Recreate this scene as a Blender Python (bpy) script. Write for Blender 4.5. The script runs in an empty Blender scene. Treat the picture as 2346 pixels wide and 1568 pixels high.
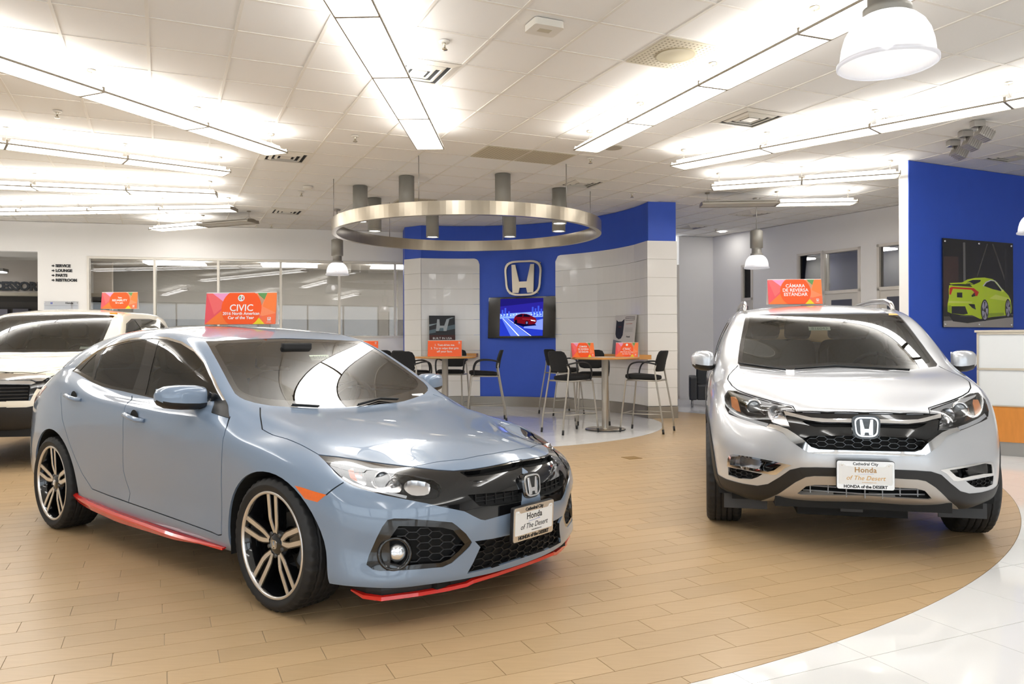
import bpy, bmesh, math, random
import numpy as np
from mathutils import Vector, Matrix
random.seed(7)
SC = bpy.context.scene
COL = SC.collection
PI = math.pi
# ---------------------------------------------------------------- camera, world, exposure
cam_data = bpy.data.cameras.new('camera'); cam = bpy.data.objects.new('camera', cam_data); COL.objects.link(cam)
cam_data.sensor_width = 36.0; cam_data.lens = 1797.0 / 2346.0 * 36.0; cam_data.clip_end = 100
cam.location = (0, 0, 1.30); cam.rotation_mode = 'XYZ'
cam.matrix_world = Matrix.Translation((0, 0, 1.30)) @ Matrix.Rotation(PI / 2, 4, 'X') @ Matrix.Rotation(-0.0045, 4, 'Z')
SC.camera = cam
world = bpy.data.worlds.new('world'); SC.world = world; world.use_nodes = True
world.node_tree.nodes['Background'].inputs['Color'].default_value = (0.90, 0.95, 1.0, 1)
world.node_tree.nodes['Background'].inputs['Strength'].default_value = WORLD_STRENGTH = 1.2
SC.view_settings.view_transform = 'Standard'; SC.view_settings.look = 'None'
SC.view_settings.gamma = 1.0; SC.view_settings.use_curve_mapping = False
SC.view_settings.exposure = 1.66
SC.cycles.max_bounces = 6; SC.cycles.diffuse_bounces = 3; SC.cycles.glossy_bounces = 3; SC.cycles.transparent_max_bounces = 8; SC.cycles.transmission_bounces = 4; SC.cycles.caustics_reflective = False; SC.cycles.caustics_refractive = False
LAMP = 3.4            # glow of the ceiling fixtures' lenses
UPLIGHT = 3.6        # glow of their open tops
# ---------------------------------------------------------------- materials
MATS = {}
def srgb(r, g, b):
    return tuple(((c / 255) / 12.92 if c / 255 <= 0.04045 else ((c / 255 + 0.055) / 1.055) ** 2.4) for c in (r, g, b))
def mat(name, color=(0.8, 0.8, 0.8), rough=0.5, metal=0.0, coat=0.0, noise=0.0, scale=8.0, stretch=None, bump=0.0, emit=0.0, spec=0.5, bscale=None):
    if name in MATS: return MATS[name]
    m = bpy.data.materials.new(name); m.use_nodes = True; nt = m.node_tree; b = nt.nodes['Principled BSDF']
    b.inputs['Base Color'].default_value = (*color, 1); b.inputs['Roughness'].default_value = rough; b.inputs['Metallic'].default_value = metal
    b.inputs['Specular IOR Level'].default_value = spec
    if coat: b.inputs['Coat Weight'].default_value = coat; b.inputs['Coat Roughness'].default_value = 0.02
    if emit: b.inputs['Emission Color'].default_value = (*color, 1); b.inputs['Emission Strength'].default_value = emit
    if noise or bump:
        tc = nt.nodes.new('ShaderNodeTexCoord'); mp = nt.nodes.new('ShaderNodeMapping'); nz = nt.nodes.new('ShaderNodeTexNoise')
        nz.inputs['Scale'].default_value = scale; nz.inputs['Detail'].default_value = 4
        if stretch: mp.inputs['Scale'].default_value = stretch
        nt.links.new(tc.outputs['Object'], mp.inputs['Vector']); nt.links.new(mp.outputs['Vector'], nz.inputs['Vector'])
        if noise:
            mx = nt.nodes.new('ShaderNodeMix'); mx.data_type = 'RGBA'
            mx.inputs['A'].default_value = (*[c * (1 - noise) for c in color], 1); mx.inputs['B'].default_value = (*[min(c * (1 + noise), 1) for c in color], 1)
            nt.links.new(nz.outputs['Fac'], mx.inputs['Factor']); nt.links.new(mx.outputs['Result'], b.inputs['Base Color'])
        if bump:
            bp = nt.nodes.new('ShaderNodeBump'); bp.inputs['Strength'].default_value = bump; bp.inputs['Distance'].default_value = 0.002
            nt.links.new(nz.outputs['Fac'], bp.inputs['Height']); nt.links.new(bp.outputs['Normal'], b.inputs['Normal'])
    MATS[name] = m; return m
def glass(name, tint=(0.75, 0.8, 0.78), refl=1.0, rough=0.0, ior=1.5):
    """thin pane: tinted see-through plus a Fresnel mirror"""
    if name in MATS: return MATS[name]
    m = bpy.data.materials.new(name); m.use_nodes = True; nt = m.node_tree
    nt.nodes.remove(nt.nodes['Principled BSDF']); out = nt.nodes['Material Output']
    tr = nt.nodes.new('ShaderNodeBsdfTransparent'); tr.inputs['Color'].default_value = (*tint, 1)
    gl = nt.nodes.new('ShaderNodeBsdfGlossy'); gl.inputs['Roughness'].default_value = rough; gl.inputs['Color'].default_value = (refl, refl, refl, 1)
    fr = nt.nodes.new('ShaderNodeFresnel'); fr.inputs['IOR'].default_value = ior
    mx = nt.nodes.new('ShaderNodeMixShader')
    nt.links.new(fr.outputs[0], mx.inputs[0]); nt.links.new(tr.outputs[0], mx.inputs[1]); nt.links.new(gl.outputs[0], mx.inputs[2]); nt.links.new(mx.outputs[0], out.inputs['Surface'])
    MATS[name] = m; return m
def glow(name, color, strength):
    if name in MATS: return MATS[name]
    m = bpy.data.materials.new(name); m.use_nodes = True; nt = m.node_tree; nt.nodes.remove(nt.nodes['Principled BSDF'])
    e = nt.nodes.new('ShaderNodeEmission'); e.inputs['Color'].default_value = (*color, 1); e.inputs['Strength'].default_value = strength
    nt.links.new(e.outputs[0], nt.nodes['Material Output'].inputs['Surface']); MATS[name] = m; return m
# ---------------------------------------------------------------- objects
def link_mesh(name, V, F, m=None, parent=None, smooth=False, nrm=None, fmat=None):
    me = bpy.data.meshes.new(name)
    me.from_pydata([tuple(map(float, v)) for v in V], [], [tuple(map(int, f)) for f in F])
    ms = m if isinstance(m, (list, tuple)) else [m]
    for q in ms:
        if q is not None: me.materials.append(q)
    if fmat is not None: me.polygons.foreach_set('material_index', np.array(fmat, np.int32))
    if smooth is True: me.polygons.foreach_set('use_smooth', np.ones(len(F), bool))
    elif smooth is not False: me.polygons.foreach_set('use_smooth', np.array(smooth, bool))
    if nrm is not None:
        me.polygons.foreach_set('use_smooth', np.ones(len(F), bool))
        me.normals_split_custom_set([tuple(n) for f in nrm for n in f])
    me.update()
    o = bpy.data.objects.new(name, me); COL.objects.link(o)
    if parent is not None: o.parent = parent
    return o
def thing(name, label, cat, loc=(0, 0, 0), rotz=0.0, group=None):
    o = bpy.data.objects.new(name, None); COL.objects.link(o); o.empty_display_size = 0.1
    o.location = loc; o.rotation_euler = (0, 0, rotz); tag(o, label, cat, group); return o
def tag(o, label=None, cat=None, group=None, kind=None):
    if label: o['label'] = label
    if cat: o['category'] = cat
    if group: o['group'] = group
    if kind: o['kind'] = kind
    return o
def children_of(o): return [c for c in o.children]
def dup(root, loc=None, rotz=None, label=None, group=None):
    r = root.copy(); COL.objects.link(r)
    if loc is not None: r.location = loc
    if rotz is not None: r.rotation_euler = (0, 0, rotz)
    if label: r['label'] = label
    if group: r['group'] = group
    for ch in list(root.children):
        c = ch.copy(); COL.objects.link(c); c.parent = r
        for g in ch.children:
            d = g.copy(); COL.objects.link(d); d.parent = c
    return r
class MB:
    """collects shapes; build() links them as one mesh"""
    def __init__(s): s.V = []; s.F = []; s.S = []; s.M = []; s.mi = 0
    def add(s, V, F, smooth=False, M=None):
        b = len(s.V)
        for v in V:
            v = Vector(v)
            s.V.append(tuple(M @ v) if M is not None else tuple(v))
        for f in F: s.F.append([i + b for i in f]); s.S.append(smooth); s.M.append(s.mi)
        return s
    def mat(s, i): s.mi = i; return s
    def box(s, lo, hi, M=None, bev=0.0):
        (x0, y0, z0), (x1, y1, z1) = lo, hi
        if not bev:
            V = [(x, y, z) for z in (z0, z1) for y in (y0, y1) for x in (x0, x1)]
            F = [(0, 2, 3, 1), (4, 5, 7, 6), (0, 1, 5, 4), (2, 6, 7, 3), (0, 4, 6, 2), (1, 3, 7, 5)]
            return s.add(V, F, False, M)
        bm = bmesh.new(); bmesh.ops.create_cube(bm, size=1.0)
        for v in bm.verts: v.co = Vector(((x0 + x1) / 2 + v.co.x * (x1 - x0), (y0 + y1) / 2 + v.co.y * (y1 - y0), (z0 + z1) / 2 + v.co.z * (z1 - z0)))
        bmesh.ops.bevel(bm, geom=bm.edges[:], offset=bev, segments=2, profile=0.7, affect='EDGES')
        V = [v.co.copy() for v in bm.verts]; bm.verts.index_update(); F = [[v.index for v in f.verts] for f in bm.faces]; bm.free()
        return s.add(V, F, False, M)
    def prism(s, P, z0, z1, M=None, cap=True):
        n = len(P); V = [(p[0], p[1], z0) for p in P] + [(p[0], p[1], z1) for p in P]
        a = sum(P[i][0] * P[(i + 1) % n][1] - P[(i + 1) % n][0] * P[i][1] for i in range(n))
        F = [(i, (i + 1) % n, (i + 1) % n + n, i + n) for i in range(n)]
        if cap: F += [tuple(reversed(range(n))), tuple(range(n, 2 * n))]
        if (a < 0) != (z1 < z0): F = [tuple(reversed(f)) for f in F]
        return s.add(V, F, False, M)
    def lathe(s, prof, n=32, M=None, smooth=True, a0=0.0, a1=2 * PI):
        """profile of (r, z) turned about z"""
        full = abs(a1 - a0 - 2 * PI) < 1e-6; k = n if full else n + 1; V = []; F = []
        for r, z in prof:
            for i in range(k):
                a = a0 + (a1 - a0) * i / n; V.append((r * math.cos(a), r * math.sin(a), z))
        for j in range(len(prof) - 1):
            for i in range(n):
                i2 = (i + 1) % k; F.append((j * k + i, j * k + i2, (j + 1) * k + i2, (j + 1) * k + i))
        return s.add(V, F, smooth, M)
    def disc(s, r, z, n=32, M=None, up=True):
        V = [(r * math.cos(2 * PI * i / n), r * math.sin(2 * PI * i / n), z) for i in range(n)]
        return s.add(V, [tuple(range(n)) if up else tuple(reversed(range(n)))], False, M)
    def cyl(s, p0, p1, r, n=12, r1=None, cap=True, smooth=True):
        return s.tube([p0, p1], [r, r if r1 is None else r1], n, cap, smooth)
    def tube(s, pts, r, n=10, cap=True, smooth=True, flat=1.0):
        pts = [Vector(p) for p in pts]; R = r if isinstance(r, (list, tuple)) else [r] * len(pts)
        V = []; F = []; up = None
        for k, p in enumerate(pts):
            t = (pts[min(k + 1, len(pts) - 1)] - pts[max(k - 1, 0)]).normalized()
            if up is None:
                up = Vector((0, 0, 1)) if abs(t.z) < 0.9 else Vector((1, 0, 0))
            u = t.cross(up).normalized(); w = u.cross(t).normalized(); up = w
            for i in range(n):
                a = 2 * PI * i / n; V.append(p + (u * math.cos(a) + w * math.sin(a) * flat) * R[k])
        for k in range(len(pts) - 1):
            for i in range(n):
                i2 = (i + 1) % n; F.append((k * n + i, (k + 1) * n + i, (k + 1) * n + i2, k * n + i2))
        F = [tuple(reversed(f)) for f in F]
        s.add(V, F, smooth)
        if cap:
            b = len(s.V) - len(V)
            s.F.append([b + i for i in range(n)][::-1]); s.S.append(False); s.M.append(s.mi)
            s.F.append([b + (len(pts) - 1) * n + i for i in range(n)]); s.S.append(False); s.M.append(s.mi)
            s.F[-2].reverse(); s.F[-1].reverse(); s.F[-2].reverse(); s.F[-1].reverse()
        return s
    def build(s, name, m=None, parent=None):
        return link_mesh(name, s.V, s.F, m, parent, s.S, fmat=s.M if any(s.M) else None)
def frame_from(o, x, y):
    """4x4 with origin o, x axis x, y axis y"""
    x = Vector(x).normalized(); z = x.cross(Vector(y)).normalized(); y = z.cross(x)
    M = Matrix((x, y, z)).transposed().to_4x4(); M.translation = Vector(o); return M
def text(body, size, M, m, parent=None, align='CENTER', name='lettering', extrude=0.0006, width=None, offset=0.0, shear=0.0, space=1.0, line=1.0):
    c = bpy.data.curves.new(name, 'FONT'); c.body = body; c.size = size; c.align_x = align; c.align_y = 'CENTER'; c.extrude = extrude; c.offset = offset
    c.shear = shear; c.space_character = space; c.space_line = line; c.resolution_u = 3
    c.materials.append(m)
    q = bpy.data.objects.new(name, c); COL.objects.link(q); me = bpy.data.meshes.new_from_object(q); me.name = name
    COL.objects.unlink(q); bpy.data.objects.remove(q); bpy.data.curves.remove(c)
    if not me.materials: me.materials.append(m)
    o = bpy.data.objects.new(name, me); COL.objects.link(o)
    if parent is not None: o.parent = parent
    o.matrix_local = M
    return o
def flat_art(name, layers, M, parent=None, dz=0.0004):
    """flat print: coloured polygons in one plane, each laid a hair above the last"""
    mats = []; V = []; F = []; fm = []
    for k, (P, m) in enumerate(layers):
        if m not in mats: mats.append(m)
        for t in ([P] if len(P) <= 4 else ear_clip(P)):
            a = sum(t[i][0] * t[(i + 1) % len(t)][1] - t[(i + 1) % len(t)][0] * t[i][1] for i in range(len(t)))
            t = list(t) if a > 0 else list(reversed(t))
            b = len(V); V += [tuple(M @ Vector((p[0], p[1], dz * k))) for p in t]; F.append(list(range(b, b + len(t)))); fm.append(mats.index(m))
    return link_mesh(name, V, F, mats, parent, False, fmat=fm)
def circle(cx, cy, r, n=28, ry=None): return [(cx + r * math.cos(2 * PI * i / n), cy + (ry or r) * math.sin(2 * PI * i / n)) for i in range(n)]
def rounded(P, r, n=5):
    """polygon with rounded corners"""
    out = []; N = len(P)
    for i in range(N):
        p0 = np.array(P[i - 1], float); p1 = np.array(P[i], float); p2 = np.array(P[(i + 1) % N], float)
        a = p0 - p1; b = p2 - p1; la = np.linalg.norm(a); lb = np.linalg.norm(b); q = min(r, la * 0.48, lb * 0.48)
        s = p1 + a / la * q; e = p1 + b / lb * q
        for k in range(n + 1):
            t = k / n; out.append(tuple((1 - t) ** 2 * s + 2 * t * (1 - t) * p1 + t * t * e))
    return out
# ---------------------------------------------------------------- surface tools (numpy)
def cc_topology(F):
    E = {}; FE = []
    for f in F:
        n = len(f); row = []
        for a in range(n):
            e = (f[a], f[(a + 1) % n]); e = e if e[0] < e[1] else (e[1], e[0])
            row.append(E.setdefault(e, len(E)))
        FE.append(row)
    return np.array(list(E.keys()), int), np.array(FE, int)

def cc_step(V, F):
    F = np.asarray(F); nv, nf = len(V), len(F)
    E, FE = cc_topology(F.tolist()); ne = len(E)
    fp = V[F].mean(1)
    ecount = np.zeros(ne); np.add.at(ecount, FE.ravel(), 1)
    efs = np.zeros((ne, 3)); np.add.at(efs, FE.ravel(), np.repeat(fp, 4, 0))
    mid = V[E].mean(1); bnd = ecount < 2
    ep = np.where(bnd[:, None], mid, (V[E].sum(1) + efs) / 4)
    val = np.zeros(nv); np.add.at(val, E.ravel(), 1)
    es = np.zeros((nv, 3)); np.add.at(es, E[:, 0], mid); np.add.at(es, E[:, 1], mid)
    fs = np.zeros((nv, 3)); fc = np.zeros(nv)
    np.add.at(fs, F.ravel(), np.repeat(fp, 4, 0)); np.add.at(fc, F.ravel(), 1)
    v2 = (fs / np.maximum(fc, 1)[:, None] + 2 * es / np.maximum(val, 1)[:, None] + (val[:, None] - 3) * V) / np.maximum(val, 1)[:, None]
    isb = np.zeros(nv, bool); isb[E[bnd].ravel()] = True
    bs = np.zeros((nv, 3)); bc = np.zeros(nv)
    for k in (0, 1):
        np.add.at(bs, E[bnd][:, k], V[E[bnd][:, 1 - k]]); np.add.at(bc, E[bnd][:, k], 1)
    vb = 0.75 * V + 0.125 * bs
    vb = np.where((bc == 2)[:, None], vb, V)
    v2 = np.where(isb[:, None], vb, v2)
    V2 = np.vstack([v2, ep, fp])
    a = F; e1 = FE + nv; e0 = np.roll(FE, 1, 1) + nv; fidx = np.arange(nf) + nv + ne
    F2 = np.stack([a, e1, np.repeat(fidx[:, None], 4, 1), e0], 2).reshape(-1, 4)
    return V2, F2

def cc_limit(V, F):
    F = np.asarray(F); nv = len(V)
    E, FE = cc_topology(F.tolist())
    ecount = np.zeros(len(E)); np.add.at(ecount, FE.ravel(), 1); bnd = ecount < 2
    val = np.zeros(nv); np.add.at(val, E.ravel(), 1)
    es = np.zeros((nv, 3)); np.add.at(es, E[:, 0], V[E[:, 1]]); np.add.at(es, E[:, 1], V[E[:, 0]])
    fs = np.zeros((nv, 3))
    for k in range(4): np.add.at(fs, F[:, k], V[F[:, (k + 2) % 4]])
    n = val[:, None]
    L = (n * n * V + 4 * es + fs) / (n * (n + 5))
    isb = np.zeros(nv, bool); isb[E[bnd].ravel()] = True
    bs = np.zeros((nv, 3)); bc = np.zeros(nv)
    for k in (0, 1):
        np.add.at(bs, E[bnd][:, k], V[E[bnd][:, 1 - k]]); np.add.at(bc, E[bnd][:, k], 1)
    Lb = (4 * V + bs) / 6
    return np.where(isb[:, None], np.where((bc == 2)[:, None], Lb, V), L)

def cc_surface(T, F, levels=3, it=8, relax=0.9):
    V = T.copy()
    for _ in range(it): V += relax * (T - cc_limit(V, F))
    F = np.asarray(F)
    for _ in range(levels): V, F = cc_step(V, F)
    return V, F

def vnormals(V, F):
    F = np.asarray(F)
    n = np.cross(V[F[:, 2]] - V[F[:, 0]], V[F[:, 3]] - V[F[:, 1]])
    N = np.zeros_like(V)
    for k in range(4): np.add.at(N, F[:, k], n)
    return N / np.maximum(np.linalg.norm(N, axis=1), 1e-12)[:, None]

def lerp_table(xs, tab):
    tab = sorted(tab); return np.interp(xs, [t[0] for t in tab], [t[1] for t in tab])

def body_cage(side, fc, fcols, tops, rc, fpow=2.2, tpow=2.0, rpow=2.5):
    """Box cage. side[k][r] = (x, y, z): stations from the front corner back, rows from the sill up to the edge.
    fc[r] = (x, z): centre line of the nose; tops[k] = (x, z, q): centre line of hood, windscreen, roof, tail; rc[r] = (x, z): tail centre."""
    S = np.array(side, float); K, R = S.shape[:2]
    vid = {}; P = []; Fc = []
    def add(p):
        key = tuple(np.round(p, 5))
        if key not in vid: vid[key] = len(P); P.append(np.array(p, float))
        return vid[key]
    m = len(fcols)
    def fr(r, i, end):
        c, e = (fc[r], S[0, r]) if end == 0 else (rc[r], S[K - 1, r])
        t = fcols[i]; w = 1 - t ** (fpow if end == 0 else rpow)
        return np.array([e[0] + (c[0] - e[0]) * w, e[1] * t, e[2] + (c[1] - e[2]) * (1 - t ** 2)])
    def tp(k, i):
        if k == 0: return fr(R - 1, i, 0)
        if k == K - 1: return fr(R - 1, i, 1)
        e = S[k, R - 1]; c = tops[k]; t = fcols[i]
        return np.array([e[0] + (c[0] - e[0]) * (1 - t ** tpow), e[1] * t, e[2] + (c[1] - e[2]) * (1 - t ** c[2])])
    mir = np.array([1, -1, 1.])
    def quad(a, b, c, d):
        q = [add(p) for p in (d, c, b, a)]
        if len(set(q)) == 4: Fc.append(q)
        q2 = [add(p * mir) for p in (a, b, c, d)]
        if len(set(q2)) == 4: Fc.append(q2)
    for k in range(K - 1):
        for r in range(R - 1): quad(S[k, r], S[k, r + 1], S[k + 1, r + 1], S[k + 1, r])
    cols = list(range(m)) + ['e']
    def frc(r, i): return S[0, r] if i == 'e' else fr(r, i, 0)
    def rrc(r, i): return S[K - 1, r] if i == 'e' else fr(r, i, 1)
    def tpc(k, i): return S[k, R - 1] if i == 'e' else tp(k, i)
    for a, b in zip(cols[:-1], cols[1:]):
        for r in range(R - 1):
            quad(frc(r, a), frc(r + 1, a), frc(r + 1, b), frc(r, b))
            quad(rrc(r, b), rrc(r + 1, b), rrc(r + 1, a), rrc(r, a))
        for k in range(K - 1): quad(tpc(k, a), tpc(k + 1, a), tpc(k + 1, b), tpc(k, b))
    return np.array(P), np.array(Fc, int)

class Skin:
    """A polygon soup with smooth normals that outlines can be cut out of."""
    def __init__(s, V=None, F=None, polys=None):
        if polys is not None: s.polys = list(polys); s.index(); return
        N = vnormals(V, F)
        P = V[F]; M = N[F]
        s.polys = list(zip(P, M)); s.c = (P.min(1) + P.max(1)) / 2; s.r = (P.max(1) - P.min(1)).max(1); s.fn = M.mean(1)
    def index(s):
        s.c, s.r, s.fn = s.measure(s.polys)
    @staticmethod
    def measure(polys):
        if not polys: return np.zeros((0, 3)), np.zeros(0), np.zeros((0, 3))
        lo = np.array([p.min(0) for p, n in polys]); hi = np.array([p.max(0) for p, n in polys])
        return (lo + hi) / 2, (hi - lo).max(1), np.array([n.mean(0) for p, n in polys])
    def replace(s, gone, new):
        k = np.ones(len(s.polys), bool); k[gone] = False
        c, r, fn = s.measure(new)
        s.polys = [s.polys[i] for i in np.nonzero(k)[0]] + new
        s.c = np.vstack([s.c[k], c]); s.r = np.concatenate([s.r[k], r]); s.fn = np.vstack([s.fn[k], fn])

def basis(n):
    n = np.array(n, float); n /= np.linalg.norm(n)
    u = np.cross([0, 0, 1.], n)
    if np.linalg.norm(u) < 1e-6: u = np.array([0, 1., 0])
    u /= np.linalg.norm(u)
    return u, np.cross(n, u), n

def ear_clip(P):
    P = [tuple(p) for p in P]; idx = list(range(len(P)))
    area = sum(P[i][0] * P[(i + 1) % len(P)][1] - P[(i + 1) % len(P)][0] * P[i][1] for i in range(len(P)))
    if area < 0: idx.reverse()
    cr = lambda a, b, c: (b[0] - a[0]) * (c[1] - a[1]) - (b[1] - a[1]) * (c[0] - a[0])
    tris = []; guard = 0
    while len(idx) > 3 and guard < 5000:
        guard += 1; done = False
        for k in range(len(idx)):
            a, b, c = idx[k - 1], idx[k], idx[(k + 1) % len(idx)]
            if cr(P[a], P[b], P[c]) <= 1e-12: continue
            if any(cr(P[a], P[b], P[q]) >= 0 and cr(P[b], P[c], P[q]) >= 0 and cr(P[c], P[a], P[q]) >= 0 for q in idx if q not in (a, b, c)): continue
            tris.append([P[a], P[b], P[c]]); idx.pop(k); done = True; break
        if not done:
            k = max(range(len(idx)), key=lambda k: -abs(cr(P[idx[k - 1]], P[idx[k]], P[idx[(k + 1) % len(idx)]])))
            idx.pop(k)
    if len(idx) == 3: tris.append([P[i] for i in idx])
    return tris

def convex_pieces(P):
    """triangles merged greedily into convex pieces"""
    pcs = [list(t) for t in ear_clip(P)]
    cr = lambda a, b, c: (b[0] - a[0]) * (c[1] - a[1]) - (b[1] - a[1]) * (c[0] - a[0])
    changed = True
    while changed:
        changed = False
        for i in range(len(pcs)):
            for j in range(i + 1, len(pcs)):
                A, B = pcs[i], pcs[j]
                for a in range(len(A)):
                    p, q = A[a], A[(a + 1) % len(A)]
                    for b in range(len(B)):
                        if B[b] == q and B[(b + 1) % len(B)] == p:
                            M = A[:a + 1] + [B[(b + 2 + t) % len(B)] for t in range(len(B) - 2)] + A[a + 1:]
                            if all(cr(M[t - 1], M[t], M[(t + 1) % len(M)]) > -1e-10 for t in range(len(M))):
                                pcs[i] = M; pcs.pop(j); changed = True
                            break
                    if changed: break
                if changed: break
            if changed: break
    return pcs

def split_poly(Q, P, N, a, b):
    d = (b[0] - a[0]) * (Q[:, 1] - a[1]) - (b[1] - a[1]) * (Q[:, 0] - a[0])
    L = math.hypot(b[0] - a[0], b[1] - a[1]) + 1e-12
    d = d / L
    if (d >= -1e-7).all(): return (Q, P, N), None
    if (d <= 1e-7).all(): return None, (Q, P, N)
    I = []; O = []
    n = len(Q)
    for k in range(n):
        k2 = (k + 1) % n; v = (Q[k], P[k], N[k])
        if d[k] >= -1e-7: I.append(v)
        if d[k] <= 1e-7: O.append(v)
        if (d[k] > 1e-7 and d[k2] < -1e-7) or (d[k] < -1e-7 and d[k2] > 1e-7):
            t = d[k] / (d[k] - d[k2]); w = tuple(x[k] + (x[k2] - x[k]) * t for x in (Q, P, N)); I.append(w); O.append(w)
    mk = lambda L: tuple(np.array([v[i] for v in L]) for i in range(3)) if len(L) > 2 else None
    return mk(I), mk(O)

def cut_pieces(skin, pieces, n, facing=0.05, box=None):
    if not skin.polys: return []
    u, v, n = basis(n); UV = np.stack([u, v], 1)
    lo2 = np.array([min(q[i] for p in pieces for q in p) for i in (0, 1)]); hi2 = np.array([max(q[i] for p in pieces for q in p) for i in (0, 1)])
    out = []; gone = []; new = []
    C2 = skin.c @ UV; R = skin.r[:, None]
    cand = ((skin.fn @ n) > facing) & (C2 + R >= lo2).all(1) & (C2 - R <= hi2).all(1)
    if box is not None: cand &= (skin.c + R >= np.array(box[0])).all(1) & (skin.c - R <= np.array(box[1])).all(1)
    bb = [(min(q[0] for q in p), max(q[0] for q in p), min(q[1] for q in p), max(q[1] for q in p)) for p in pieces]
    for ci in np.nonzero(cand)[0]:
        P, N = skin.polys[ci]
        Q = P @ UV
        if (Q.max(0) < lo2).any() or (Q.min(0) > hi2).any(): continue
        todo = [(Q, P, N)]; hit = False
        for pc, (x0, x1, y0, y1) in zip(pieces, bb):
            nxt = []
            for t in todo:
                q = t[0]
                if q[:, 0].max() < x0 or q[:, 0].min() > x1 or q[:, 1].max() < y0 or q[:, 1].min() > y1: nxt.append(t); continue
                cur = t; outs = []
                for k in range(len(pc)):
                    cur, o = split_poly(*cur, pc[k], pc[(k + 1) % len(pc)])
                    if o is not None: outs.append(o)
                    if cur is None: break
                if cur is None: nxt.append(t)          # nothing inside: leave the face whole
                else:
                    out.append((cur[1], cur[2])); nxt += outs; hit = True
            todo = nxt
            if not todo: break
        if hit: gone.append(ci); new += [(t[1], t[2]) for t in todo]
    if gone: skin.replace(np.array(gone), new)
    return out

def smooth_closed(P, it=2):
    P = np.array(P, float)
    for _ in range(it):
        Q = np.roll(P, -1, 0); P = np.stack([0.75 * P + 0.25 * Q, 0.25 * P + 0.75 * Q], 1).reshape(-1, P.shape[1])
    return P

def cut_outline(skin, pts, n, mirror=True, facing=0.05, box=None, smooth=0):
    """cut the closed 3-D outline out of the skin, looking along -n; returns the cut faces (one list per side)"""
    res = []
    pts = np.array(pts, float)
    for s in ((1, -1) if mirror else (1,)):
        m = np.array([1, s, 1.]); u, v, nn = basis(np.array(n) * m)
        P = pts * m
        if smooth: P = smooth_closed(P, smooth)
        Q = np.stack([P @ u, P @ v], 1)
        bx = None
        if box is not None:
            b = np.array(box, float) * m; bx = (b.min(0), b.max(0))
        res.append(cut_pieces(skin, convex_pieces(Q), nn, facing, bx))
    return res

def strip_pieces(Q, w, closed=False):
    Q = np.array(Q, float); n = len(Q); out = []
    T = []
    for k in range(n):
        a = Q[k - 1] if (k > 0 or closed) else Q[k]; b = Q[(k + 1) % n] if (k < n - 1 or closed) else Q[k]
        d = b - a; d /= np.linalg.norm(d) + 1e-9; T.append(np.array([-d[1], d[0]]))
    for k in range(n if closed else n - 1):
        k2 = (k + 1) % n
        p = [Q[k] - T[k] * w / 2, Q[k2] - T[k2] * w / 2, Q[k2] + T[k2] * w / 2, Q[k] + T[k] * w / 2]
        out.append([tuple(x) for x in p])
    return out

def cut_line(skin, pts, n, w, mirror=True, closed=False, facing=0.05, box=None, curve=0):
    res = []
    pts = np.array(pts, float)
    if curve: pts = spline(pts, curve)
    for s in ((1, -1) if mirror else (1,)):
        m = np.array([1, s, 1.]); u, v, nn = basis(np.array(n) * m); P = pts * m
        bx = None
        if box is not None:
            b = np.array(box, float) * m; bx = (b.min(0), b.max(0))
        res.append(cut_pieces(skin, strip_pieces(np.stack([P @ u, P @ v], 1), w, closed), nn, facing, bx))
    return res

def spline(P, n):
    P = np.array(P, float); out = []
    for k in range(len(P) - 1):
        p0 = P[max(k - 1, 0)]; p1 = P[k]; p2 = P[k + 1]; p3 = P[min(k + 2, len(P) - 1)]
        for i in range(n):
            t = i / n
            out.append(0.5 * (2 * p1 + (p2 - p0) * t + (2 * p0 - 5 * p1 + 4 * p2 - p3) * t * t + (3 * p1 - p0 - 3 * p2 + p3) * t ** 3))
    out.append(P[-1]); return np.array(out)

def patch_arrays(polys, off=0.0, rim=0.0, rimback=None):
    """weld the faces, move them off along their normals and give the border a rim reaching rim further in"""
    vid = {}; V = []; N = []; F = []
    for P, Nn in polys:
        f = []
        for p, n in zip(P, Nn):
            key = (int(round(p[0] * 2e4)), int(round(p[1] * 2e4)), int(round(p[2] * 2e4)))
            if key not in vid:
                vid[key] = len(V); n = n / max(np.linalg.norm(n), 1e-9); V.append(p + n * off); N.append(n)
            f.append(vid[key])
        g = [f[i] for i in range(len(f)) if f[i] != f[i - 1]]
        if len(set(g)) == len(g) and len(g) > 2: F.append(g)
    smooth = [True] * len(F)
    nrm = [[N[i] for i in f] for f in F]
    if rim and F:
        cnt = {}
        for f in F:
            for k in range(len(f)): cnt[(f[k], f[(k + 1) % len(f)])] = 1
        inner = {}
        for (a, b) in list(cnt):
            if (b, a) in cnt: continue
            if rim < 1 and np.linalg.norm(V[a] - V[b]) < 1e-6: continue
            for q in (a, b):
                if q not in inner: inner[q] = len(V); V.append(V[q] - N[q] * rim); N.append(N[q])
            wn = np.cross(V[b] - V[a], -N[a]); wn = wn / max(np.linalg.norm(wn), 1e-9)
            F.append([b, a, inner[a], inner[b]]); nrm.append([wn * (-1)] * 4)
    return V, F, nrm

def ray_skin(skin_tris, o, d):
    A, B, C = skin_tris; e1 = B - A; e2 = C - A; h = np.cross(d, e2); a = (e1 * h).sum(1)
    a = np.where(np.abs(a) < 1e-12, 1e-12, a); f = 1 / a; s = o - A; u = f * (s * h).sum(1); q = np.cross(s, e1); v = f * (q @ d); t = f * (e2 * q).sum(1)
    ok = (u >= -1e-6) & (v >= -1e-6) & (u + v <= 1 + 1e-6) & (t > 0)
    if not ok.any(): return None
    return o + d * t[ok].min()
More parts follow.
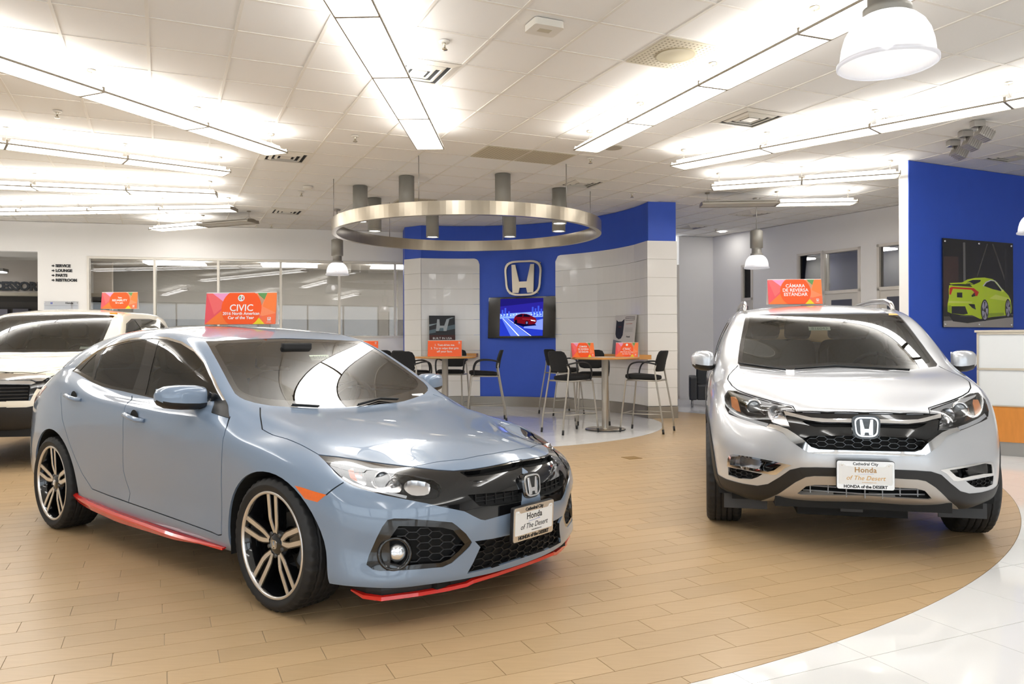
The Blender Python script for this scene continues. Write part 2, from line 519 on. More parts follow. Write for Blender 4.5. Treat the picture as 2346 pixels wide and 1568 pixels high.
# ---------------------------------------------------------------- the showroom shell
GA = math.radians(24.0); E1 = np.array([math.cos(GA), math.sin(GA)]); E2 = np.array([-math.sin(GA), math.cos(GA)])
def UV(u, v): p = E1 * u + E2 * v; return (float(p[0]), float(p[1]))
CEIL = 3.66; DC = (-0.9, 12.7)
def structure(o): o['kind'] = 'structure'; return o
def polar(r, deg, c=DC): a = math.radians(deg); return (c[0] + r * math.cos(a), c[1] + r * math.sin(a))
def seen(x, y, z, m=1.12):
    px = x / y * 1797 / 1173 if y > .05 else 9; pz = (z - 1.3) / y * 1797 / 784 if y > .05 else 9
    return abs(px) < m and abs(pz) < m
def clip_circle(P, c, r, keep_in, arc=4):
    n = len(P); c = np.array(c); ins = [(np.hypot(*(np.array(p) - c)) < r) == keep_in for p in P]
    if all(ins): return list(P)
    if not any(ins): return None
    out = []
    def cross(a, b):
        a = np.array(a) - c; d = np.array(b) - c - a; A = d @ d; B = 2 * a @ d; C = a @ a - r * r; D = math.sqrt(max(B * B - 4 * A * C, 0))
        t = [q for q in ((-B - D) / (2 * A), (-B + D) / (2 * A)) if -1e-9 <= q <= 1 + 1e-9]; t = t[0] if t else .5
        return tuple(a + d * t + c)
    k0 = next(i for i in range(n) if ins[i] and not ins[i - 1])
    seq = [(k0 + i) % n for i in range(n)]; enter = cross(P[k0 - 1], P[k0]); last = None
    out.append(enter)
    for i in seq:
        if ins[i]: out.append(tuple(P[i]))
        if ins[i] and not ins[(i + 1) % n]: last = cross(P[i], P[(i + 1) % n]); out.append(last); break
    a0 = math.atan2(last[1] - c[1], last[0] - c[0]); a1 = math.atan2(enter[1] - c[1], enter[0] - c[0]); da = (a1 - a0 + PI) % (2 * PI) - PI
    for k in range(1, arc): a = a0 + da * k / arc; out.append((c[0] + r * math.cos(a), c[1] + r * math.sin(a)))
    return out
def slab_faces(P, z0, z1):
    n = len(P); a = sum(P[i][0] * P[(i + 1) % n][1] - P[(i + 1) % n][0] * P[i][1] for i in range(n))
    if a < 0: P = list(reversed(P))
    V = [(p[0], p[1], z1) for p in P] + [(p[0], p[1], z0) for p in P]
    return V, [tuple(range(n))] + [(i, i + n, (i + 1) % n + n, (i + 1) % n) for i in range(n)]
def lay(name, polys, parent, m, limit=300, stuff_name=None, z0=-.008, z1=0.0, zc=0.0):
    """the pieces that show largest become parts, the others one joined part"""
    def key(P): c = np.mean(P, 0); return (0 if seen(c[0], c[1], zc) else 1, np.hypot(c[0], c[1]))
    polys = sorted(polys, key=key); vis = [P for P in polys if key(P)[0] == 0]
    first = vis[:limit]; rest = vis[limit:] + [P for P in polys if key(P)[0] == 1]
    for P in first:
        V, F = slab_faces(P, z0, z1); link_mesh(name, V, F, m, parent)
    if rest:
        VV = []; FF = []
        for P in rest:
            V, F = slab_faces(P, z0, z1); b = len(VV); VV += V; FF += [[i + b for i in f] for f in F]
        link_mesh(stuff_name or name + 's', VV, FF, m, parent)['kind'] = 'stuff'

def wood_floor_mat():
    m = bpy.data.materials.new('wood_look_tile'); m.use_nodes = True; nt = m.node_tree; b = nt.nodes['Principled BSDF']; N = nt.nodes.new
    tc = N('ShaderNodeTexCoord'); mp = N('ShaderNodeMapping'); mp.inputs['Rotation'].default_value = (0, 0, -GA); mp.inputs['Scale'].default_value = (3, 26, 1)
    nz = N('ShaderNodeTexNoise'); nz.inputs['Scale'].default_value = 2.0; nz.inputs['Detail'].default_value = 5
    geo = N('ShaderNodeNewGeometry'); oi = N('ShaderNodeObjectInfo'); ad = N('ShaderNodeMath'); ad.operation = 'ADD'; fr = N('ShaderNodeMath'); fr.operation = 'FRACT'
    nt.links.new(geo.outputs['Random Per Island'], ad.inputs[0]); nt.links.new(oi.outputs['Random'], ad.inputs[1]); nt.links.new(ad.outputs[0], fr.inputs[0])
    nt.links.new(geo.outputs['Position'], mp.inputs['Vector']); nt.links.new(mp.outputs['Vector'], nz.inputs['Vector'])
    mx = N('ShaderNodeMix'); mx.data_type = 'RGBA'; mx.inputs['A'].default_value = (*srgb(190, 160, 120), 1); mx.inputs['B'].default_value = (*srgb(205, 176, 136), 1)
    nt.links.new(nz.outputs['Fac'], mx.inputs['Factor'])
    hv = N('ShaderNodeHueSaturation'); mr = N('ShaderNodeMapRange'); mr.inputs['To Min'].default_value = .95; mr.inputs['To Max'].default_value = 1.05
    nt.links.new(fr.outputs[0], mr.inputs['Value']); nt.links.new(mr.outputs[0], hv.inputs['Value']); nt.links.new(mx.outputs['Result'], hv.inputs['Color']); nt.links.new(hv.outputs[0], b.inputs['Base Color'])
    b.inputs['Roughness'].default_value = .30; b.inputs['Specular IOR Level'].default_value = .4
    return m
def build_floor():
    WOOD = wood_floor_mat(); WHITE = mat('white_floor_tile', srgb(243, 242, 240), .06, noise=.02, scale=3, spec=.5); GROUT = mat('grout', srgb(176, 158, 132), .9)
    o = MB(); o.box((-14, -7, -.10), (12, 20, -.004)); fl = structure(o.build('floor', GROUT))
    CO = (-2.6, 9.65); RO = 7.43; CI = (-.91, 12.70); RI = 3.294
    planks = []; W, Lp, g = .148, .60, .0016
    for j in range(-80, 120):
        v0 = 2.955 + W * j; off = 1.819 + .197 * (j + 1)
        for i in range(-30, 30):
            u0 = off + Lp * i; c = np.array(UV(u0 + Lp / 2, v0 + W / 2))
            if np.hypot(*(c - CO)) > RO + .4 or np.hypot(*(c - CI)) < RI - .4: continue
            if c[1] < .8: continue
            P = [UV(u0 + g, v0 + g), UV(u0 + Lp - g, v0 + g), UV(u0 + Lp - g, v0 + W - g), UV(u0 + g, v0 + W - g)]
            P = clip_circle(P, CO, RO - .002, True)
            if P and np.hypot(*(c - CI)) < RI + .4: P = clip_circle(P, CI, RI + .002, False)
            if P and len(P) > 2: planks.append(P)
    lay('floor_plank', planks, fl, WOOD, 300, 'far_planks')
    inner = []; outer = []; T = .6096; a0 = np.array([1.46, 3.22]); u_ = float(a0 @ E1); v_ = float(a0 @ E2)
    for i in range(-30, 30):
        for j in range(-20, 34):
            u0 = u_ + T * i; v0 = v_ + T * j; c = np.array(UV(u0 + T / 2, v0 + T / 2))
            if not (-13.8 < c[0] < 11.8 and -6.5 < c[1] < 19.5): continue
            P = [UV(u0 + g, v0 + g), UV(u0 + T - g, v0 + g), UV(u0 + T - g, v0 + T - g), UV(u0 + g, v0 + T - g)]
            dI = np.hypot(*(c - CI)); dO = np.hypot(*(c - CO))
            if dI < RI + .5:
                Q = clip_circle(P, CI, RI - .002, True)
                if Q: inner.append(Q)
            if dO > RO - .5:
                Q = clip_circle(P, CO, RO + .002, False) if dO < RO + .5 else P
                if Q: outer.append(Q)
    vis = [P for P in inner + outer]
    lay('floor_tile', vis, fl, WHITE, 300, 'far_tiles')
    return fl
def build_ceiling():
    TILE = mat('ceiling_tile', srgb(242, 239, 234), .9, noise=.02, scale=220, bump=.08); BAR = mat('ceiling_bar', srgb(236, 230, 220), .6)
    o = MB(); o.box((-14, -7, CEIL + .03), (12, 20, CEIL + .15)); ce = structure(o.build('ceiling', mat('ceiling_void', srgb(200, 196, 188), .9)))
    T = .6096; u_ = -.0957; v_ = 6.87; tiles = []; bars = MB(); hb = .012
    for i in range(-32, 33):
        for j in range(-28, 28):
            u0 = u_ + T * i; v0 = v_ + T * j; c = UV(u0 + T / 2, v0 + T / 2)
            if not (-13.5 < c[0] < 11.5 and -6.5 < c[1] < 19.3): continue
            tiles.append([UV(u0 + hb, v0 + hb), UV(u0 + T - hb, v0 + hb), UV(u0 + T - hb, v0 + T - hb), UV(u0 + hb, v0 + T - hb)])
    def key(P): c = np.mean(P, 0); return (0 if seen(c[0], c[1], CEIL) else 1, np.hypot(c[0], c[1]))
    tiles.sort(key=key)
    sh = None
    for P in tiles[:300]:
        c = np.mean(P, 0)
        if sh is None:
            h = T / 2 - hb; V = [(x, y, z) for z in (CEIL + .006, CEIL + .022) for x, y in ((-h, -h), (h, -h), (h, h), (-h, h))]
            sh = link_mesh('ceiling_tile', V, [(3, 2, 1, 0), (4, 5, 6, 7), (0, 1, 5, 4), (1, 2, 6, 5), (2, 3, 7, 6), (3, 0, 4, 7)], TILE, ce); q = sh
        else: q = sh.copy(); COL.objects.link(q)
        q.location = (c[0], c[1], 0); q.rotation_euler = (0, 0, GA)
    V = []; F = []
    for P in tiles[300:]:
        b = len(V); V += [(p[0], p[1], CEIL + .006) for p in P]; F.append((b + 3, b + 2, b + 1, b))
    link_mesh('far_ceiling_tiles', V, F, TILE, ce)['kind'] = 'stuff'
    R = Matrix.Rotation(GA, 4, 'Z')
    for i in range(-32, 34): bars.box((u_ + T * i - hb, -16, CEIL), (u_ + T * i + hb, 22, CEIL + .03), R)
    for j in range(-36, 28): bars.box((-18, v_ + T * j - hb, CEIL + .001), (20, v_ + T * j + hb, CEIL + .029), R)
    VB = [];
    b = bars.build('ceiling_grid', BAR, ce); b['kind'] = 'stuff'
    return ce
def wall_strip(name, P0, d, pieces, th, m, back=True):
    """upright wall from P0 along d, made of (s0, s1, z0, z1) pieces; front face on the room side"""
    d = np.array(d, float); d /= np.linalg.norm(d); n = np.array([-d[1], d[0]]); M = Matrix(((d[0], n[0], 0, P0[0]), (d[1], n[1], 0, P0[1]), (0, 0, 1, 0), (0, 0, 0, 1)))
    mb = MB()
    for s0, s1, z0, z1 in pieces: mb.box((s0, 0, z0), (s1, th, z1), M)
    return structure(mb.build(name, m)), M
def window_frame(name, M, s, z0, z1, fw, fm, gm, th=.10, rail=None, y0=-.02, pane_label=None):
    """frame bars round and between the panes at the s positions; panes are parts"""
    mb = MB(); mb.box((s[0] - fw, y0, z0 - fw), (s[-1] + fw, th, z0), M); mb.box((s[0] - fw, y0, z1), (s[-1] + fw, th, z1 + fw), M)
    for k, x in enumerate(s):
        a, b = (x - fw, x) if k == 0 else ((x, x + fw) if k == len(s) - 1 else (x - fw / 2, x + fw / 2)); mb.box((a, y0, z0), (b, th, z1), M)
    o = structure(mb.build(name, fm))
    for a, b in zip(s[:-1], s[1:]):
        p = MB(); p.box((a, .03, z0), (b, .036, z1), M); p.build('window_pane', gm, o)
    return o
def build_shell():
    WALL = mat('white_wall', srgb(243, 240, 236), .75, noise=.015, scale=2); BLUE = mat('blue_wall', srgb(56, 94, 208), .5, noise=.04, scale=5)
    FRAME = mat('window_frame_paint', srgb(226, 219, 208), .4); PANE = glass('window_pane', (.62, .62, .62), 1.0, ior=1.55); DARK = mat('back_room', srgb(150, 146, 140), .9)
    # back wall with the long window and the doorway
    wb, MW = wall_strip('wall_back', (-13, 14.18), (1, .2423), [(-.8, 2.2, 0, CEIL), (2.2, 3.976, 3.085, CEIL), (3.976, 4.848, 0, CEIL), (4.848, 11.3, 3.02, CEIL), (4.848, 11.3, 0, 1.40), (11.3, 14.5, 0, CEIL)], .15, WALL)
    window_frame('window_1', MW, [4.885, 6.065, 7.261, 8.475, 9.653, 10.817, 11.26], 1.445, 2.97, .045, FRAME, PANE)
    fl_ = MB(); fl_.box((4.885, .04, 1.445), (11.26, .044, 1.79), MW); o = structure(fl_.build('window_2', glass('window_film', (.80, .80, .80), .2, .3)));  # sheet darkening the lower glass, standing in for its reflected band
    # room behind the window and the doorway
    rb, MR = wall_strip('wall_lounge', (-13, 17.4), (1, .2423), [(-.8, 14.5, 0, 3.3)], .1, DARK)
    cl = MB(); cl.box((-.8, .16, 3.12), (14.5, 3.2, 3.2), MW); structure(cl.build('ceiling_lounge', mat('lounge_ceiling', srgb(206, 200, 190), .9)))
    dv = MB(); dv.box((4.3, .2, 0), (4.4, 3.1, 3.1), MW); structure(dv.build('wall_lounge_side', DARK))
    for k, s in enumerate((5.6, 8.0, 10.4)):
        lp = MB(); lp.box((s, 1.2, 3.03), (s + 1.2, 1.8, 3.06), MW); o = lp.build('lounge_light', glow('lounge_panel', (1, .97, .92), 14.0)); tag(o, ('left', 'middle', 'right')[k] + ' flat light panel in the lounge ceiling behind the long window', 'light', 'light panels in the lounge')  # added to brighten the dim view through the long window
    # far hall
    P1 = (4.57, 17.82); d1 = (4.57 - 2.6, 17.82 - 17.42)
    wall_strip('wall_hall_back', (1.2, 17.13), d1, [(0, 2.44, 3.02, CEIL), (0, 2.2, 0, CEIL), (2.62, 3.45, 0, CEIL)], .12, WALL)
    dd = np.array(d1) / np.hypot(*d1); nn = np.array([-dd[1], dd[0]]); MH = Matrix(((dd[0], nn[0], 0, 1.2), (dd[1], nn[1], 0, 17.13), (0, 0, 1, 0), (0, 0, 0, 1)))
    GREY_GLASS = mat('dim_glass', srgb(96, 96, 98), .05, spec=.8)
    mb = MB(); mb.box((2.2, .01, .08), (2.24, .11, 3.02), MH); mb.box((2.57, -.01, .0), (2.62, .11, 3.02), MH); mb.box((2.2, -.01, .98), (2.6, .1, 1.04), MH); mb.box((2.2, -.01, 0), (2.6, .1, .08), MH)
    dr = structure(mb.build('door_1', FRAME)); g = MB(); g.box((2.24, .04, .08), (2.57, .05, 3.02), MH); g.build('door_glass', GREY_GLASS, dr)
    wr, MR2 = wall_strip('wall_hall_right', P1, (2.19, -4.14), [(-.1, .90, 0, CEIL), (.90, 1.23, 2.94, CEIL), (1.23, 2.44, 0, CEIL), (2.44, 3.90, 3.0, CEIL), (3.90, 4.25, 0, CEIL), (4.25, 5.2, 3.0, CEIL), (5.2, 7.0, 0, CEIL), (2.44, 3.06, 0, 2.26)], .12, WALL)
    def door(name, s0, s1, z0, split, zt, lites):
        mb = MB(); f = .05
        mb.box((s0, -.02, 0), (s0 + f, .1, zt), MR2); mb.box((s1 - f, -.02, 0), (s1, .1, zt), MR2); mb.box((s0, -.02, zt - f), (s1, .1, zt), MR2); mb.box((s0, -.02, split - .03), (s1, .1, split + .03), MR2)
        o = structure(mb.build(name, FRAME)); g = MB(); g.box((s0 + f, .03, split + .03), (s1 - f, .036, zt - f), MR2); g.build('window_pane', glass('hall_pane', (.75, .75, .75), 1.0), o)
        l = MB(); l.box((s0 + f, .0, .02), (s1 - f, .045, split - .03), MR2)
        lf = l.build('door_leaf', mat('door_paint', srgb(216, 210, 200), .45), o); g = MB(); g.box((s0 + f + .14, -.004, 1.0), (s1 - f - .14, .05, split - .15), MR2); g.build('door_glass', GREY_GLASS, lf)
        h = MB(); h.tube([MR2 @ Vector((s0 + .14, -.06, 1.02)), MR2 @ Vector((s0 + .26, -.06, 1.02))], .012, 8); h.tube([MR2 @ Vector((s0 + .15, .0, 1.02)), MR2 @ Vector((s0 + .15, -.06, 1.02))], .012, 8); h.build('door_handle', SATIN_CHROME, lf)
        return o
    door('door_2', .90, 1.23, 0, 2.20, 2.94, 1); door('door_3', 3.06, 3.90, 0, 2.22, 3.02, 1); door('door_4', 4.25, 5.15, 0, 2.22, 3.02, 1)
    window_frame('window_3', MR2, [2.48, 3.02], 2.30, 2.985, .045, FRAME, glass('hall_pane', (.75, .75, .75), 1.0), rail=None)
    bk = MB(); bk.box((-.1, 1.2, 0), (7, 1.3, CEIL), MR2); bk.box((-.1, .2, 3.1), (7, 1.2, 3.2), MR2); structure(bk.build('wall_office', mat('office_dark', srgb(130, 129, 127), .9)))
    for k, s in enumerate((1.6, 3.5)):
        lp = MB(); lp.box((s, .5, 3.0), (s + .5, .9, 3.03), MR2); o = lp.build('office_light', glow('office_panel', (1, .97, .92), 7.0)); tag(o, ('far', 'near')[k] + ' flat light panel in the office behind the hall windows', 'light', 'light panels in the office')  # added glow so the hall panes do not go black
    # blue wall on the right with its white end
    wr2, MB2 = wall_strip('wall_right', (5.21, 10.3), (2.21, 1.05), [(0, 6.0, 0, CEIL)], .14, WALL)
    f = MB(); f.box((.0, -.012, 0), (6.0, 0, CEIL), MB2); f.build('blue_facing', BLUE, wr2)
    # the room's unseen sides: shop front glass behind the camera, side walls
    ws, _ = wall_strip('wall_left', (-13.3, 14.2), (0, -1), [(0, 20.5, 0, CEIL)], .1, WALL)
    wall_strip('wall_far_right', (11.0, -6.5), (0, 1), [(0, 19.6, 0, CEIL)], .1, WALL)
    wf, MF = wall_strip('wall_front', (11.0, -6.4), (-1, 0), [(0, 24.4, 3.2, CEIL), (0, 24.4, 0, .25)] + [(x, x + .5, .25, 3.2) for x in (0, 6.0, 12.0, 18.0, 23.9)], .2, WALL)
    for k, (a, b) in enumerate(((.5, 6.0), (6.5, 12.0), (12.5, 18.0), (18.5, 23.9))):
        window_frame('window_%d' % (k + 4), MF, list(np.linspace(a + .06, b - .06, 4)), .31, 3.14, .06, mat('shop_front_frame', srgb(70, 72, 76), .4, .5), glass('shop_glass', (.85, .88, .9), 1.0))
    # baseboards
    bb = MB(); bb.box((3.976, -.015, 0), (14, 0, .12), MW); structure(bb.build('baseboard_back', mat('baseboard_grey', srgb(150, 146, 140), .4, .3)))
    bb = MB(); bb.box((-.1, -.015, 0), (.9, 0, .12), MR2); bb.box((1.23, -.015, 0), (3.06, 0, .12), MR2); bb.box((3.9, -.015, 0), (4.25, 0, .12), MR2); structure(bb.build('baseboard_hall', MATS['baseboard_grey']))
    return MW, MR2, MB2
def arc_panel(mb, r0, r1, a0, a1, z0, z1, n=10):
    V = []; F = []
    for k in range(n + 1):
        a = a0 + (a1 - a0) * k / n
        for r in (r0, r1):
            p = polar(r, a); V += [(p[0], p[1], z0), (p[0], p[1], z1)]
    for k in range(n):
        b = 4 * k; c = b + 4
        F += [(b, c, c + 1, b + 1), (b + 2, b + 3, c + 3, c + 2), (b, b + 2, c + 2, c), (b + 1, c + 1, c + 3, b + 3)]
    F += [(0, 1, 3, 2), (4 * n, 4 * n + 2, 4 * n + 3, 4 * n + 1)]
    mb.add(V, F, False)
def build_display():
    BLUE = MATS['blue_wall']; PANEL = mat('gloss_white_panel', srgb(241, 237, 231), .16, coat=.3); STEEL = mat('brushed_base', srgb(160, 154, 144), .32, .85, noise=.06, scale=30, stretch=(1, 1, 12))
    mb = MB(); A0, A1, A2, A3 = 9.5, 57.0, 85.6, 106.5; R0, R1 = 3.25, 3.74
    arc_panel(mb, R0, R1, A0, A3, .0, CEIL, 60)
    pA = polar(R0, A3); pB = (-2.19, 16.08); pC = polar(R1 + .1, A3 + .5); mb.prism([pA, pB, (-2.3, 16.6), pC, polar(R1, A3)], 0, CEIL)
    dw = structure(mb.build('wall_display', BLUE))
    zs = np.linspace(.205, 3.0, 10); g = .002
    bkm = MB()
    for a0, a1 in ((A0, A1 - 2.2), (A2 + 2.2, A3)): arc_panel(bkm, R0 - .008, R0 + .001, a0, a1, .2, 2.99, 24)
    for p, q, sg in ((polar(R0 - .02, A0), polar(R1 + .005, A0), 1), (polar(R0 - .02, A3), pB, -1)):
        d = np.array(q) - np.array(p); n = sg * np.array([d[1], -d[0]]) / np.hypot(*d) * .004; bkm.prism([p, q, tuple(np.array(q) + n), tuple(np.array(p) + n)], .2, 2.995)
    bkm.build('panel_backing', mat('panel_joint', srgb(190, 180, 160), .7), dw)
    for k in range(9):
        z0, z1 = zs[k] + g, zs[k + 1] - g
        for a0, a1, n in ((A0, A1, 16), (A2, A3, 8)):
            m = MB()
            if k < 8: arc_panel(m, R0 - .022, R0 - .001, a0, a1, z0, z1, n)
            else:
                # top row: the corner beside the blue is rounded
                blue_at_end = a1 == A1; nn = 24; V = []; F = []; rr = .12
                for q in range(nn + 1):
                    t = q / nn; t = t ** .5 if blue_at_end else 1 - (1 - t) ** .5; a = a0 + (a1 - a0) * t; s = math.radians((a1 - a) if blue_at_end else (a - a0)) * R0
                    zt = z1 - (rr - math.sqrt(max(rr * rr - (rr - s) ** 2, 0)) if s < rr else 0)
                    for r in (R0 - .022, R0 - .001):
                        p = polar(r, a); V += [(p[0], p[1], z0), (p[0], p[1], zt)]
                for q in range(nn):
                    b = 4 * q; c = b + 4; F += [(b, c, c + 1, b + 1), (b + 2, b + 3, c + 3, c + 2), (b, b + 2, c + 2, c), (b + 1, c + 1, c + 3, b + 3)]
                F += [(0, 1, 3, 2), (4 * nn, 4 * nn + 2, 4 * nn + 3, 4 * nn + 1)]; m.add(V, F)
            m.build('wall_panel', PANEL, dw)
        p, q = polar(R0 - .022, A0), polar(R1 + .01, A0); d = np.array(q) - np.array(p); n = np.array([d[1], -d[0]]) / np.hypot(*d) * .022
        m = MB(); m.prism([p, q, tuple(np.array(q) + n), tuple(np.array(p) + n)], z0, z1); m.build('wall_panel', PANEL, dw)
        p, q = polar(R0 - .022, A3), pB; d = np.array(q) - np.array(p); n = np.array([-d[1], d[0]]) / np.hypot(*d) * .022
        m = MB(); m.prism([p, q, tuple(np.array(q) + n), tuple(np.array(p) + n)], z0, z1); m.build('wall_panel', PANEL, dw)
    m = MB(); arc_panel(m, R0 - .03, R0, A0, A3, 0, .2, 50); p, q = polar(R0 - .03, A0 - .4), polar(R1 + .012, A0 - .4); d = np.array(q) - np.array(p); n = np.array([d[1], -d[0]]) / np.hypot(*d) * .02
    m.prism([p, q, tuple(np.array(q) + n), tuple(np.array(p) + n)], 0, .2)
    p, q = polar(R0 - .03, A3), (-2.2, 16.07); d = np.array(q) - np.array(p); n = np.array([-d[1], d[0]]) / np.hypot(*d) * .03; m.prism([p, q, tuple(np.array(q) + n), tuple(np.array(p) + n)], 0, .2)
    structure(m.build('baseboard_display', STEEL))
    return dw
# ---------------------------------------------------------------- shared car materials and parts
def flake_paint(name, color, rough=0.32, metal=0.55, edge=None):
    m = mat(name, color, rough, metal, coat=1.0, spec=.2); return m
BLACK_GLOSS = mat('black_gloss', (0.006, 0.006, 0.007), 0.06, coat=0.6)
BLACK_PLASTIC = mat('black_plastic', (0.012, 0.012, 0.013), 0.45, bump=0.15, scale=400)
BLACK_MATTE = mat('black_matte', (0.006, 0.006, 0.006), 0.8)
RUBBER = mat('rubber', (0.013, 0.013, 0.014), 0.62, noise=0.15, scale=40)
CHROME = mat('chrome', (0.86, 0.86, 0.87), 0.07, 1.0)
SATIN_CHROME = mat('satin_chrome', (0.62, 0.60, 0.58), 0.22, 1.0)
MACHINED = mat('machined_alloy', (0.80, 0.77, 0.74), 0.30, 0.9, noise=0.05, scale=90)
STEEL_DARK = mat('dark_steel', (0.12, 0.12, 0.12), 0.45, 0.9)
CAST_GREY = mat('cast_grey', (0.32, 0.33, 0.35), 0.5, 0.3)
AMBER = mat('amber_lens', (0.95, 0.16, 0.005), 0.12, coat=1.0, noise=0.12, scale=60)
RED_LENS = mat('red_lens', (0.35, 0.01, 0.01), 0.1, coat=1.0)
CLEAR = glass('clear_lens', (0.95, 0.95, 0.96), 1.0)
CAR_GLASS = glass('car_glass', (0.50, 0.54, 0.50), 1.0, ior=1.62)
CAR_GLASS_DARK = glass('car_glass_dark', (0.16, 0.17, 0.17), 1.0, ior=1.6)
SEAT_GREY = mat('seat_cloth', (0.10, 0.10, 0.095), 0.8, noise=0.2, scale=60)
TRIM_DARK = mat('dark_trim', (0.02, 0.02, 0.021), 0.6)
LINER = mat('head_liner', (0.42, 0.42, 0.39), 0.9)
REFLECTOR = mat('lamp_reflector', (0.92, 0.92, 0.93), 0.2, 1.0)
WHITE_PRINT = mat('white_print', (0.86, 0.86, 0.85), 0.5)
BLACK_INK = mat('black_ink', (0.008, 0.008, 0.008), 0.5)

H_SHAPE = [(-.60, .80), (-.40, .80), (-.20, -.20), (.20, -.20), (.40, .80), (.60, .80), (.55, -.86), (.23, -.86), (.17, -.56), (-.17, -.56), (-.23, -.86), (-.55, -.86)]
def badge_outline(s=1.0):
    P = rounded([(-1, 1), (1, 1), (.86, -1), (-.86, -1)], .62, 6); return [(x * s, y * s) for x, y in P]
def emblem_mb(w, h, d, mb, M, ring=0.86, hs=0.9):
    """rounded frame with an H, standing proud of the xy plane by d"""
    o = badge_outline(); n = len(o); a, b = w / 2, h / 2
    O = [(x * a, y * b) for x, y in o]; I = [(x * a * ring, y * b * (ring - 0.015)) for x, y in o]
    V = []
    for (P, z, s) in ((O, 0, 1), (O, d * .7, 1), (O, d, .985), (I, d, 1.015), (I, d * .7, 1), (I, 0, 1)): V += [(p[0] * s, p[1] * s, z) for p in P]
    F = [(k * n + i, k * n + (i + 1) % n, (k + 1) * n + (i + 1) % n, (k + 1) * n + i) for k in range(5) for i in range(n)]
    mb.add(V, F, False, M)
    P = [(x * a * hs, y * b * .95) for x, y in H_SHAPE]
    m = len(P); V = [(x, y, 0) for x, y in P] + [(x, y, d * .8) for x, y in P] + [(x * .97, y * .985, d) for x, y in P]
    F = [(k * m + i, k * m + (i + 1) % m, (k + 1) * m + (i + 1) % m, (k + 1) * m + i) for k in range(2) for i in range(m)]
    top = [[P.index(q) + 2 * m for q in t] for t in ear_clip(P)]
    mb.add(V, F + top, False, M); return mb
def emblem(name, w, h, d, M, m, parent): return emblem_mb(w, h, d, MB(), M).build(name, m, parent)

def strips_poly(a, b, wa, wb):
    """quad around the segment a-b in 2-D with half widths wa, wb"""
    a = np.array(a); b = np.array(b); t = (b - a) / np.linalg.norm(b - a); n = np.array([-t[1], t[0]])
    return [tuple(a + n * wa), tuple(a - n * wa), tuple(b - n * wb), tuple(b + n * wb)]

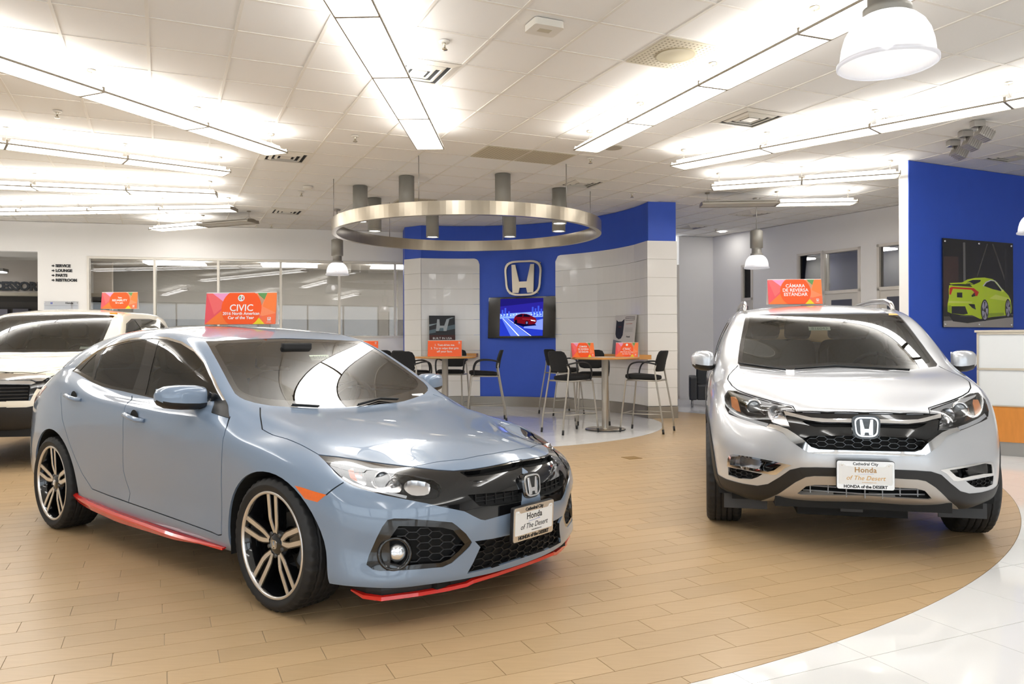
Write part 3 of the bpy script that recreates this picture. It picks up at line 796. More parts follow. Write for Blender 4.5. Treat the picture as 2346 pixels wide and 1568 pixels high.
def make_wheel(parent, R, W, rim_r, style, pos, side, label=None):
    """wheel part (tyre as its mesh) with rim, spokes, cap, brake as sub-parts; local +y is outward"""
    mb = MB(); hw = W / 2; n = 120
    prof = [(rim_r - .004, hw - .012), (rim_r + .006, hw - .004), (rim_r + .02, hw - .001), ((rim_r + R) / 2, hw + .006), (R - .03, hw + .004), (R - .014, hw - .004), (R - .005, hw - .014)]
    ntr = 5; xs = np.linspace(hw - .018, -hw + .018, 4 * ntr + 1)
    tread = []
    for k, x in enumerate(xs):
        g = (k % 4 == 0 and 0 < k < 4 * ntr)
        if g: tread += [(R, x + .0045), (R - .008, x + .004), (R - .008, x - .004), (R, x - .0045)]
        else: tread.append((R - .003 * abs(x / hw) ** 4, x))
    full = prof + tread + [(r, -x) for r, x in reversed(prof)]
    V = []; F = []
    for j, (r, y) in enumerate(full):
        sh = 5 <= j < 7 + 4 or len(full) - 11 <= j < len(full) - 5
        for i in range(n):
            a = 2 * PI * i / n; rr = r - (.006 if (sh and i % 3 == 0) else 0) - (.003 if (7 <= j < len(full) - 7 and i % 3 == 0) else 0)
            V.append((rr * math.cos(a), y, rr * math.sin(a)))
    for j in range(len(full) - 1):
        for i in range(n): F.append((j * n + i, (j + 1) * n + i, (j + 1) * n + (i + 1) % n, j * n + (i + 1) % n))
    mb.add(V, F, True)
    o = mb.build('wheel', RUBBER, parent)
    o.location = pos; o.rotation_euler = (0, 0, 0 if side > 0 else PI)
    if label: o['label'] = label
    Y = Matrix(((-1, 0, 0, 0), (0, 0, 1, 0), (0, 1, 0, 0), (0, 0, 0, 1)))   # z of the lathe -> y
    def toY(M2=None): return Y if M2 is None else Y @ M2
    # rim barrel and lip
    rb = MB(); rb.mat(0).lathe([(rim_r - .035, -hw + .02), (rim_r - .03, hw - .05), (rim_r - .012, hw - .016)], 64, toY())
    rb.mat(1).lathe([(rim_r - .013, hw - .016), (rim_r - .011, hw - .006), (rim_r - .002, hw - .003), (rim_r + .003, hw - .008)], 64, toY())
    rb.build('rim', [BLACK_GLOSS, MACHINED if style != 'steel' else CAST_GREY], o)
    face = hw - .022
    sp_mats = [BLACK_GLOSS, MACHINED] if style != 'steel' else [CAST_GREY, CAST_GREY]
    for k in range(5):
        a = PI / 2 + 2 * PI * k / 5 + (.02 if style == 'twin' else 0); Mz = Matrix.Rotation(a - PI / 2, 4, 'Z')
        s = MB()
        if style == 'twin':
            for sg in (-1, 1):
                pts = [(sg * .031, rim_r - .012, face + .006), (sg * .026, .125, face), (sg * .021, .098, face - .004), (sg * .006, .055, face - .010)]
                wd = [.0115, .0105, .0105, .008]
                for (mi, ex, dz, th) in ((0, .006, -.002, .045), (1, 0, 0, .004)):
                    for (p, q, w0, w1) in zip(pts[:-1], pts[1:], wd[:-1], wd[1:]):
                        P = strips_poly(p[:2], q[:2], w0 + ex, w1 + ex); zz = [p[2], p[2], q[2], q[2]]
                        V = [(P[i][0], P[i][1], zz[i] + dz) for i in range(4)] + [(P[i][0], P[i][1], zz[i] + dz - th) for i in range(4)]
                        s.mat(mi).add(V, [(0, 1, 2, 3), (7, 6, 5, 4), (0, 4, 5, 1), (1, 5, 6, 2), (2, 6, 7, 3), (3, 7, 4, 0)], False, toY(Mz))
            # dark web between the twin bars
            V = [(-.028, rim_r - .015, face - .016), (.028, rim_r - .015, face - .016), (.02, .07, face - .022), (-.02, .07, face - .022)]
            s.mat(0).add(V, [(0, 3, 2, 1)], False, toY(Mz))
        else:
            pts = [(0, rim_r - .012, face + .004), (0, .13, face), (0, .05, face - .008)]; wd = [.032, .024, .036]
            for (p, q, w0, w1) in zip(pts[:-1], pts[1:], wd[:-1], wd[1:]):
                for (mi, ex, dz, th) in ((0, .012, -.004, .04), (1, 0, 0, .006)):
                    P = strips_poly(p[:2], q[:2], w0 + ex, w1 + ex); zz = [p[2], p[2], q[2], q[2]]
                    V = [(P[i][0], P[i][1], zz[i] + dz) for i in range(4)] + [(P[i][0], P[i][1], zz[i] + dz - th) for i in range(4)]
                    s.mat(mi).add(V, [(0, 1, 2, 3), (7, 6, 5, 4), (0, 4, 5, 1), (1, 5, 6, 2), (2, 6, 7, 3), (3, 7, 4, 0)], False, toY(Mz))
        s.build('spoke', sp_mats, o)
    hb = MB(); hb.mat(0).lathe([(.075, face - .05), (.07, face - .018), (.045, face - .010), (.034, face - .004), (.0, face - .004)], 40, toY())
    for k in range(5):
        a = PI / 2 + 2 * PI * (k + .5) / 5
        hb.mat(1).lathe([(.0105, 0), (.0105, .012), (.006, .014), (0, .014)], 8, toY(Matrix.Translation((.057 * math.cos(a), .057 * math.sin(a), face - .02))))
    hb.build('hub', [BLACK_GLOSS, STEEL_DARK], o)
    emblem('hub_badge', .044, .042, .003, toY(Matrix.Translation((0, 0, face - .004)) @ Matrix.Rotation(0.0, 4, 'Z')), CHROME, o)
    br = MB(); br.lathe([(.07, -.03), (.07, -.012), (.14, -.012), (.14, -.034), (.07, -.034)], 48, toY(), smooth=False)
    br.build('brake_disc', STEEL_DARK, o)
    ca = MB(); ca.lathe([(.105, -.05), (.105, .018), (.12, .024), (.155, .02), (.165, .0), (.165, -.06), (.105, -.06)], 10, toY(), smooth=False, a0=-.75 + (0 if side < 0 else PI), a1=.15 + (0 if side < 0 else PI))
    ca.build('brake_caliper', CAST_GREY, o)
    # dark backing so that one cannot look through into the arch
    bk = MB(); bk.disc(rim_r - .03, -hw + .03, 40, toY()); bk.build('wheel_back', BLACK_MATTE, o)
    return o

def honeycomb(name, skin_tris, outline3, n, size, off, bar, m, parent, depth=.012, aspect=1.55, far=1.0, hole=None):
    """hexagon lattice laid on the skin inside the outline, sunk by off; bars are real ridges"""
    u, v, n = basis(n); P = np.array(outline3); Q = np.stack([P @ u, P @ v], 1)
    c0 = P.mean(0)
    def inside(p):
        ok = False; j = len(Q) - 1
        for i in range(len(Q)):
            if (Q[i][1] > p[1]) != (Q[j][1] > p[1]) and p[0] < (Q[j][0] - Q[i][0]) * (p[1] - Q[i][1]) / (Q[j][1] - Q[i][1]) + Q[i][0]: ok = not ok
            j = i
        return ok
    cache = {}
    def lift(p):
        k = (round(p[0], 4), round(p[1], 4))
        if k not in cache:
            o = u * p[0] + v * p[1] + n * (c0 @ n + far); h = ray_skin(skin_tris, o, -n)
            cache[k] = None if h is None else h - n * off
        return cache[k]
    mb = MB(); sx, sy = size * aspect, size; lo, hi = Q.min(0), Q.max(0); edges = {}
    rows = int((hi[1] - lo[1]) / sy) + 3; cols = int((hi[0] - lo[0]) / (sx * .75)) + 3
    for i in range(-1, cols):
        for j in range(-1, rows):
            cx = lo[0] + i * sx * .75; cy = lo[1] + (j + (.5 if i % 2 else 0)) * sy
            hexa = [(cx + sx * .5 * a, cy + sy * .5 * b) for a, b in ((-1, 0), (-.5, 1), (.5, 1), (1, 0), (.5, -1), (-.5, -1))]
            for k in range(6):
                a, b = hexa[k], hexa[(k + 1) % 6]; key = tuple(sorted(((round(a[0], 4), round(a[1], 4)), (round(b[0], 4), round(b[1], 4)))))
                edges[key] = (a, b)
    for a, b in edges.values():
        if not (inside(a) and inside(b)): continue
        A, B = lift(a), lift(b)
        if A is None or B is None: continue
        if hole is not None and min(np.linalg.norm(A - hole[0]), np.linalg.norm(B - hole[0])) < hole[1]: continue
        t = B - A; t = t / np.linalg.norm(t); w = np.cross(n, t) * bar / 2; d = n * depth
        mb.add([A + w * .6, A - w * .6, B - w * .6, B + w * .6, A + w - d, A - w - d, B - w - d, B + w - d], [(0, 1, 2, 3), (0, 4, 5, 1), (2, 6, 7, 3), (1, 5, 6, 2), (3, 7, 4, 0)])
    o = mb.build(name, m, parent); o['kind'] = 'stuff'; return o

def part(polys, name, m, parent, off=0.0, rim=0.0, label=None):
    V, F, N = patch_arrays(polys, off, rim)
    if not F: return None
    o = link_mesh(name, V, F, m, parent, nrm=N)
    if label: o['label'] = label
    return o
def licence_plate(parent, M, m_ink=BLACK_INK, ink2=None, under=None):
    """dealer plate: chrome frame, white insert, lettering; local x right, y up, z out"""
    fr = MB()
    fr.prism(rounded([(-.158, -.085), (.158, -.085), (.158, .085), (-.158, .085)], .014), -.018, 0, M)
    o = fr.build('licence_plate', BLACK_PLASTIC, parent)
    f2 = MB(); O = rounded([(-.156, -.082), (.156, -.082), (.156, .082), (-.156, .082)], .014); n = len(O)
    f2.prism(O, 0.0002, .004, M); f2.build('plate_frame', mat('plate_frame', (0.70, 0.67, 0.64), 0.25, 0.8), o)
    I = rounded([(-.146, -.053), (.146, -.053), (.146, .066), (.118, .066), (.110, .052), (-.110, .052), (-.118, .066), (-.146, .066)], .008)
    f3 = MB(); f3.prism(I, .0040, .0046, M); f3.build('plate_insert', WHITE_PRINT, o)
    b = MB()
    for sx in (-1, 1): b.lathe([(.005, 0), (.004, .003), (0, .0035)], 10, M @ Matrix.Translation((sx * .127, .059, .0046)))
    b.build('plate_screw', CHROME, o)
    ink2 = ink2 or m_ink
    T = lambda x, y: M @ Matrix.Translation((x, y, .0048))
    text('Cathedral City', .023, T(0, .0655), BLACK_INK, o, offset=.0004)
    text('Honda', .043, T(0, .030), m_ink, o, offset=.0006, space=1.05)
    text('of The Desert', .036, T(0, -.017), ink2, o, shear=.28, space=1.02)
    text('HONDA of the DESERT', .0235, T(0, -.0675), BLACK_INK, o, offset=.0009)
    if under is not None:
        f = MB(); f.prism([(-.045, .004), (.045, .009), (.045, .0115), (.01, .0085), (-.045, .0055)], .0047, .0050, M); f.build('underline', under, o)
    text('hondaofthedesert.com', .0085, T(.02, -.041), ink2, o)
    return o
def car_seat(parent, x, y, z, m, w=.5, name='seat', label=None):
    mb = MB()
    mb.box((-.25, -w / 2, 0), (.27, w / 2, .16), Matrix.Translation((x, y, z)), bev=.05)
    Mb = Matrix.Translation((x - .22, y, z + .1)) @ Matrix.Rotation(-.32, 4, 'Y')
    P = rounded([(-w / 2, 0), (w / 2, 0), (w / 2 * .86, .58), (-w / 2 * .86, .58)], .09)
    mb.prism(P, -.06, .07, Mb @ Matrix(((0, 0, 1, 0), (1, 0, 0, 0), (0, 1, 0, 0), (0, 0, 0, 1))))
    o = mb.build(name, m, parent)
    hr = MB(); P = rounded([(-.13, .62), (.13, .62), (.115, .82), (-.115, .82)], .06)
    hr.prism(P, -.04, .05, Mb @ Matrix(((0, 0, 1, 0), (1, 0, 0, 0), (0, 1, 0, 0), (0, 0, 0, 1))))
    hr.build('head_rest', m, o)
    if label: o['label'] = label
    return o
def steering_wheel(parent, x, y, z, m, r=.185):
    mb = MB(); M = Matrix.Translation((x, y, z)) @ Matrix.Rotation(-PI / 2 + .42, 4, 'Y')
    c = [tuple(M @ Vector((r * math.cos(a), r * math.sin(a), 0))) for a in np.linspace(0, 2 * PI, 41)]
    mb.tube(c, .016, 8)
    mb.lathe([(.06, -.02), (.055, .02), (0, .03)], 16, M)
    for a in (0, 2.2, -2.2): mb.tube([M @ Vector((.04 * math.cos(a), .04 * math.sin(a), 0)), M @ Vector((r * math.cos(a), r * math.sin(a), 0))], .016, 6)
    return mb.build('steering_wheel', m, parent)
def arch_liner(parent, pts, inner_y, m):
    """wheel house: the arch outline carried inwards and closed"""
    for s in (1, -1):
        V = []; F = []; n = len(pts)
        for p in pts: V.append((p[0], s * (abs(p[1]) - .004), p[2]))
        for p in pts: V.append((p[0], s * inner_y, p[2]))
        for i in range(n - 1): F.append((i, i + 1, i + 1 + n, i + n))
        F.append(tuple(range(n, 2 * n)))
        link_mesh('wheel_housing', V, F, m, parent)
CIVIC_LINES = {
    'headlight': [[0.278,-0.775,0.741],[0.309,-0.748,0.735],[0.362,-0.704,0.724],[0.426,-0.665,0.711],[0.494,-0.631,0.701],[0.567,-0.594,0.691],[0.629,-0.549,0.682],[0.676,-0.512,0.671],[0.707,-0.489,0.66],[0.738,-0.478,0.64],[0.749,-0.481,0.626],[0.757,-0.501,0.592],[0.751,-0.517,0.587],[0.729,-0.555,0.588],[0.7,-0.601,0.59],[0.673,-0.634,0.594],[0.641,-0.661,0.604],[0.598,-0.692,0.615],[0.551,-0.721,0.627],[0.503,-0.749,0.641],[0.461,-0.769,0.656],[0.42,-0.783,0.675],[0.381,-0.786,0.695],[0.334,-0.784,0.717]],
    'grille': [[0.201,-0.765,0.766],[0.264,-0.695,0.755],[0.347,-0.621,0.737],[0.448,-0.562,0.723],[0.58,-0.503,0.712],[0.673,-0.432,0.699],[0.724,-0.374,0.692],[0.76,-0.298,0.692],[0.784,-0.205,0.695],[0.797,-0.095,0.699],[0.794,0.053,0.702],[0.896,-0.078,0.476],[0.861,-0.301,0.462],[0.854,-0.325,0.468],[0.841,-0.364,0.49],[0.824,-0.406,0.517],[0.821,-0.413,0.519],[0.775,-0.497,0.545],[0.734,-0.561,0.567],[0.679,-0.631,0.588],[0.643,-0.663,0.598],[0.601,-0.695,0.608],[0.554,-0.724,0.621],[0.506,-0.752,0.635],[0.466,-0.773,0.649],[0.425,-0.787,0.669],[0.387,-0.791,0.689],[0.339,-0.787,0.714],[0.267,-0.776,0.744]],
    'slot_top': [[0.748,-0.351,0.685],[0.787,-0.249,0.686],[0.808,-0.108,0.691],[0.806,0.043,0.695],[0.834,0.018,0.676],[0.841,-0.062,0.668],[0.825,-0.211,0.664],[0.784,-0.336,0.665]],
    'slot_low': [[0.82,-0.375,0.588],[0.844,-0.313,0.586],[0.87,-0.215,0.582],[0.885,-0.115,0.578],[0.889,-0.047,0.577],[0.897,-0.053,0.521],[0.888,-0.17,0.519],[0.87,-0.263,0.524],[0.851,-0.328,0.532]],
    'fog': [[0.633,-0.706,0.503],[0.654,-0.686,0.509],[0.696,-0.641,0.506],[0.753,-0.55,0.49],[0.8,-0.462,0.472],[0.81,-0.441,0.454],[0.825,-0.395,0.41],[0.83,-0.36,0.364],[0.823,-0.369,0.345],[0.807,-0.399,0.316],[0.784,-0.447,0.279],[0.766,-0.489,0.266],[0.718,-0.591,0.271],[0.66,-0.68,0.274],[0.606,-0.729,0.274],[0.58,-0.748,0.28],[0.554,-0.763,0.3],[0.562,-0.753,0.344],[0.593,-0.737,0.419],[0.616,-0.722,0.472]],
    'fogmesh': [[0.67,-0.673,0.474],[0.727,-0.598,0.467],[0.779,-0.502,0.451],[0.801,-0.455,0.434],[0.81,-0.426,0.398],[0.817,-0.394,0.36],[0.801,-0.417,0.33],[0.78,-0.458,0.297],[0.761,-0.499,0.286],[0.717,-0.59,0.292],[0.678,-0.654,0.292],[0.638,-0.695,0.305],[0.637,-0.7,0.414]],
    'fogc': [[0.651,-0.679,0.346]],
    'lowgr': [[0.835,-0.347,0.368],[0.86,-0.253,0.365],[0.876,-0.156,0.365],[0.883,-0.05,0.365],[0.854,-0.042,0.223],[0.838,-0.229,0.217],[0.806,-0.37,0.216],[0.82,-0.343,0.264],[0.839,-0.313,0.334],[0.837,-0.326,0.347]],
    'amber': [[0.198,-0.891,0.634],[0.253,-0.884,0.629],[0.383,-0.851,0.608],[0.342,-0.87,0.572],[0.267,-0.885,0.581]],
    'hoodline': [[-0.462,-0.654,0.95],[-0.373,-0.71,0.914],[-0.262,-0.769,0.855],[-0.162,-0.773,0.834],[-0.054,-0.764,0.821],[0.065,-0.762,0.8],[0.202,-0.763,0.766],[0.299,-0.68,0.746],[0.412,-0.587,0.726],[0.581,-0.504,0.711],[0.624,-0.388,0.724],[0.683,-0.267,0.728],[0.71,-0.071,0.736],[0.709,0.026,0.737]],
    'dlo': [[-2.715,-0.75,1.107],[-2.64,-0.704,1.182],[-2.48,-0.666,1.262],[-2.264,-0.667,1.301],[-1.986,-0.663,1.336],[-1.671,-0.661,1.348],[-1.467,-0.664,1.338],[-1.275,-0.671,1.31],[-1.085,-0.682,1.259],[-0.936,-0.705,1.194],[-0.763,-0.745,1.097],[-0.598,-0.779,0.99],[-0.853,-0.808,0.969],[-1.295,-0.808,0.966],[-1.622,-0.799,0.985],[-1.828,-0.795,0.998],[-1.965,-0.796,1.005],[-2.104,-0.797,1.017],[-2.26,-0.794,1.039],[-2.411,-0.782,1.065],[-2.562,-0.767,1.089]],
    'glass_rear': [[-2.279,-0.781,1.059],[-2.311,-0.745,1.141],[-2.339,-0.699,1.241],[-2.325,-0.686,1.265],[-2.082,-0.683,1.299],[-1.882,-0.679,1.317],[-1.725,-0.675,1.327],[-1.681,-0.718,1.235],[-1.673,-0.752,1.128],[-1.684,-0.789,1.01],[-1.846,-0.788,1.016],[-1.987,-0.787,1.025],[-2.148,-0.785,1.042]],
    'glass_quarter': [[-2.588,-0.75,1.111],[-2.523,-0.719,1.177],[-2.444,-0.694,1.232],[-2.379,-0.733,1.166],[-2.321,-0.775,1.072],[-2.433,-0.767,1.087]],
    'glass_front': [[-1.561,-0.679,1.32],[-1.377,-0.678,1.312],[-1.241,-0.683,1.291],[-1.098,-0.693,1.25],[-0.958,-0.716,1.187],[-0.784,-0.755,1.096],[-0.636,-0.786,0.998],[-0.866,-0.801,0.978],[-1.308,-0.802,0.977],[-1.498,-0.798,0.987],[-1.519,-0.759,1.108],[-1.532,-0.722,1.224]],
    'chrome': [[-2.715,-0.745,1.112],[-2.629,-0.709,1.177],[-2.463,-0.673,1.257],[-2.251,-0.672,1.296],[-1.976,-0.668,1.33],[-1.663,-0.665,1.343],[-1.46,-0.667,1.333],[-1.27,-0.674,1.306],[-1.086,-0.685,1.256],[-0.939,-0.708,1.193],[-0.765,-0.747,1.096],[-0.6,-0.781,0.989]],
    'ws': [[-1.146,-0.592,1.313],[-1.177,-0.442,1.318],[-1.193,-0.278,1.326],[-1.201,-0.11,1.331],[-1.206,0.037,1.333],[-0.375,-0.06,0.92],[-0.385,-0.238,0.922],[-0.401,-0.342,0.927],[-0.437,-0.466,0.94],[-0.474,-0.584,0.955],[-0.513,-0.656,0.973],[-0.55,-0.695,0.991],[-0.574,-0.707,1.003],[-0.612,-0.715,1.023],[-0.703,-0.698,1.078],[-0.852,-0.666,1.168],[-0.995,-0.634,1.247]],
    'door_mid': [[-1.652,-0.806,0.975],[-1.573,-0.868,0.933],[-1.561,-0.895,0.879],[-1.571,-0.896,0.735],[-1.609,-0.881,0.575],[-1.617,-0.874,0.514],[-1.602,-0.868,0.461],[-1.571,-0.863,0.41],[-1.556,-0.862,0.383],[-1.575,-0.863,0.327]],
    'door_front': [[-0.477,-0.825,0.912],[-0.439,-0.865,0.865],[-0.422,-0.889,0.826],[-0.426,-0.899,0.752],[-0.437,-0.896,0.687],[-0.456,-0.888,0.589],[-0.491,-0.868,0.354],[-0.495,-0.865,0.293]],
    'door_rear': [[-2.572,-0.875,0.963],[-2.507,-0.897,0.876],[-2.48,-0.902,0.788],[-2.436,-0.902,0.723],[-2.38,-0.898,0.636],[-2.297,-0.892,0.538],[-2.211,-0.882,0.44],[-2.081,-0.871,0.35],[-1.839,-0.866,0.335],[-1.575,-0.863,0.324],[-1.207,-0.865,0.313],[-0.849,-0.865,0.301],[-0.595,-0.865,0.291],[-0.53,-0.865,0.285],[-0.495,-0.865,0.293]],
    'seam_fender': [[0.431,-0.792,0.661],[0.381,-0.853,0.606]],
    'tail': [[-3.035,-0.805,0.985],[-2.984,-0.828,0.965],[-2.95,-0.85,0.933],[-3.014,-0.859,0.869]],
    'handle_f': [[-1.545,-0.895,0.879],[-1.258,-0.897,0.847],[-1.375,-0.893,0.879],[-1.363,-0.899,0.808]],
    'handle_r': [[-2.477,-0.879,0.96],[-2.164,-0.89,0.929],[-2.312,-0.876,0.973],[-2.274,-0.897,0.89]],
    'archf': [[-0.405,-0.851,0.238],[-0.374,-0.872,0.35],[-0.347,-0.884,0.485],[-0.281,-0.895,0.581],[-0.186,-0.903,0.643],[-0.068,-0.904,0.68],[0.013,-0.902,0.681],[0.107,-0.897,0.663],[0.194,-0.892,0.635],[0.277,-0.884,0.574],[0.345,-0.868,0.461],[0.372,-0.856,0.344],[0.369,-0.848,0.227]],
    'archr': [[-3.15,-0.836,0.337],[-3.031,-0.876,0.48],[-2.974,-0.885,0.593],[-2.896,-0.891,0.662],[-2.773,-0.899,0.707],[-2.651,-0.902,0.718],[-2.542,-0.902,0.693],[-2.454,-0.9,0.651],[-2.363,-0.895,0.568],[-2.31,-0.887,0.457],[-2.307,-0.876,0.351],[-2.366,-0.863,0.284]],
    'skirt': [[-2.371,-0.862,0.279],[-2.184,-0.86,0.266],[-1.75,-0.851,0.242],[-0.535,-0.842,0.219]],
    'crease': [[-1.249,-0.897,0.843],[-0.831,-0.897,0.818],[-0.43,-0.897,0.796]],
    'sail': [[-0.692,-0.794,0.991],[-0.596,-0.779,0.989],[-0.467,-0.831,0.904],[-0.534,-0.843,0.914],[-0.621,-0.847,0.926]],
    'hl_ref1': [[0.382,-0.726,0.712],[0.38,-0.697,0.719],[0.415,-0.677,0.712],[0.463,-0.695,0.689],[0.508,-0.719,0.659],[0.502,-0.735,0.653],[0.471,-0.743,0.667],[0.432,-0.753,0.683]],
    'hl_ref2': [[0.623,-0.587,0.67],[0.64,-0.552,0.675],[0.698,-0.503,0.661],[0.724,-0.521,0.629],[0.728,-0.54,0.605],[0.691,-0.6,0.607],[0.664,-0.617,0.625],[0.638,-0.615,0.648]],
    'hl_ref3': [[0.471,-0.675,0.693],[0.484,-0.636,0.703],[0.555,-0.613,0.688],[0.61,-0.6,0.67],[0.645,-0.633,0.631],[0.627,-0.655,0.626],[0.574,-0.692,0.636],[0.532,-0.705,0.655]],
    'hl_proj': [[0.555,-0.657,0.668]],
    'hl_small': [[0.591,-0.623,0.669]],
    'hl_drl': [[0.407,-0.78,0.684],[0.464,-0.765,0.657],[0.509,-0.741,0.643],[0.557,-0.713,0.631],[0.599,-0.687,0.62],[0.643,-0.655,0.609],[0.675,-0.628,0.599]],
    'mirror_far': [[-0.673,0.644,1.064]],
    'wiper1': [[-0.442,-0.47,0.942],[-0.423,-0.402,0.935],[-0.399,-0.321,0.926]],
    'wiper2': [[-0.373,-0.06,0.92],[-0.428,0.159,0.942],[-0.403,0.21,0.93]],
    'sticker': [[-0.965,0.027,1.225],[-0.949,0.17,1.215],[-0.909,0.148,1.194],[-0.918,0.023,1.2]],
    'paper': [[-0.502,0.5,0.97],[-0.488,0.568,0.962],[-0.409,0.548,0.929],[-0.422,0.49,0.934]],
}
# ---------------------------------------------------------------- grey hatchback: body skin (x forward from front axle, y left, z up)
def civic_skin():
    S = [
     # front corner
     [(.648,.685,.195),(.660,.688,.235),(.66,.67,.33),(.67,.672,.43),(.668,.668,.53),(.65,.655,.60),(.62,.64,.645),(.58,.62,.675),(.54,.60,.698),(.50,.58,.712),(.46,.555,.722)],
     [(.53,.780,.20),(.528,.788,.242),(.515,.785,.35),(.52,.79,.44),(.518,.787,.55),(.49,.765,.635),(.455,.735,.678),(.415,.70,.705),(.375,.67,.726),(.335,.635,.740),(.30,.59,.752)],
     [(.345,.842,.20),(.345,.856,.255),(.335,.865,.38),(.33,.873,.50),(.325,.872,.60),(.305,.855,.68),(.28,.825,.722),(.25,.785,.748),(.22,.745,.763),(.19,.70,.776),(.16,.635,.792)],
     [(.02,.82,.19),(.02,.855,.26),(.02,.885,.40),(.02,.90,.52),(.02,.905,.635),(.01,.890,.735),(0,.855,.782),(-.01,.81,.803),(-.02,.765,.816),(-.03,.715,.830),(-.04,.655,.846)],
     [(-.25,.825,.20),(-.25,.86,.27),(-.25,.882,.40),(-.25,.893,.52),(-.25,.90,.65),(-.25,.897,.765),(-.255,.868,.815),(-.26,.82,.838),(-.265,.772,.855),(-.27,.728,.873),(-.28,.675,.893)],
    ]
    xs = [-.50, -.72, -.98, -1.25, -1.6, -1.95, -2.3, -2.65, -2.95, -3.2, -3.38, -3.49]
    T = lambda *a: list(zip(a[0::2], a[1::2]))
    Z = [T(-.5,.205,-2.3,.215,-2.65,.25,-3.5,.28), T(-.5,.265,-2.3,.275,-2.65,.31,-3.5,.345), T(-.5,.38,-2.3,.39,-2.65,.43,-3.5,.45), T(-.5,.52,-2.65,.545,-3.5,.56), T(-.5,.66,-2.65,.69,-3.5,.69),
         T(-.5,.792,-1.35,.852,-2.3,.90,-2.8,.905,-3.5,.83), T(-.5,.872,-.72,.915,-1.1,.925,-1.6,.940,-1.95,.962,-2.3,1.01,-2.65,1.055,-2.95,1.03,-3.2,.98,-3.5,.89),
         T(-.5,.928,-.72,.970,-1.1,.972,-1.6,.984,-1.95,1.007,-2.3,1.05,-2.65,1.095,-2.95,1.10,-3.2,1.03,-3.5,.92),
         T(-.5,.944,-.72,1.01,-.98,1.09,-1.25,1.16,-1.6,1.175,-1.95,1.185,-2.3,1.18,-2.65,1.15,-2.95,1.125,-3.2,1.045,-3.5,.932),
         T(-.5,.956,-.72,1.06,-.98,1.205,-1.25,1.305,-1.6,1.348,-1.95,1.345,-2.3,1.305,-2.65,1.215,-2.95,1.15,-3.2,1.06,-3.5,.943),
         T(-.5,.966,-.72,1.088,-.98,1.24,-1.25,1.342,-1.6,1.386,-1.95,1.392,-2.3,1.370,-2.65,1.315,-2.95,1.235,-3.2,1.125,-3.38,1.02,-3.5,.955)]
    Y = [T(-.5,.83,-2.65,.83,-3.2,.80,-3.38,.76,-3.5,.68), T(-.5,.862,-2.3,.862,-2.65,.86,-3.2,.83,-3.38,.785,-3.5,.70), T(-.5,.868,-1.6,.862,-2.3,.880,-2.65,.895,-2.95,.88,-3.2,.845,-3.38,.795,-3.5,.705),
         T(-.5,.88,-1.6,.876,-2.3,.892,-2.65,.902,-2.95,.888,-3.2,.85,-3.38,.795,-3.5,.705), T(-.5,.893,-1.6,.891,-2.65,.902,-2.95,.885,-3.2,.842,-3.38,.785,-3.5,.695),
         T(-.5,.898,-1.6,.897,-2.3,.896,-2.65,.888,-2.95,.865,-3.2,.82,-3.38,.77,-3.5,.685), T(-.5,.872,-.72,.865,-1.6,.858,-2.3,.848,-2.65,.82,-2.95,.792,-3.2,.765,-3.38,.73,-3.5,.67),
         T(-.5,.815,-.72,.806,-1.6,.80,-2.3,.788,-2.65,.762,-2.95,.735,-3.2,.72,-3.38,.70,-3.5,.655), T(-.5,.785,-.72,.79,-.98,.765,-1.25,.745,-1.6,.738,-2.3,.73,-2.65,.725,-2.95,.715,-3.2,.70,-3.38,.68,-3.5,.645),
         T(-.5,.755,-.72,.767,-.98,.705,-1.25,.672,-1.6,.660,-1.95,.657,-2.3,.660,-2.65,.675,-2.95,.69,-3.2,.68,-3.38,.66,-3.5,.632),
         T(-.5,.705,-.72,.70,-.98,.635,-1.25,.577,-1.6,.562,-1.95,.560,-2.3,.565,-2.65,.58,-2.95,.60,-3.2,.62,-3.38,.625,-3.5,.61)]
    for x in xs: S.append([(x if r > 0 else x, float(lerp_table(x, Y[r])), float(lerp_table(x, Z[r]))) for r in range(11)])
    fc = [(.845,.19),(.855,.225),(.87,.30),(.89,.40),(.898,.49),(.893,.56),(.875,.62),(.85,.66),(.815,.69),(.77,.715),(.71,.737)]
    tops = [None,(.50,.792,2.2),(.28,.825,2.2),(.02,.862,2.2),(-.22,.893,2.4),(-.37,.919,2.5),(-.54,1.003,2.2),(-.83,1.152,2.2),(-1.16,1.316,2.2),(-1.52,1.402,2.2),(-1.95,1.428,2.2),(-2.35,1.418,2.2),(-2.75,1.37,2.2),(-3.05,1.29,2.3),(-3.3,1.16,2.3),(-3.47,1.05,2.3),None]
    rc = [(-3.56,.28),(-3.60,.345),(-3.63,.45),(-3.63,.56),(-3.62,.69),(-3.60,.82),(-3.58,.89),(-3.575,.93),(-3.57,.95),(-3.57,.965),(-3.56,.98)]
    P, F = body_cage(S, fc, [0, .3, .58, .82], tops, rc, fpow=2.3)
    return cc_surface(P, F, 3, it=6, relax=.8)
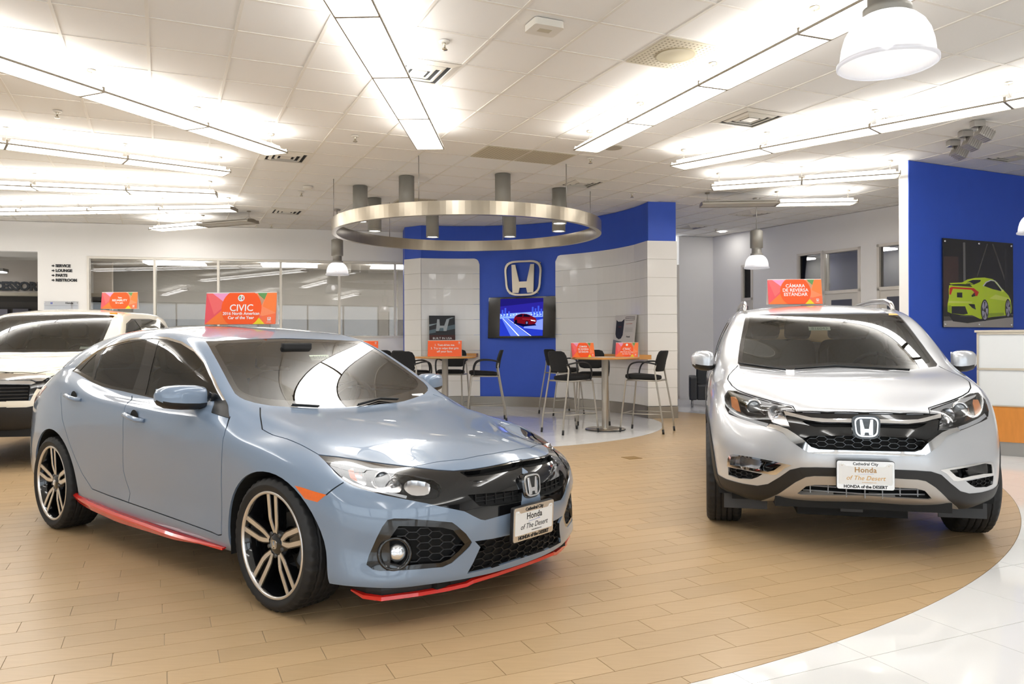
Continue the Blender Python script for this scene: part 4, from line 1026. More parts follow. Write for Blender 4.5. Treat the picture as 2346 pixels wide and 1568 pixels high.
# ---------------------------------------------------------------- grey hatchback, built
def skin_of(polys):
    return Skin(polys=polys)
def tri_arrays(V, F):
    T = np.concatenate([F[:, [0, 1, 2]], F[:, [0, 2, 3]]]); return V[T[:, 0]], V[T[:, 1]], V[T[:, 2]]
def housing(polys, name, m, parent, depth, off=0.0):
    """a tray behind the cut: walls from the skin down and a floor sunk by depth"""
    V, F, N = patch_arrays(polys, off, depth)
    nb = len(patch_arrays(polys, off, 0)[1]); nv = len(patch_arrays(polys, off, 0)[0])
    Vf, Ff, Nf = patch_arrays(polys, off - depth, 0)
    W = [f for f in F[nb:]]; b = len(V)
    return link_mesh(name, list(V) + list(Vf), W + [[i + b for i in f] for f in Ff], m, parent, nrm=N[nb:] + Nf)
def loft_closed(mb, sections, smooth=True, cap=True, closed=True):
    """rings of equal length joined in turn"""
    n = len(sections[0]); V = [p for s in sections for p in s]; F = []
    for k in range(len(sections) - 1):
        for i in range(n if closed else n - 1): F.append((k * n + i, k * n + (i + 1) % n, (k + 1) * n + (i + 1) % n, (k + 1) * n + i))
    if cap and closed: F += [tuple(reversed(range(n))), tuple(range((len(sections) - 1) * n, len(sections) * n))]
    mb.add(V, F, smooth); return mb
def door_handle(parent, L, R, m, cupm, drop=.028):
    """pull handle between two points of the skin, standing proud, with its dark finger cup"""
    for s in (1, -1):
        a = np.array(L) * [1, s, 1]; b = np.array(R) * [1, s, 1]; o = np.array([0, np.sign(a[1]), 0])
        mb = MB(); pts = [a + o * .004, a * .86 + b * .14 + o * .030, a * .5 + b * .5 + o * .036, a * .14 + b * .86 + o * .030, b + o * .004]
        mb.tube([tuple(p) for p in pts], [.012, .016, .017, .017, .013], 12, flat=.85)
        mb.build('door_handle', m, parent)
        c = MB(); mid = a * .55 + b * .45 + o * .001; V = [tuple(mid + np.array([.052 * math.cos(t), 0, .040 * math.sin(t)])) for t in np.linspace(0, 2 * PI, 24, endpoint=False)]
        mid2 = mid + o * .0015
        c.add([tuple(mid2 + np.array([.05 * math.cos(t), 0, .040 * math.sin(t)])) for t in np.linspace(0, 2 * PI, 24, endpoint=False)], [tuple(range(24))]); c.build('handle_recess', cupm, parent)
def door_mirror(parent, x, y0, y1, z0, z1, paint, dark, arm_y, arm_z, split, glassm=None, depth=.095):
    for s in (1, -1):
        zc = (z0 + z1) / 2; h = (z1 - z0) / 2; secs = []; n = 28
        for t, rx, rz in ((0, .45, .55), (.05, .75, .8), (.25, .98, .97), (.55, 1.0, 1.0), (.8, .86, .90), (.93, .6, .66), (1.0, .22, .3)):
            y = y0 + (y1 - y0) * t; ring = []
            for k in range(n):
                a = 2 * PI * k / n; c, sn = math.cos(a), math.sin(a); e = .62
                px = math.copysign(abs(c) ** e, c) * depth * rx; pz = math.copysign(abs(sn) ** e, sn) * h * rz
                if px < 0: px *= .55
                ring.append((x + px - .05 * t, s * y, zc + pz - .25 * h * (1 - t) * (1 if sn < 0 else 0)))
            secs.append(ring)
        mb = MB(); loft_closed(mb, secs)
        top = MB(); low = MB()
        for f in mb.F:
            z = sum(mb.V[i][2] for i in f) / len(f); (top if z > split else low).add([mb.V[i] for i in f], [tuple(range(len(f)))], True)
        def weld(q):
            vid = {}; V = []; F = []
            for f in q.F:
                g = []
                for i in f:
                    k = tuple(np.round(q.V[i], 5))
                    if k not in vid: vid[k] = len(V); V.append(q.V[i])
                    g.append(vid[k])
                g = [g[i] for i in range(len(g)) if g[i] != g[i - 1]]
                if len(g) > 2: F.append(g)
            return V, F
        V, F = weld(top); o = link_mesh('door_mirror', V, F, paint, parent, True)
        V, F = weld(low); link_mesh('mirror_lower', V, F, dark, o, True)
        arm = MB(); arm.tube([(x + .02, s * arm_y, arm_z), (x - .0, s * (arm_y + y0) / 2, arm_z), (x - .01, s * (y0 + .06), split - .02)], [.05, .042, .045], 12, flat=.5); arm.build('mirror_arm', dark, o)
        g = MB(); zz = [(y0 + .02, z0 + .02), (y1 - .03, z0 + .025), (y1 - .03, z1 - .02), (y0 + .02, z1 - .015)]
        g.add([(x - depth * .55 - .006 - .04, s * a, b) for a, b in zz], [(0, 1, 2, 3)]); g.build('mirror_glass', CHROME, o)
def wiper(parent, pts, m, lift=.02):
    mb = MB(); mb.tube([(p[0] + .01, p[1], p[2] + lift * .7) for p in pts], .006, 6); mb.tube([(p[0] + .0, p[1], p[2] + lift * .35) for p in pts], .004, 6)
    return mb.build('wiper', m, parent)

def fair(polys, u, v, w):
    """lay the faces on one smooth cubic sheet, so that the pane reflects cleanly"""
    A = np.concatenate([p for p, n in polys]); a, b, c = A @ u, A @ v, A @ w; b0 = b.mean()
    basis_ = lambda a, b: np.stack([np.ones_like(a), b - b0, (b - b0) ** 2, a * a, a * a * (b - b0), a ** 4, (b - b0) ** 3, a * a * (b - b0) ** 2, a ** 4 * (b - b0)], -1)
    k = np.linalg.lstsq(basis_(a, b), c, rcond=None)[0]; out = []
    for p, n in polys:
        a, b = p @ u, p @ v; d = b - b0; c = basis_(a, b) @ k
        ga = k[3] * 2 * a + k[4] * 2 * a * d + k[5] * 4 * a ** 3 + k[7] * 2 * a * d * d + k[8] * 4 * a ** 3 * d; gb = k[1] + 2 * k[2] * d + k[4] * a * a + 3 * k[6] * d * d + 2 * k[7] * a * a * d + k[8] * a ** 4
        P = np.outer(a, u) + np.outer(b, v) + np.outer(c, w); N = -np.outer(ga, u) - np.outer(gb, v) + w
        out.append((P, N / np.linalg.norm(N, axis=1)[:, None]))
    return out
def windscreen(root, sk, half, top_n, n, gm=None, inset=(.94, .86), lift=.02):
    """half outline (top edge from the corner to the middle, bottom edge from the middle back): cut, glaze and border it"""
    h = half.copy(); h[top_n - 1, 1] = .0; h[top_n, 1] = .0
    m = np.array([1, -1, 1.]); full = np.concatenate([h[:top_n], (h * m)[:top_n - 1][::-1], (h * m)[top_n + 1:][::-1], h[top_n:][::-1][:0], h[top_n:]]) if False else np.concatenate([h[:top_n], (h[:top_n - 1] * m)[::-1], (h[top_n + 1:] * m)[::-1], h[top_n:]])
    nn = np.array([n[0], 0, n[2]])
    q = cut_outline(sk, full, nn, mirror=False)[0]; u, v, w = basis(nn); wq = skin_of(fair(q, u, v, w))
    u, v, w = basis(nn); P = np.stack([full @ u, full @ v], 1); c = (P.min(0) + P.max(0)) / 2; c2 = c + np.array([0, lift])
    I = (P - c) * np.array(inset) + c2; inner = full + np.outer(I[:, 0] - P[:, 0], u) + np.outer(I[:, 1] - P[:, 1], v)
    g = cut_outline(wq, inner, nn, mirror=False, smooth=1)[0]
    o = part(g, 'windscreen', gm or CAR_GLASS, root, -.003)
    part(wq.polys, 'windscreen_border', BLACK_GLOSS, o, -.003, .01)
    return o
def build_civic():
    PAINT = flake_paint('grey_blue_paint', srgb(132, 149, 171), .30, .05)
    RED = mat('red_trim_paint', srgb(225, 32, 22), .25, coat=1.0)
    root = thing('hatchback_car', 'blue-grey hatchback with red side skirts and red front lip, largest car in the foreground', 'car', (-.5968, 4.4705, 0), -.6953)
    V, F = civic_skin(); sk = Skin(V, F); P0, F0 = cc_step(*[a for a in (V, F)]) if False else (V, F)
    tris = tri_arrays(V, F); L = {k: np.array(v) for k, v in CIVIC_LINES.items()}
    cn = np.array([.68, -.70, .2]); sn = np.array([0, -1., 0])
    fa = [(-.02 + .405 * math.cos(t), -.88, .30 + .378 * math.sin(t)) for t in np.linspace(PI, 0, 26)]
    fa = [(-.425, -.86, .12)] + fa + [(.385, -.86, .12)]
    ra = [(-2.69 + .385 * math.cos(t), -.88, .33 + .375 * math.sin(t)) for t in np.linspace(PI, 0, 26)]
    ra = [(-3.06, -.86, .14), (-3.07, -.86, .25)] + ra + [(-2.32, -.86, .25), (-2.34, -.86, .14)]
    sidebox = lambda x0, x1, z1=1.0: ((x0, -1.2, 0), (x1, -.35, z1))
    cut_outline(sk, fa, sn, box=sidebox(-.7, .6)); cut_outline(sk, ra, sn, box=sidebox(-3.4, -2.0))
    for q in (fa, ra):
        lin = []
        for p in q:
            h = ray_skin(tris, np.array([p[0], 3., max(p[2], .28)]), np.array([0, -1., 0])); lin.append((p[0], (.75 if h is None else h[1]) - .008, max(p[2], .20)))
        arch_liner(root, lin, .5, BLACK_MATTE)
    # black front mask with lamps and slots
    gr = cut_outline(sk, L['grille'], cn); g = gr[0] + gr[1]; gs = skin_of(g)
    heads = cut_outline(gs, L['headlight'], cn)
    st = cut_outline(gs, L['slot_top'], cn); sl = cut_outline(gs, L['slot_low'], cn)
    grille = part(gs.polys, 'grille', BLACK_GLOSS, root, -.003, .03)
    for q in (st[0] + st[1], sl[0] + sl[1]): housing(q, 'grille_slot', BLACK_MATTE, grille, .03)
    sb = MB()
    for k in range(13):
        y = -.33 + k * .055
        h = ray_skin(tris, np.array([2., y, .555]), np.array([-1., 0, 0]))
        if h is not None: sb.box((h[0] - .032, y - .0025, .53), (h[0] - .020, y + .0025, .585))
    for z in (.548, .566):
        sb.tube([tuple(q + np.array([-.024, 0, 0])) for q in [ray_skin(tris, np.array([2., y, z]), np.array([-1., 0, 0])) for y in np.linspace(-.33, .33, 9)] if q is not None], .003, 4)
    o = sb.build('grille_bar', BLACK_PLASTIC, grille); o['kind'] = 'stuff'
    for s, hp in zip((1, -1), heads):
        m3 = np.array([1, s, 1.]); cm = cn * m3
        lamp = part(hp, 'headlight', CLEAR, root, .001)
        housing(hp, 'lamp_housing', BLACK_PLASTIC, lamp, .05, -.004)
        for k, d in (('hl_ref1', .028), ('hl_ref2', .034), ('hl_ref3', .04)):
            c = cut_outline(skin_of(hp), L[k] * m3, cm, mirror=False, smooth=1)[0]
            housing(c, 'lamp_reflector', REFLECTOR, lamp, .016, -d + .016)
        am = cut_outline(skin_of(hp), L['hl_ref1'][[0, 1, 6, 7]] * m3, cm, mirror=False)[0]
        part(am, 'side_marker', AMBER, lamp, -.010)
        dr = cut_line(skin_of(hp), L['hl_drl'] * m3, cm, .014, mirror=False)[0]
        part(dr, 'lamp_strip', mat('lamp_strip', (.85, .86, .88), .15, coat=1.0), lamp, -.006, .004)
        p = L['hl_proj'][0] * m3; q = L['hl_small'][0] * m3; u, v, n = basis(np.array([.85, -.45 * s * 1.0, .15]))
        def Mx(c, d): return frame_from(tuple(c - n * d), u, v)
        mb = MB(); mb.lathe([(.036, .022), (.040, .024), (.040, -.02), (.034, -.02), (.034, .02), (.036, .022)], 32, Mx(p, .05)); mb.build('projector_ring', CHROME, lamp)
        mb = MB(); mb.lathe([(.033 * math.cos(t), .026 * math.sin(t)) for t in np.linspace(0, PI / 2, 8)], 32, Mx(p, .045)); mb.build('projector_lens', mat('projector_glass', (.30, .33, .36), .03, coat=1.0), lamp)
        mb = MB(); mb.lathe([(.018, .012), (.020, .012), (.016, -.006), (0, -.01)], 20, Mx(q, .03)); mb.build('turn_bowl', REFLECTOR, lamp)
    e = L['slot_low'][4]; pe = ray_skin(tris, np.array([2., 0, .588]), np.array([-1., 0, 0]))
    Me = frame_from((pe[0] + .004, 0, .588), (0, 1, 0), (-.12, 0, 1))
    bb = MB(); bb.prism([(x * .072, y * .062) for x, y in badge_outline()], -.03, .006, Me); bb.build('badge_base', BLACK_GLOSS, root)
    emblem('badge', .128, .108, .012, Me @ Matrix.Translation((0, 0, .006)), CHROME, root)
    # lower openings
    fg = cut_outline(sk, L['fog'], cn)
    for s, fp in zip((1, -1), fg):
        m3 = np.array([1, s, 1.]); fs = skin_of(fp); me = cut_outline(fs, L['fogmesh'] * m3, cn * m3, mirror=False)[0]
        vent = part(fs.polys, 'side_vent', BLACK_GLOSS, root, -.004, .035)
        housing(me, 'vent_back', BLACK_MATTE, vent, .03, -.012)
        honeycomb('vent_mesh', tris, L['fogmesh'] * m3, cn * m3, .033, .014, .006, BLACK_PLASTIC, vent, aspect=2.1, hole=(L['fogc'][0] * m3, .075))
        c = L['fogc'][0] * m3; u, v, n = basis(np.array([.78, -.62 * s, .05])); M = frame_from(tuple(c - n * .012), u, v)
        mb = MB(); mb.lathe([(.074, -.012), (.080, .004), (.074, .016), (.064, .014), (.058, -.01), (.05, -.03), (0, -.03)], 40, M); mb.build('fog_bezel', BLACK_GLOSS, vent)
        mb = MB(); Ml = M @ Matrix.Translation((.012, 0, -.016)); mb.lathe([(.040, -.01), (.040, .004), (.034, .010), (.018, .014), (0, .015)], 28, Ml); mb.build('fog_lamp', mat('fog_glass', (.75, .76, .78), .08, .85, coat=1.0), vent)
    lw = L['lowgr'].copy(); lw[3:5, 1] = .03; lo = cut_outline(sk, lw, cn); lg = lo[0] + lo[1]
    low = housing(lg, 'lower_grille', BLACK_MATTE, root, .045)
    full = np.concatenate([L['lowgr'][:5], (L['lowgr'] * [1, -1, 1])[:5][::-1]])
    half = L['lowgr'][[0, 1, 2, 3, 4, 5, 6, 7, 8, 9]]
    honeycomb('grille_mesh', tris, [(.86, -.33, .37), (.88, 0, .37), (.86, .33, .37), (.80, .36, .21), (.83, 0, .205), (.80, -.36, .21)], (1, 0, 0), .034, .012, .006, BLACK_PLASTIC, low, aspect=2.2)
    lip = MB(); path = [(.43, .748, .160), (.52, .742, .150), (.60, .715, .149), (.68, .57, .150), (.735, .44, .152), (.772, .345, .157), (.782, .315, .167), (.80, .16, .170), (.805, 0, .171)]
    path = [(p[0], -p[1], p[2]) for p in path] + [p for p in reversed(path[:-1])]
    secs = []
    for k, p in enumerate(path):
        d = np.array(path[min(k + 1, len(path) - 1)]) - np.array(path[max(k - 1, 0)]); o = np.array([d[1], -d[0], 0]); o /= np.linalg.norm(o)
        e = .35 if k in (0, len(path) - 1) else 1.0; p = np.array(p)
        secs.append([tuple(p - o * .05), tuple(p + o * .0 + [0, 0, .010 * e]), tuple(p + o * .016 * e + [0, 0, .006 * e]), tuple(p + o * .018 * e + [0, 0, -.010 * e]), tuple(p + o * .006 * e + [0, 0, -.016 * e]), tuple(p - o * .05 + [0, 0, -.012])])
    val = MB(); vs = []
    for k, p in enumerate(path):
        d = np.array(path[min(k + 1, len(path) - 1)]) - np.array(path[max(k - 1, 0)]); o = np.array([d[1], -d[0], 0]); o /= np.linalg.norm(o); p = np.array(p) - o * .006
        vs.append([tuple(p - o * .06 + [0, 0, -.004]), tuple(p + [0, 0, .004]), tuple(p + o * .002 + [0, 0, .03]), tuple(p - o * .004 + [0, 0, .052]), tuple(p - o * .06 + [0, 0, .056])])
    loft_closed(val, vs, False); val.build('lower_valance', BLACK_PLASTIC, root)
    loft_closed(lip, secs, False); lip.build('front_lip', RED, root, )['label'] = 'red front lip spoiler'
    for s in (1, -1):
        sk2 = MB(); secs = []
        for x in np.linspace(-2.40, -.49, 24):
            zt = float(np.interp(x, [-2.4, -2.18, -1.75, -1.0, -.49], [.288, .272, .248, .228, .226])); zb = float(np.interp(x, [-2.4, -2.3, -1.69, -.97, -.49], [.25, .228, .190, .192, .222]))
            yo = float(np.interp(x, [-2.4, -2.1, -1.0, -.49], [.868, .892, .888, .866]))
            secs.append([(x, s * .845, zt), (x, s * (yo - .012), zt - .002), (x, s * yo, zt - .014), (x, s * yo, (zt + zb) / 2), (x, s * (yo - .01), zb), (x, s * .83, zb)])
        loft_closed(sk2, secs, False); sk2.build('side_skirt', RED, root)['label'] = 'red side skirt'
    am = cut_outline(sk, L['amber'], sn, box=sidebox(0, .6))
    for q in am: part(q, 'side_marker', AMBER, root, .001, .012)
    # glass house
    dl = cut_outline(sk, L['dlo'], sn, box=((-3.2, -1, .8), (-.3, -.4, 1.5)))
    for s, q in zip((1, -1), dl):
        m3 = np.array([1, s, 1.]); ds = skin_of(q); nn = sn * m3
        ch = cut_line(ds, L['chrome'] * m3, nn, .016, mirror=False)[0]
        panes = [cut_outline(ds, L[k] * m3, nn, mirror=False)[0] for k in ('glass_front', 'glass_rear', 'glass_quarter')]
        wf = part(ds.polys, 'window_frame', BLACK_GLOSS, root, -.003, .012)
        part(ch, 'window_trim', CHROME, wf, .002, .008)
        for nm, pn, gm in zip(('front_window', 'rear_window', 'quarter_window'), panes, (CAR_GLASS, CAR_GLASS_DARK, CAR_GLASS_DARK)): part(pn, nm, gm, root, -.005)
    windscreen(root, sk, L['ws'], 5, (.6, -.35, .72))
    hg = cut_outline(sk, [(-2.82, -.50, 1.36), (-3.05, -.53, 1.28), (-3.38, -.56, 1.08), (-3.40, 0, 1.08), (-3.40, .56, 1.08), (-3.05, .53, 1.28), (-2.82, .50, 1.36)], (-.5, 0, 1), mirror=False)[0]
    part(hg, 'hatch_window', CAR_GLASS_DARK, root, -.003)
    tl = cut_outline(sk, [(-3.02, -.82, .99), (-3.25, -.8, 1.0), (-3.6, -.55, .95), (-3.6, -.55, .83), (-3.3, -.8, .86), (-3.1, -.84, .93)], (-.5, -1, .2), box=((-3.8, -1, .7), (-2.9, -.2, 1.1)))
    for q in tl: part(q, 'tail_light', RED_LENS, root, .002, .02)
    sa = cut_outline(sk, L['sail'], sn, box=((-1, -1, .8), (-.3, -.5, 1.1)))
    for q in sa: part(q, 'mirror_sail', BLACK_PLASTIC, root, .004, .01)
    # liner seen through the glass
    roof = [(p, n) for p, n in sk.polys if p[:, 2].mean() > 1.0 and -3.3 < p[:, 0].mean() < -.5]
    part([(p[::-1], -n[::-1]) for p, n in roof], 'head_liner', LINER, root, .03)
    # shut lines and panels
    gaps = []
    W = .0065
    for k, nn, bx in (('door_mid', sn, ((-2, -1, .2), (-1.3, -.6, 1.05))), ('door_front', sn, ((-.8, -1, .2), (-.2, -.6, 1.0))), ('door_rear', sn, ((-2.8, -1, .2), (-.3, -.6, 1.1))), ('hoodline', (.3, -.45, 1), ((-.7, -1, .6), (1, .1, 1.1))), ('seam_fender', sn, ((.2, -1, .5), (.6, -.5, .8)))):
        for q in cut_line(sk, L[k], nn, W, box=bx): part(q, 'panel_gap', BLACK_MATTE, root, -.005)
    fd = np.concatenate([L['door_front'], L['door_rear'][9:14][::-1], L['door_mid'][::-1], [(-1.6, -.78, 1.0), (-1.1, -.79, 1.0), (-.6, -.79, 1.0)]])
    rd = np.concatenate([L['door_rear'][:10], L['door_mid'][::-1], [(-1.75, -.78, 1.03), (-2.3, -.78, 1.09)]])
    for nm, pl in (('front_door', fd), ('rear_door', rd)):
        for q in cut_outline(sk, pl, sn, box=((-2.9, -1, .2), (-.2, -.5, 1.1))): part(q, nm, PAINT, root, 0, .008)
    hd = np.concatenate([L['hoodline'], [(.71, .03, .737), (-.43, .03, .93), (-.55, -.3, .99), (-.62, -.66, 1.02)]])
    hq = cut_outline(sk, hd, (.3, -.45, 1), box=((-.8, -1, .6), (1, .1, 1.1)))
    part(hq[0] + hq[1], 'bonnet', PAINT, root, 0, .008)
    bp = np.concatenate([L['seam_fender'][::-1], [(.25, -.77, .71)], L['hoodline'][6:], [(.95, .05, .72), (.95, .05, .05), (.3, -.95, .05), (.36, -.9, .3), (.37, -.9, .55)]])
    bq = cut_outline(sk, bp, cn, box=((.15, -1, 0), (1, .1, .8)))
    part(bq[0] + bq[1], 'front_bumper', PAINT, root, 0, .012)
    part(sk.polys, 'body', PAINT, root, 0, .012)
    # hardware
    door_handle(root, L['handle_f'][0] + [.02, 0, 0], L['handle_f'][1] + [-.03, 0, 0], PAINT, BLACK_MATTE)
    door_handle(root, L['handle_r'][0] + [.04, 0, -.005], L['handle_r'][1] + [-.03, 0, 0], PAINT, BLACK_MATTE)
    door_mirror(root, -.77, .815, 1.062, .948, 1.075, PAINT, BLACK_PLASTIC, .785, .945, .992)
    wiper(root, L['wiper1'], BLACK_PLASTIC); wiper(root, [L['wiper2'][0], L['wiper2'][1], L['wiper2'][1] + [.03, .12, -.01]], BLACK_PLASTIC)
    W0 = dict(R=.3235, W=.235, rim_r=.258, style='twin')
    for x in (0, -2.70):
        for s in (-1, 1): make_wheel(root, pos=(x, s * .782, .3235), side=s, **W0)
    px = ray_skin(tris, np.array([2., -.035, .43]), np.array([-1., 0, 0]))
    licence_plate(root, frame_from((px[0] + .045, -.035, .425), (0, 1, 0), (.05, 0, 1)), under=mat('blue_ink', srgb(70, 90, 190), .5))
    # cabin
    und = MB(); und.box((-3.35, -.74, .20), (.55, .74, .24)); und.box((-2.2, -.80, .2), (-.45, .80, .26)); und.box((.45, -.5, .16), (.74, .5, .22)); und.build('underbody', BLACK_MATTE, root)
    cb = MB(); cb.box((-3.3, -.72, .24), (-.3, .72, .36)); cb.box((-3.2, -.7, .36), (-2.75, .7, .85)); cb.build('cabin_floor', TRIM_DARK, root)
    for s in (1, -1):
        dt = MB(); dt.add([(-2.6, s * .76, .36), (-.62, s * .76, .36), (-.62, s * .76, .93), (-2.6, s * .74, .99)], [(0, 1, 2, 3)]); dt.build('door_trim', TRIM_DARK, root)
    da = MB(); secs = []
    for y in np.linspace(-.68, .68, 13): secs.append([(-.40, y, .5), (-.42, y, .84), (-.52 - .10 * (y / .68) ** 2, y, .900), (-.72, y, .93), (-.86, y, .90), (-.92, y, .78), (-.86, y, .5)])
    loft_closed(da, secs, True); da.build('dashboard', TRIM_DARK, root)
    steering_wheel(root, -.98, .36, .86, TRIM_DARK)
    car_seat(root, -1.45, -.37, .42, SEAT_GREY); car_seat(root, -1.45, .37, .42, SEAT_GREY)
    for y in (-.42, .0, .42): car_seat(root, -2.35, y, .44, SEAT_GREY, .42)
    mr = MB(); mr.box((-1.08, -.11, 1.24), (-1.05, .11, 1.30), bev=.01); mr.build('interior_mirror', BLACK_PLASTIC, root)
    k = L['sticker'].mean(0); Ms = frame_from(tuple(k + np.array([-.005, 0, -.005])), (0, 1, 0), (-.6, 0, .75))
    t = MB(); t.prism([(-.075, -.022), (.075, -.022), (.075, .022), (-.075, .022)], -.001, 0, Ms); o = t.build('stock_tag', mat('tag_paper', (.62, .68, .55), .7), root)
    text('015044', .036, Ms @ Matrix.Translation((0, 0, .0006)), mat('tag_ink', (.25, .30, .25), .7), o, extrude=0)
    k = L['paper'].mean(0); Ms = frame_from(tuple(k + np.array([0, 0, -.012])), (0, 1, 0), (-.6, 0, .6)); t = MB(); t.prism([(-.05, -.035), (.05, -.035), (.05, .035), (-.05, .035)], -.001, 0, Ms); t.build('paper_slip', WHITE_PRINT, root)
    return root
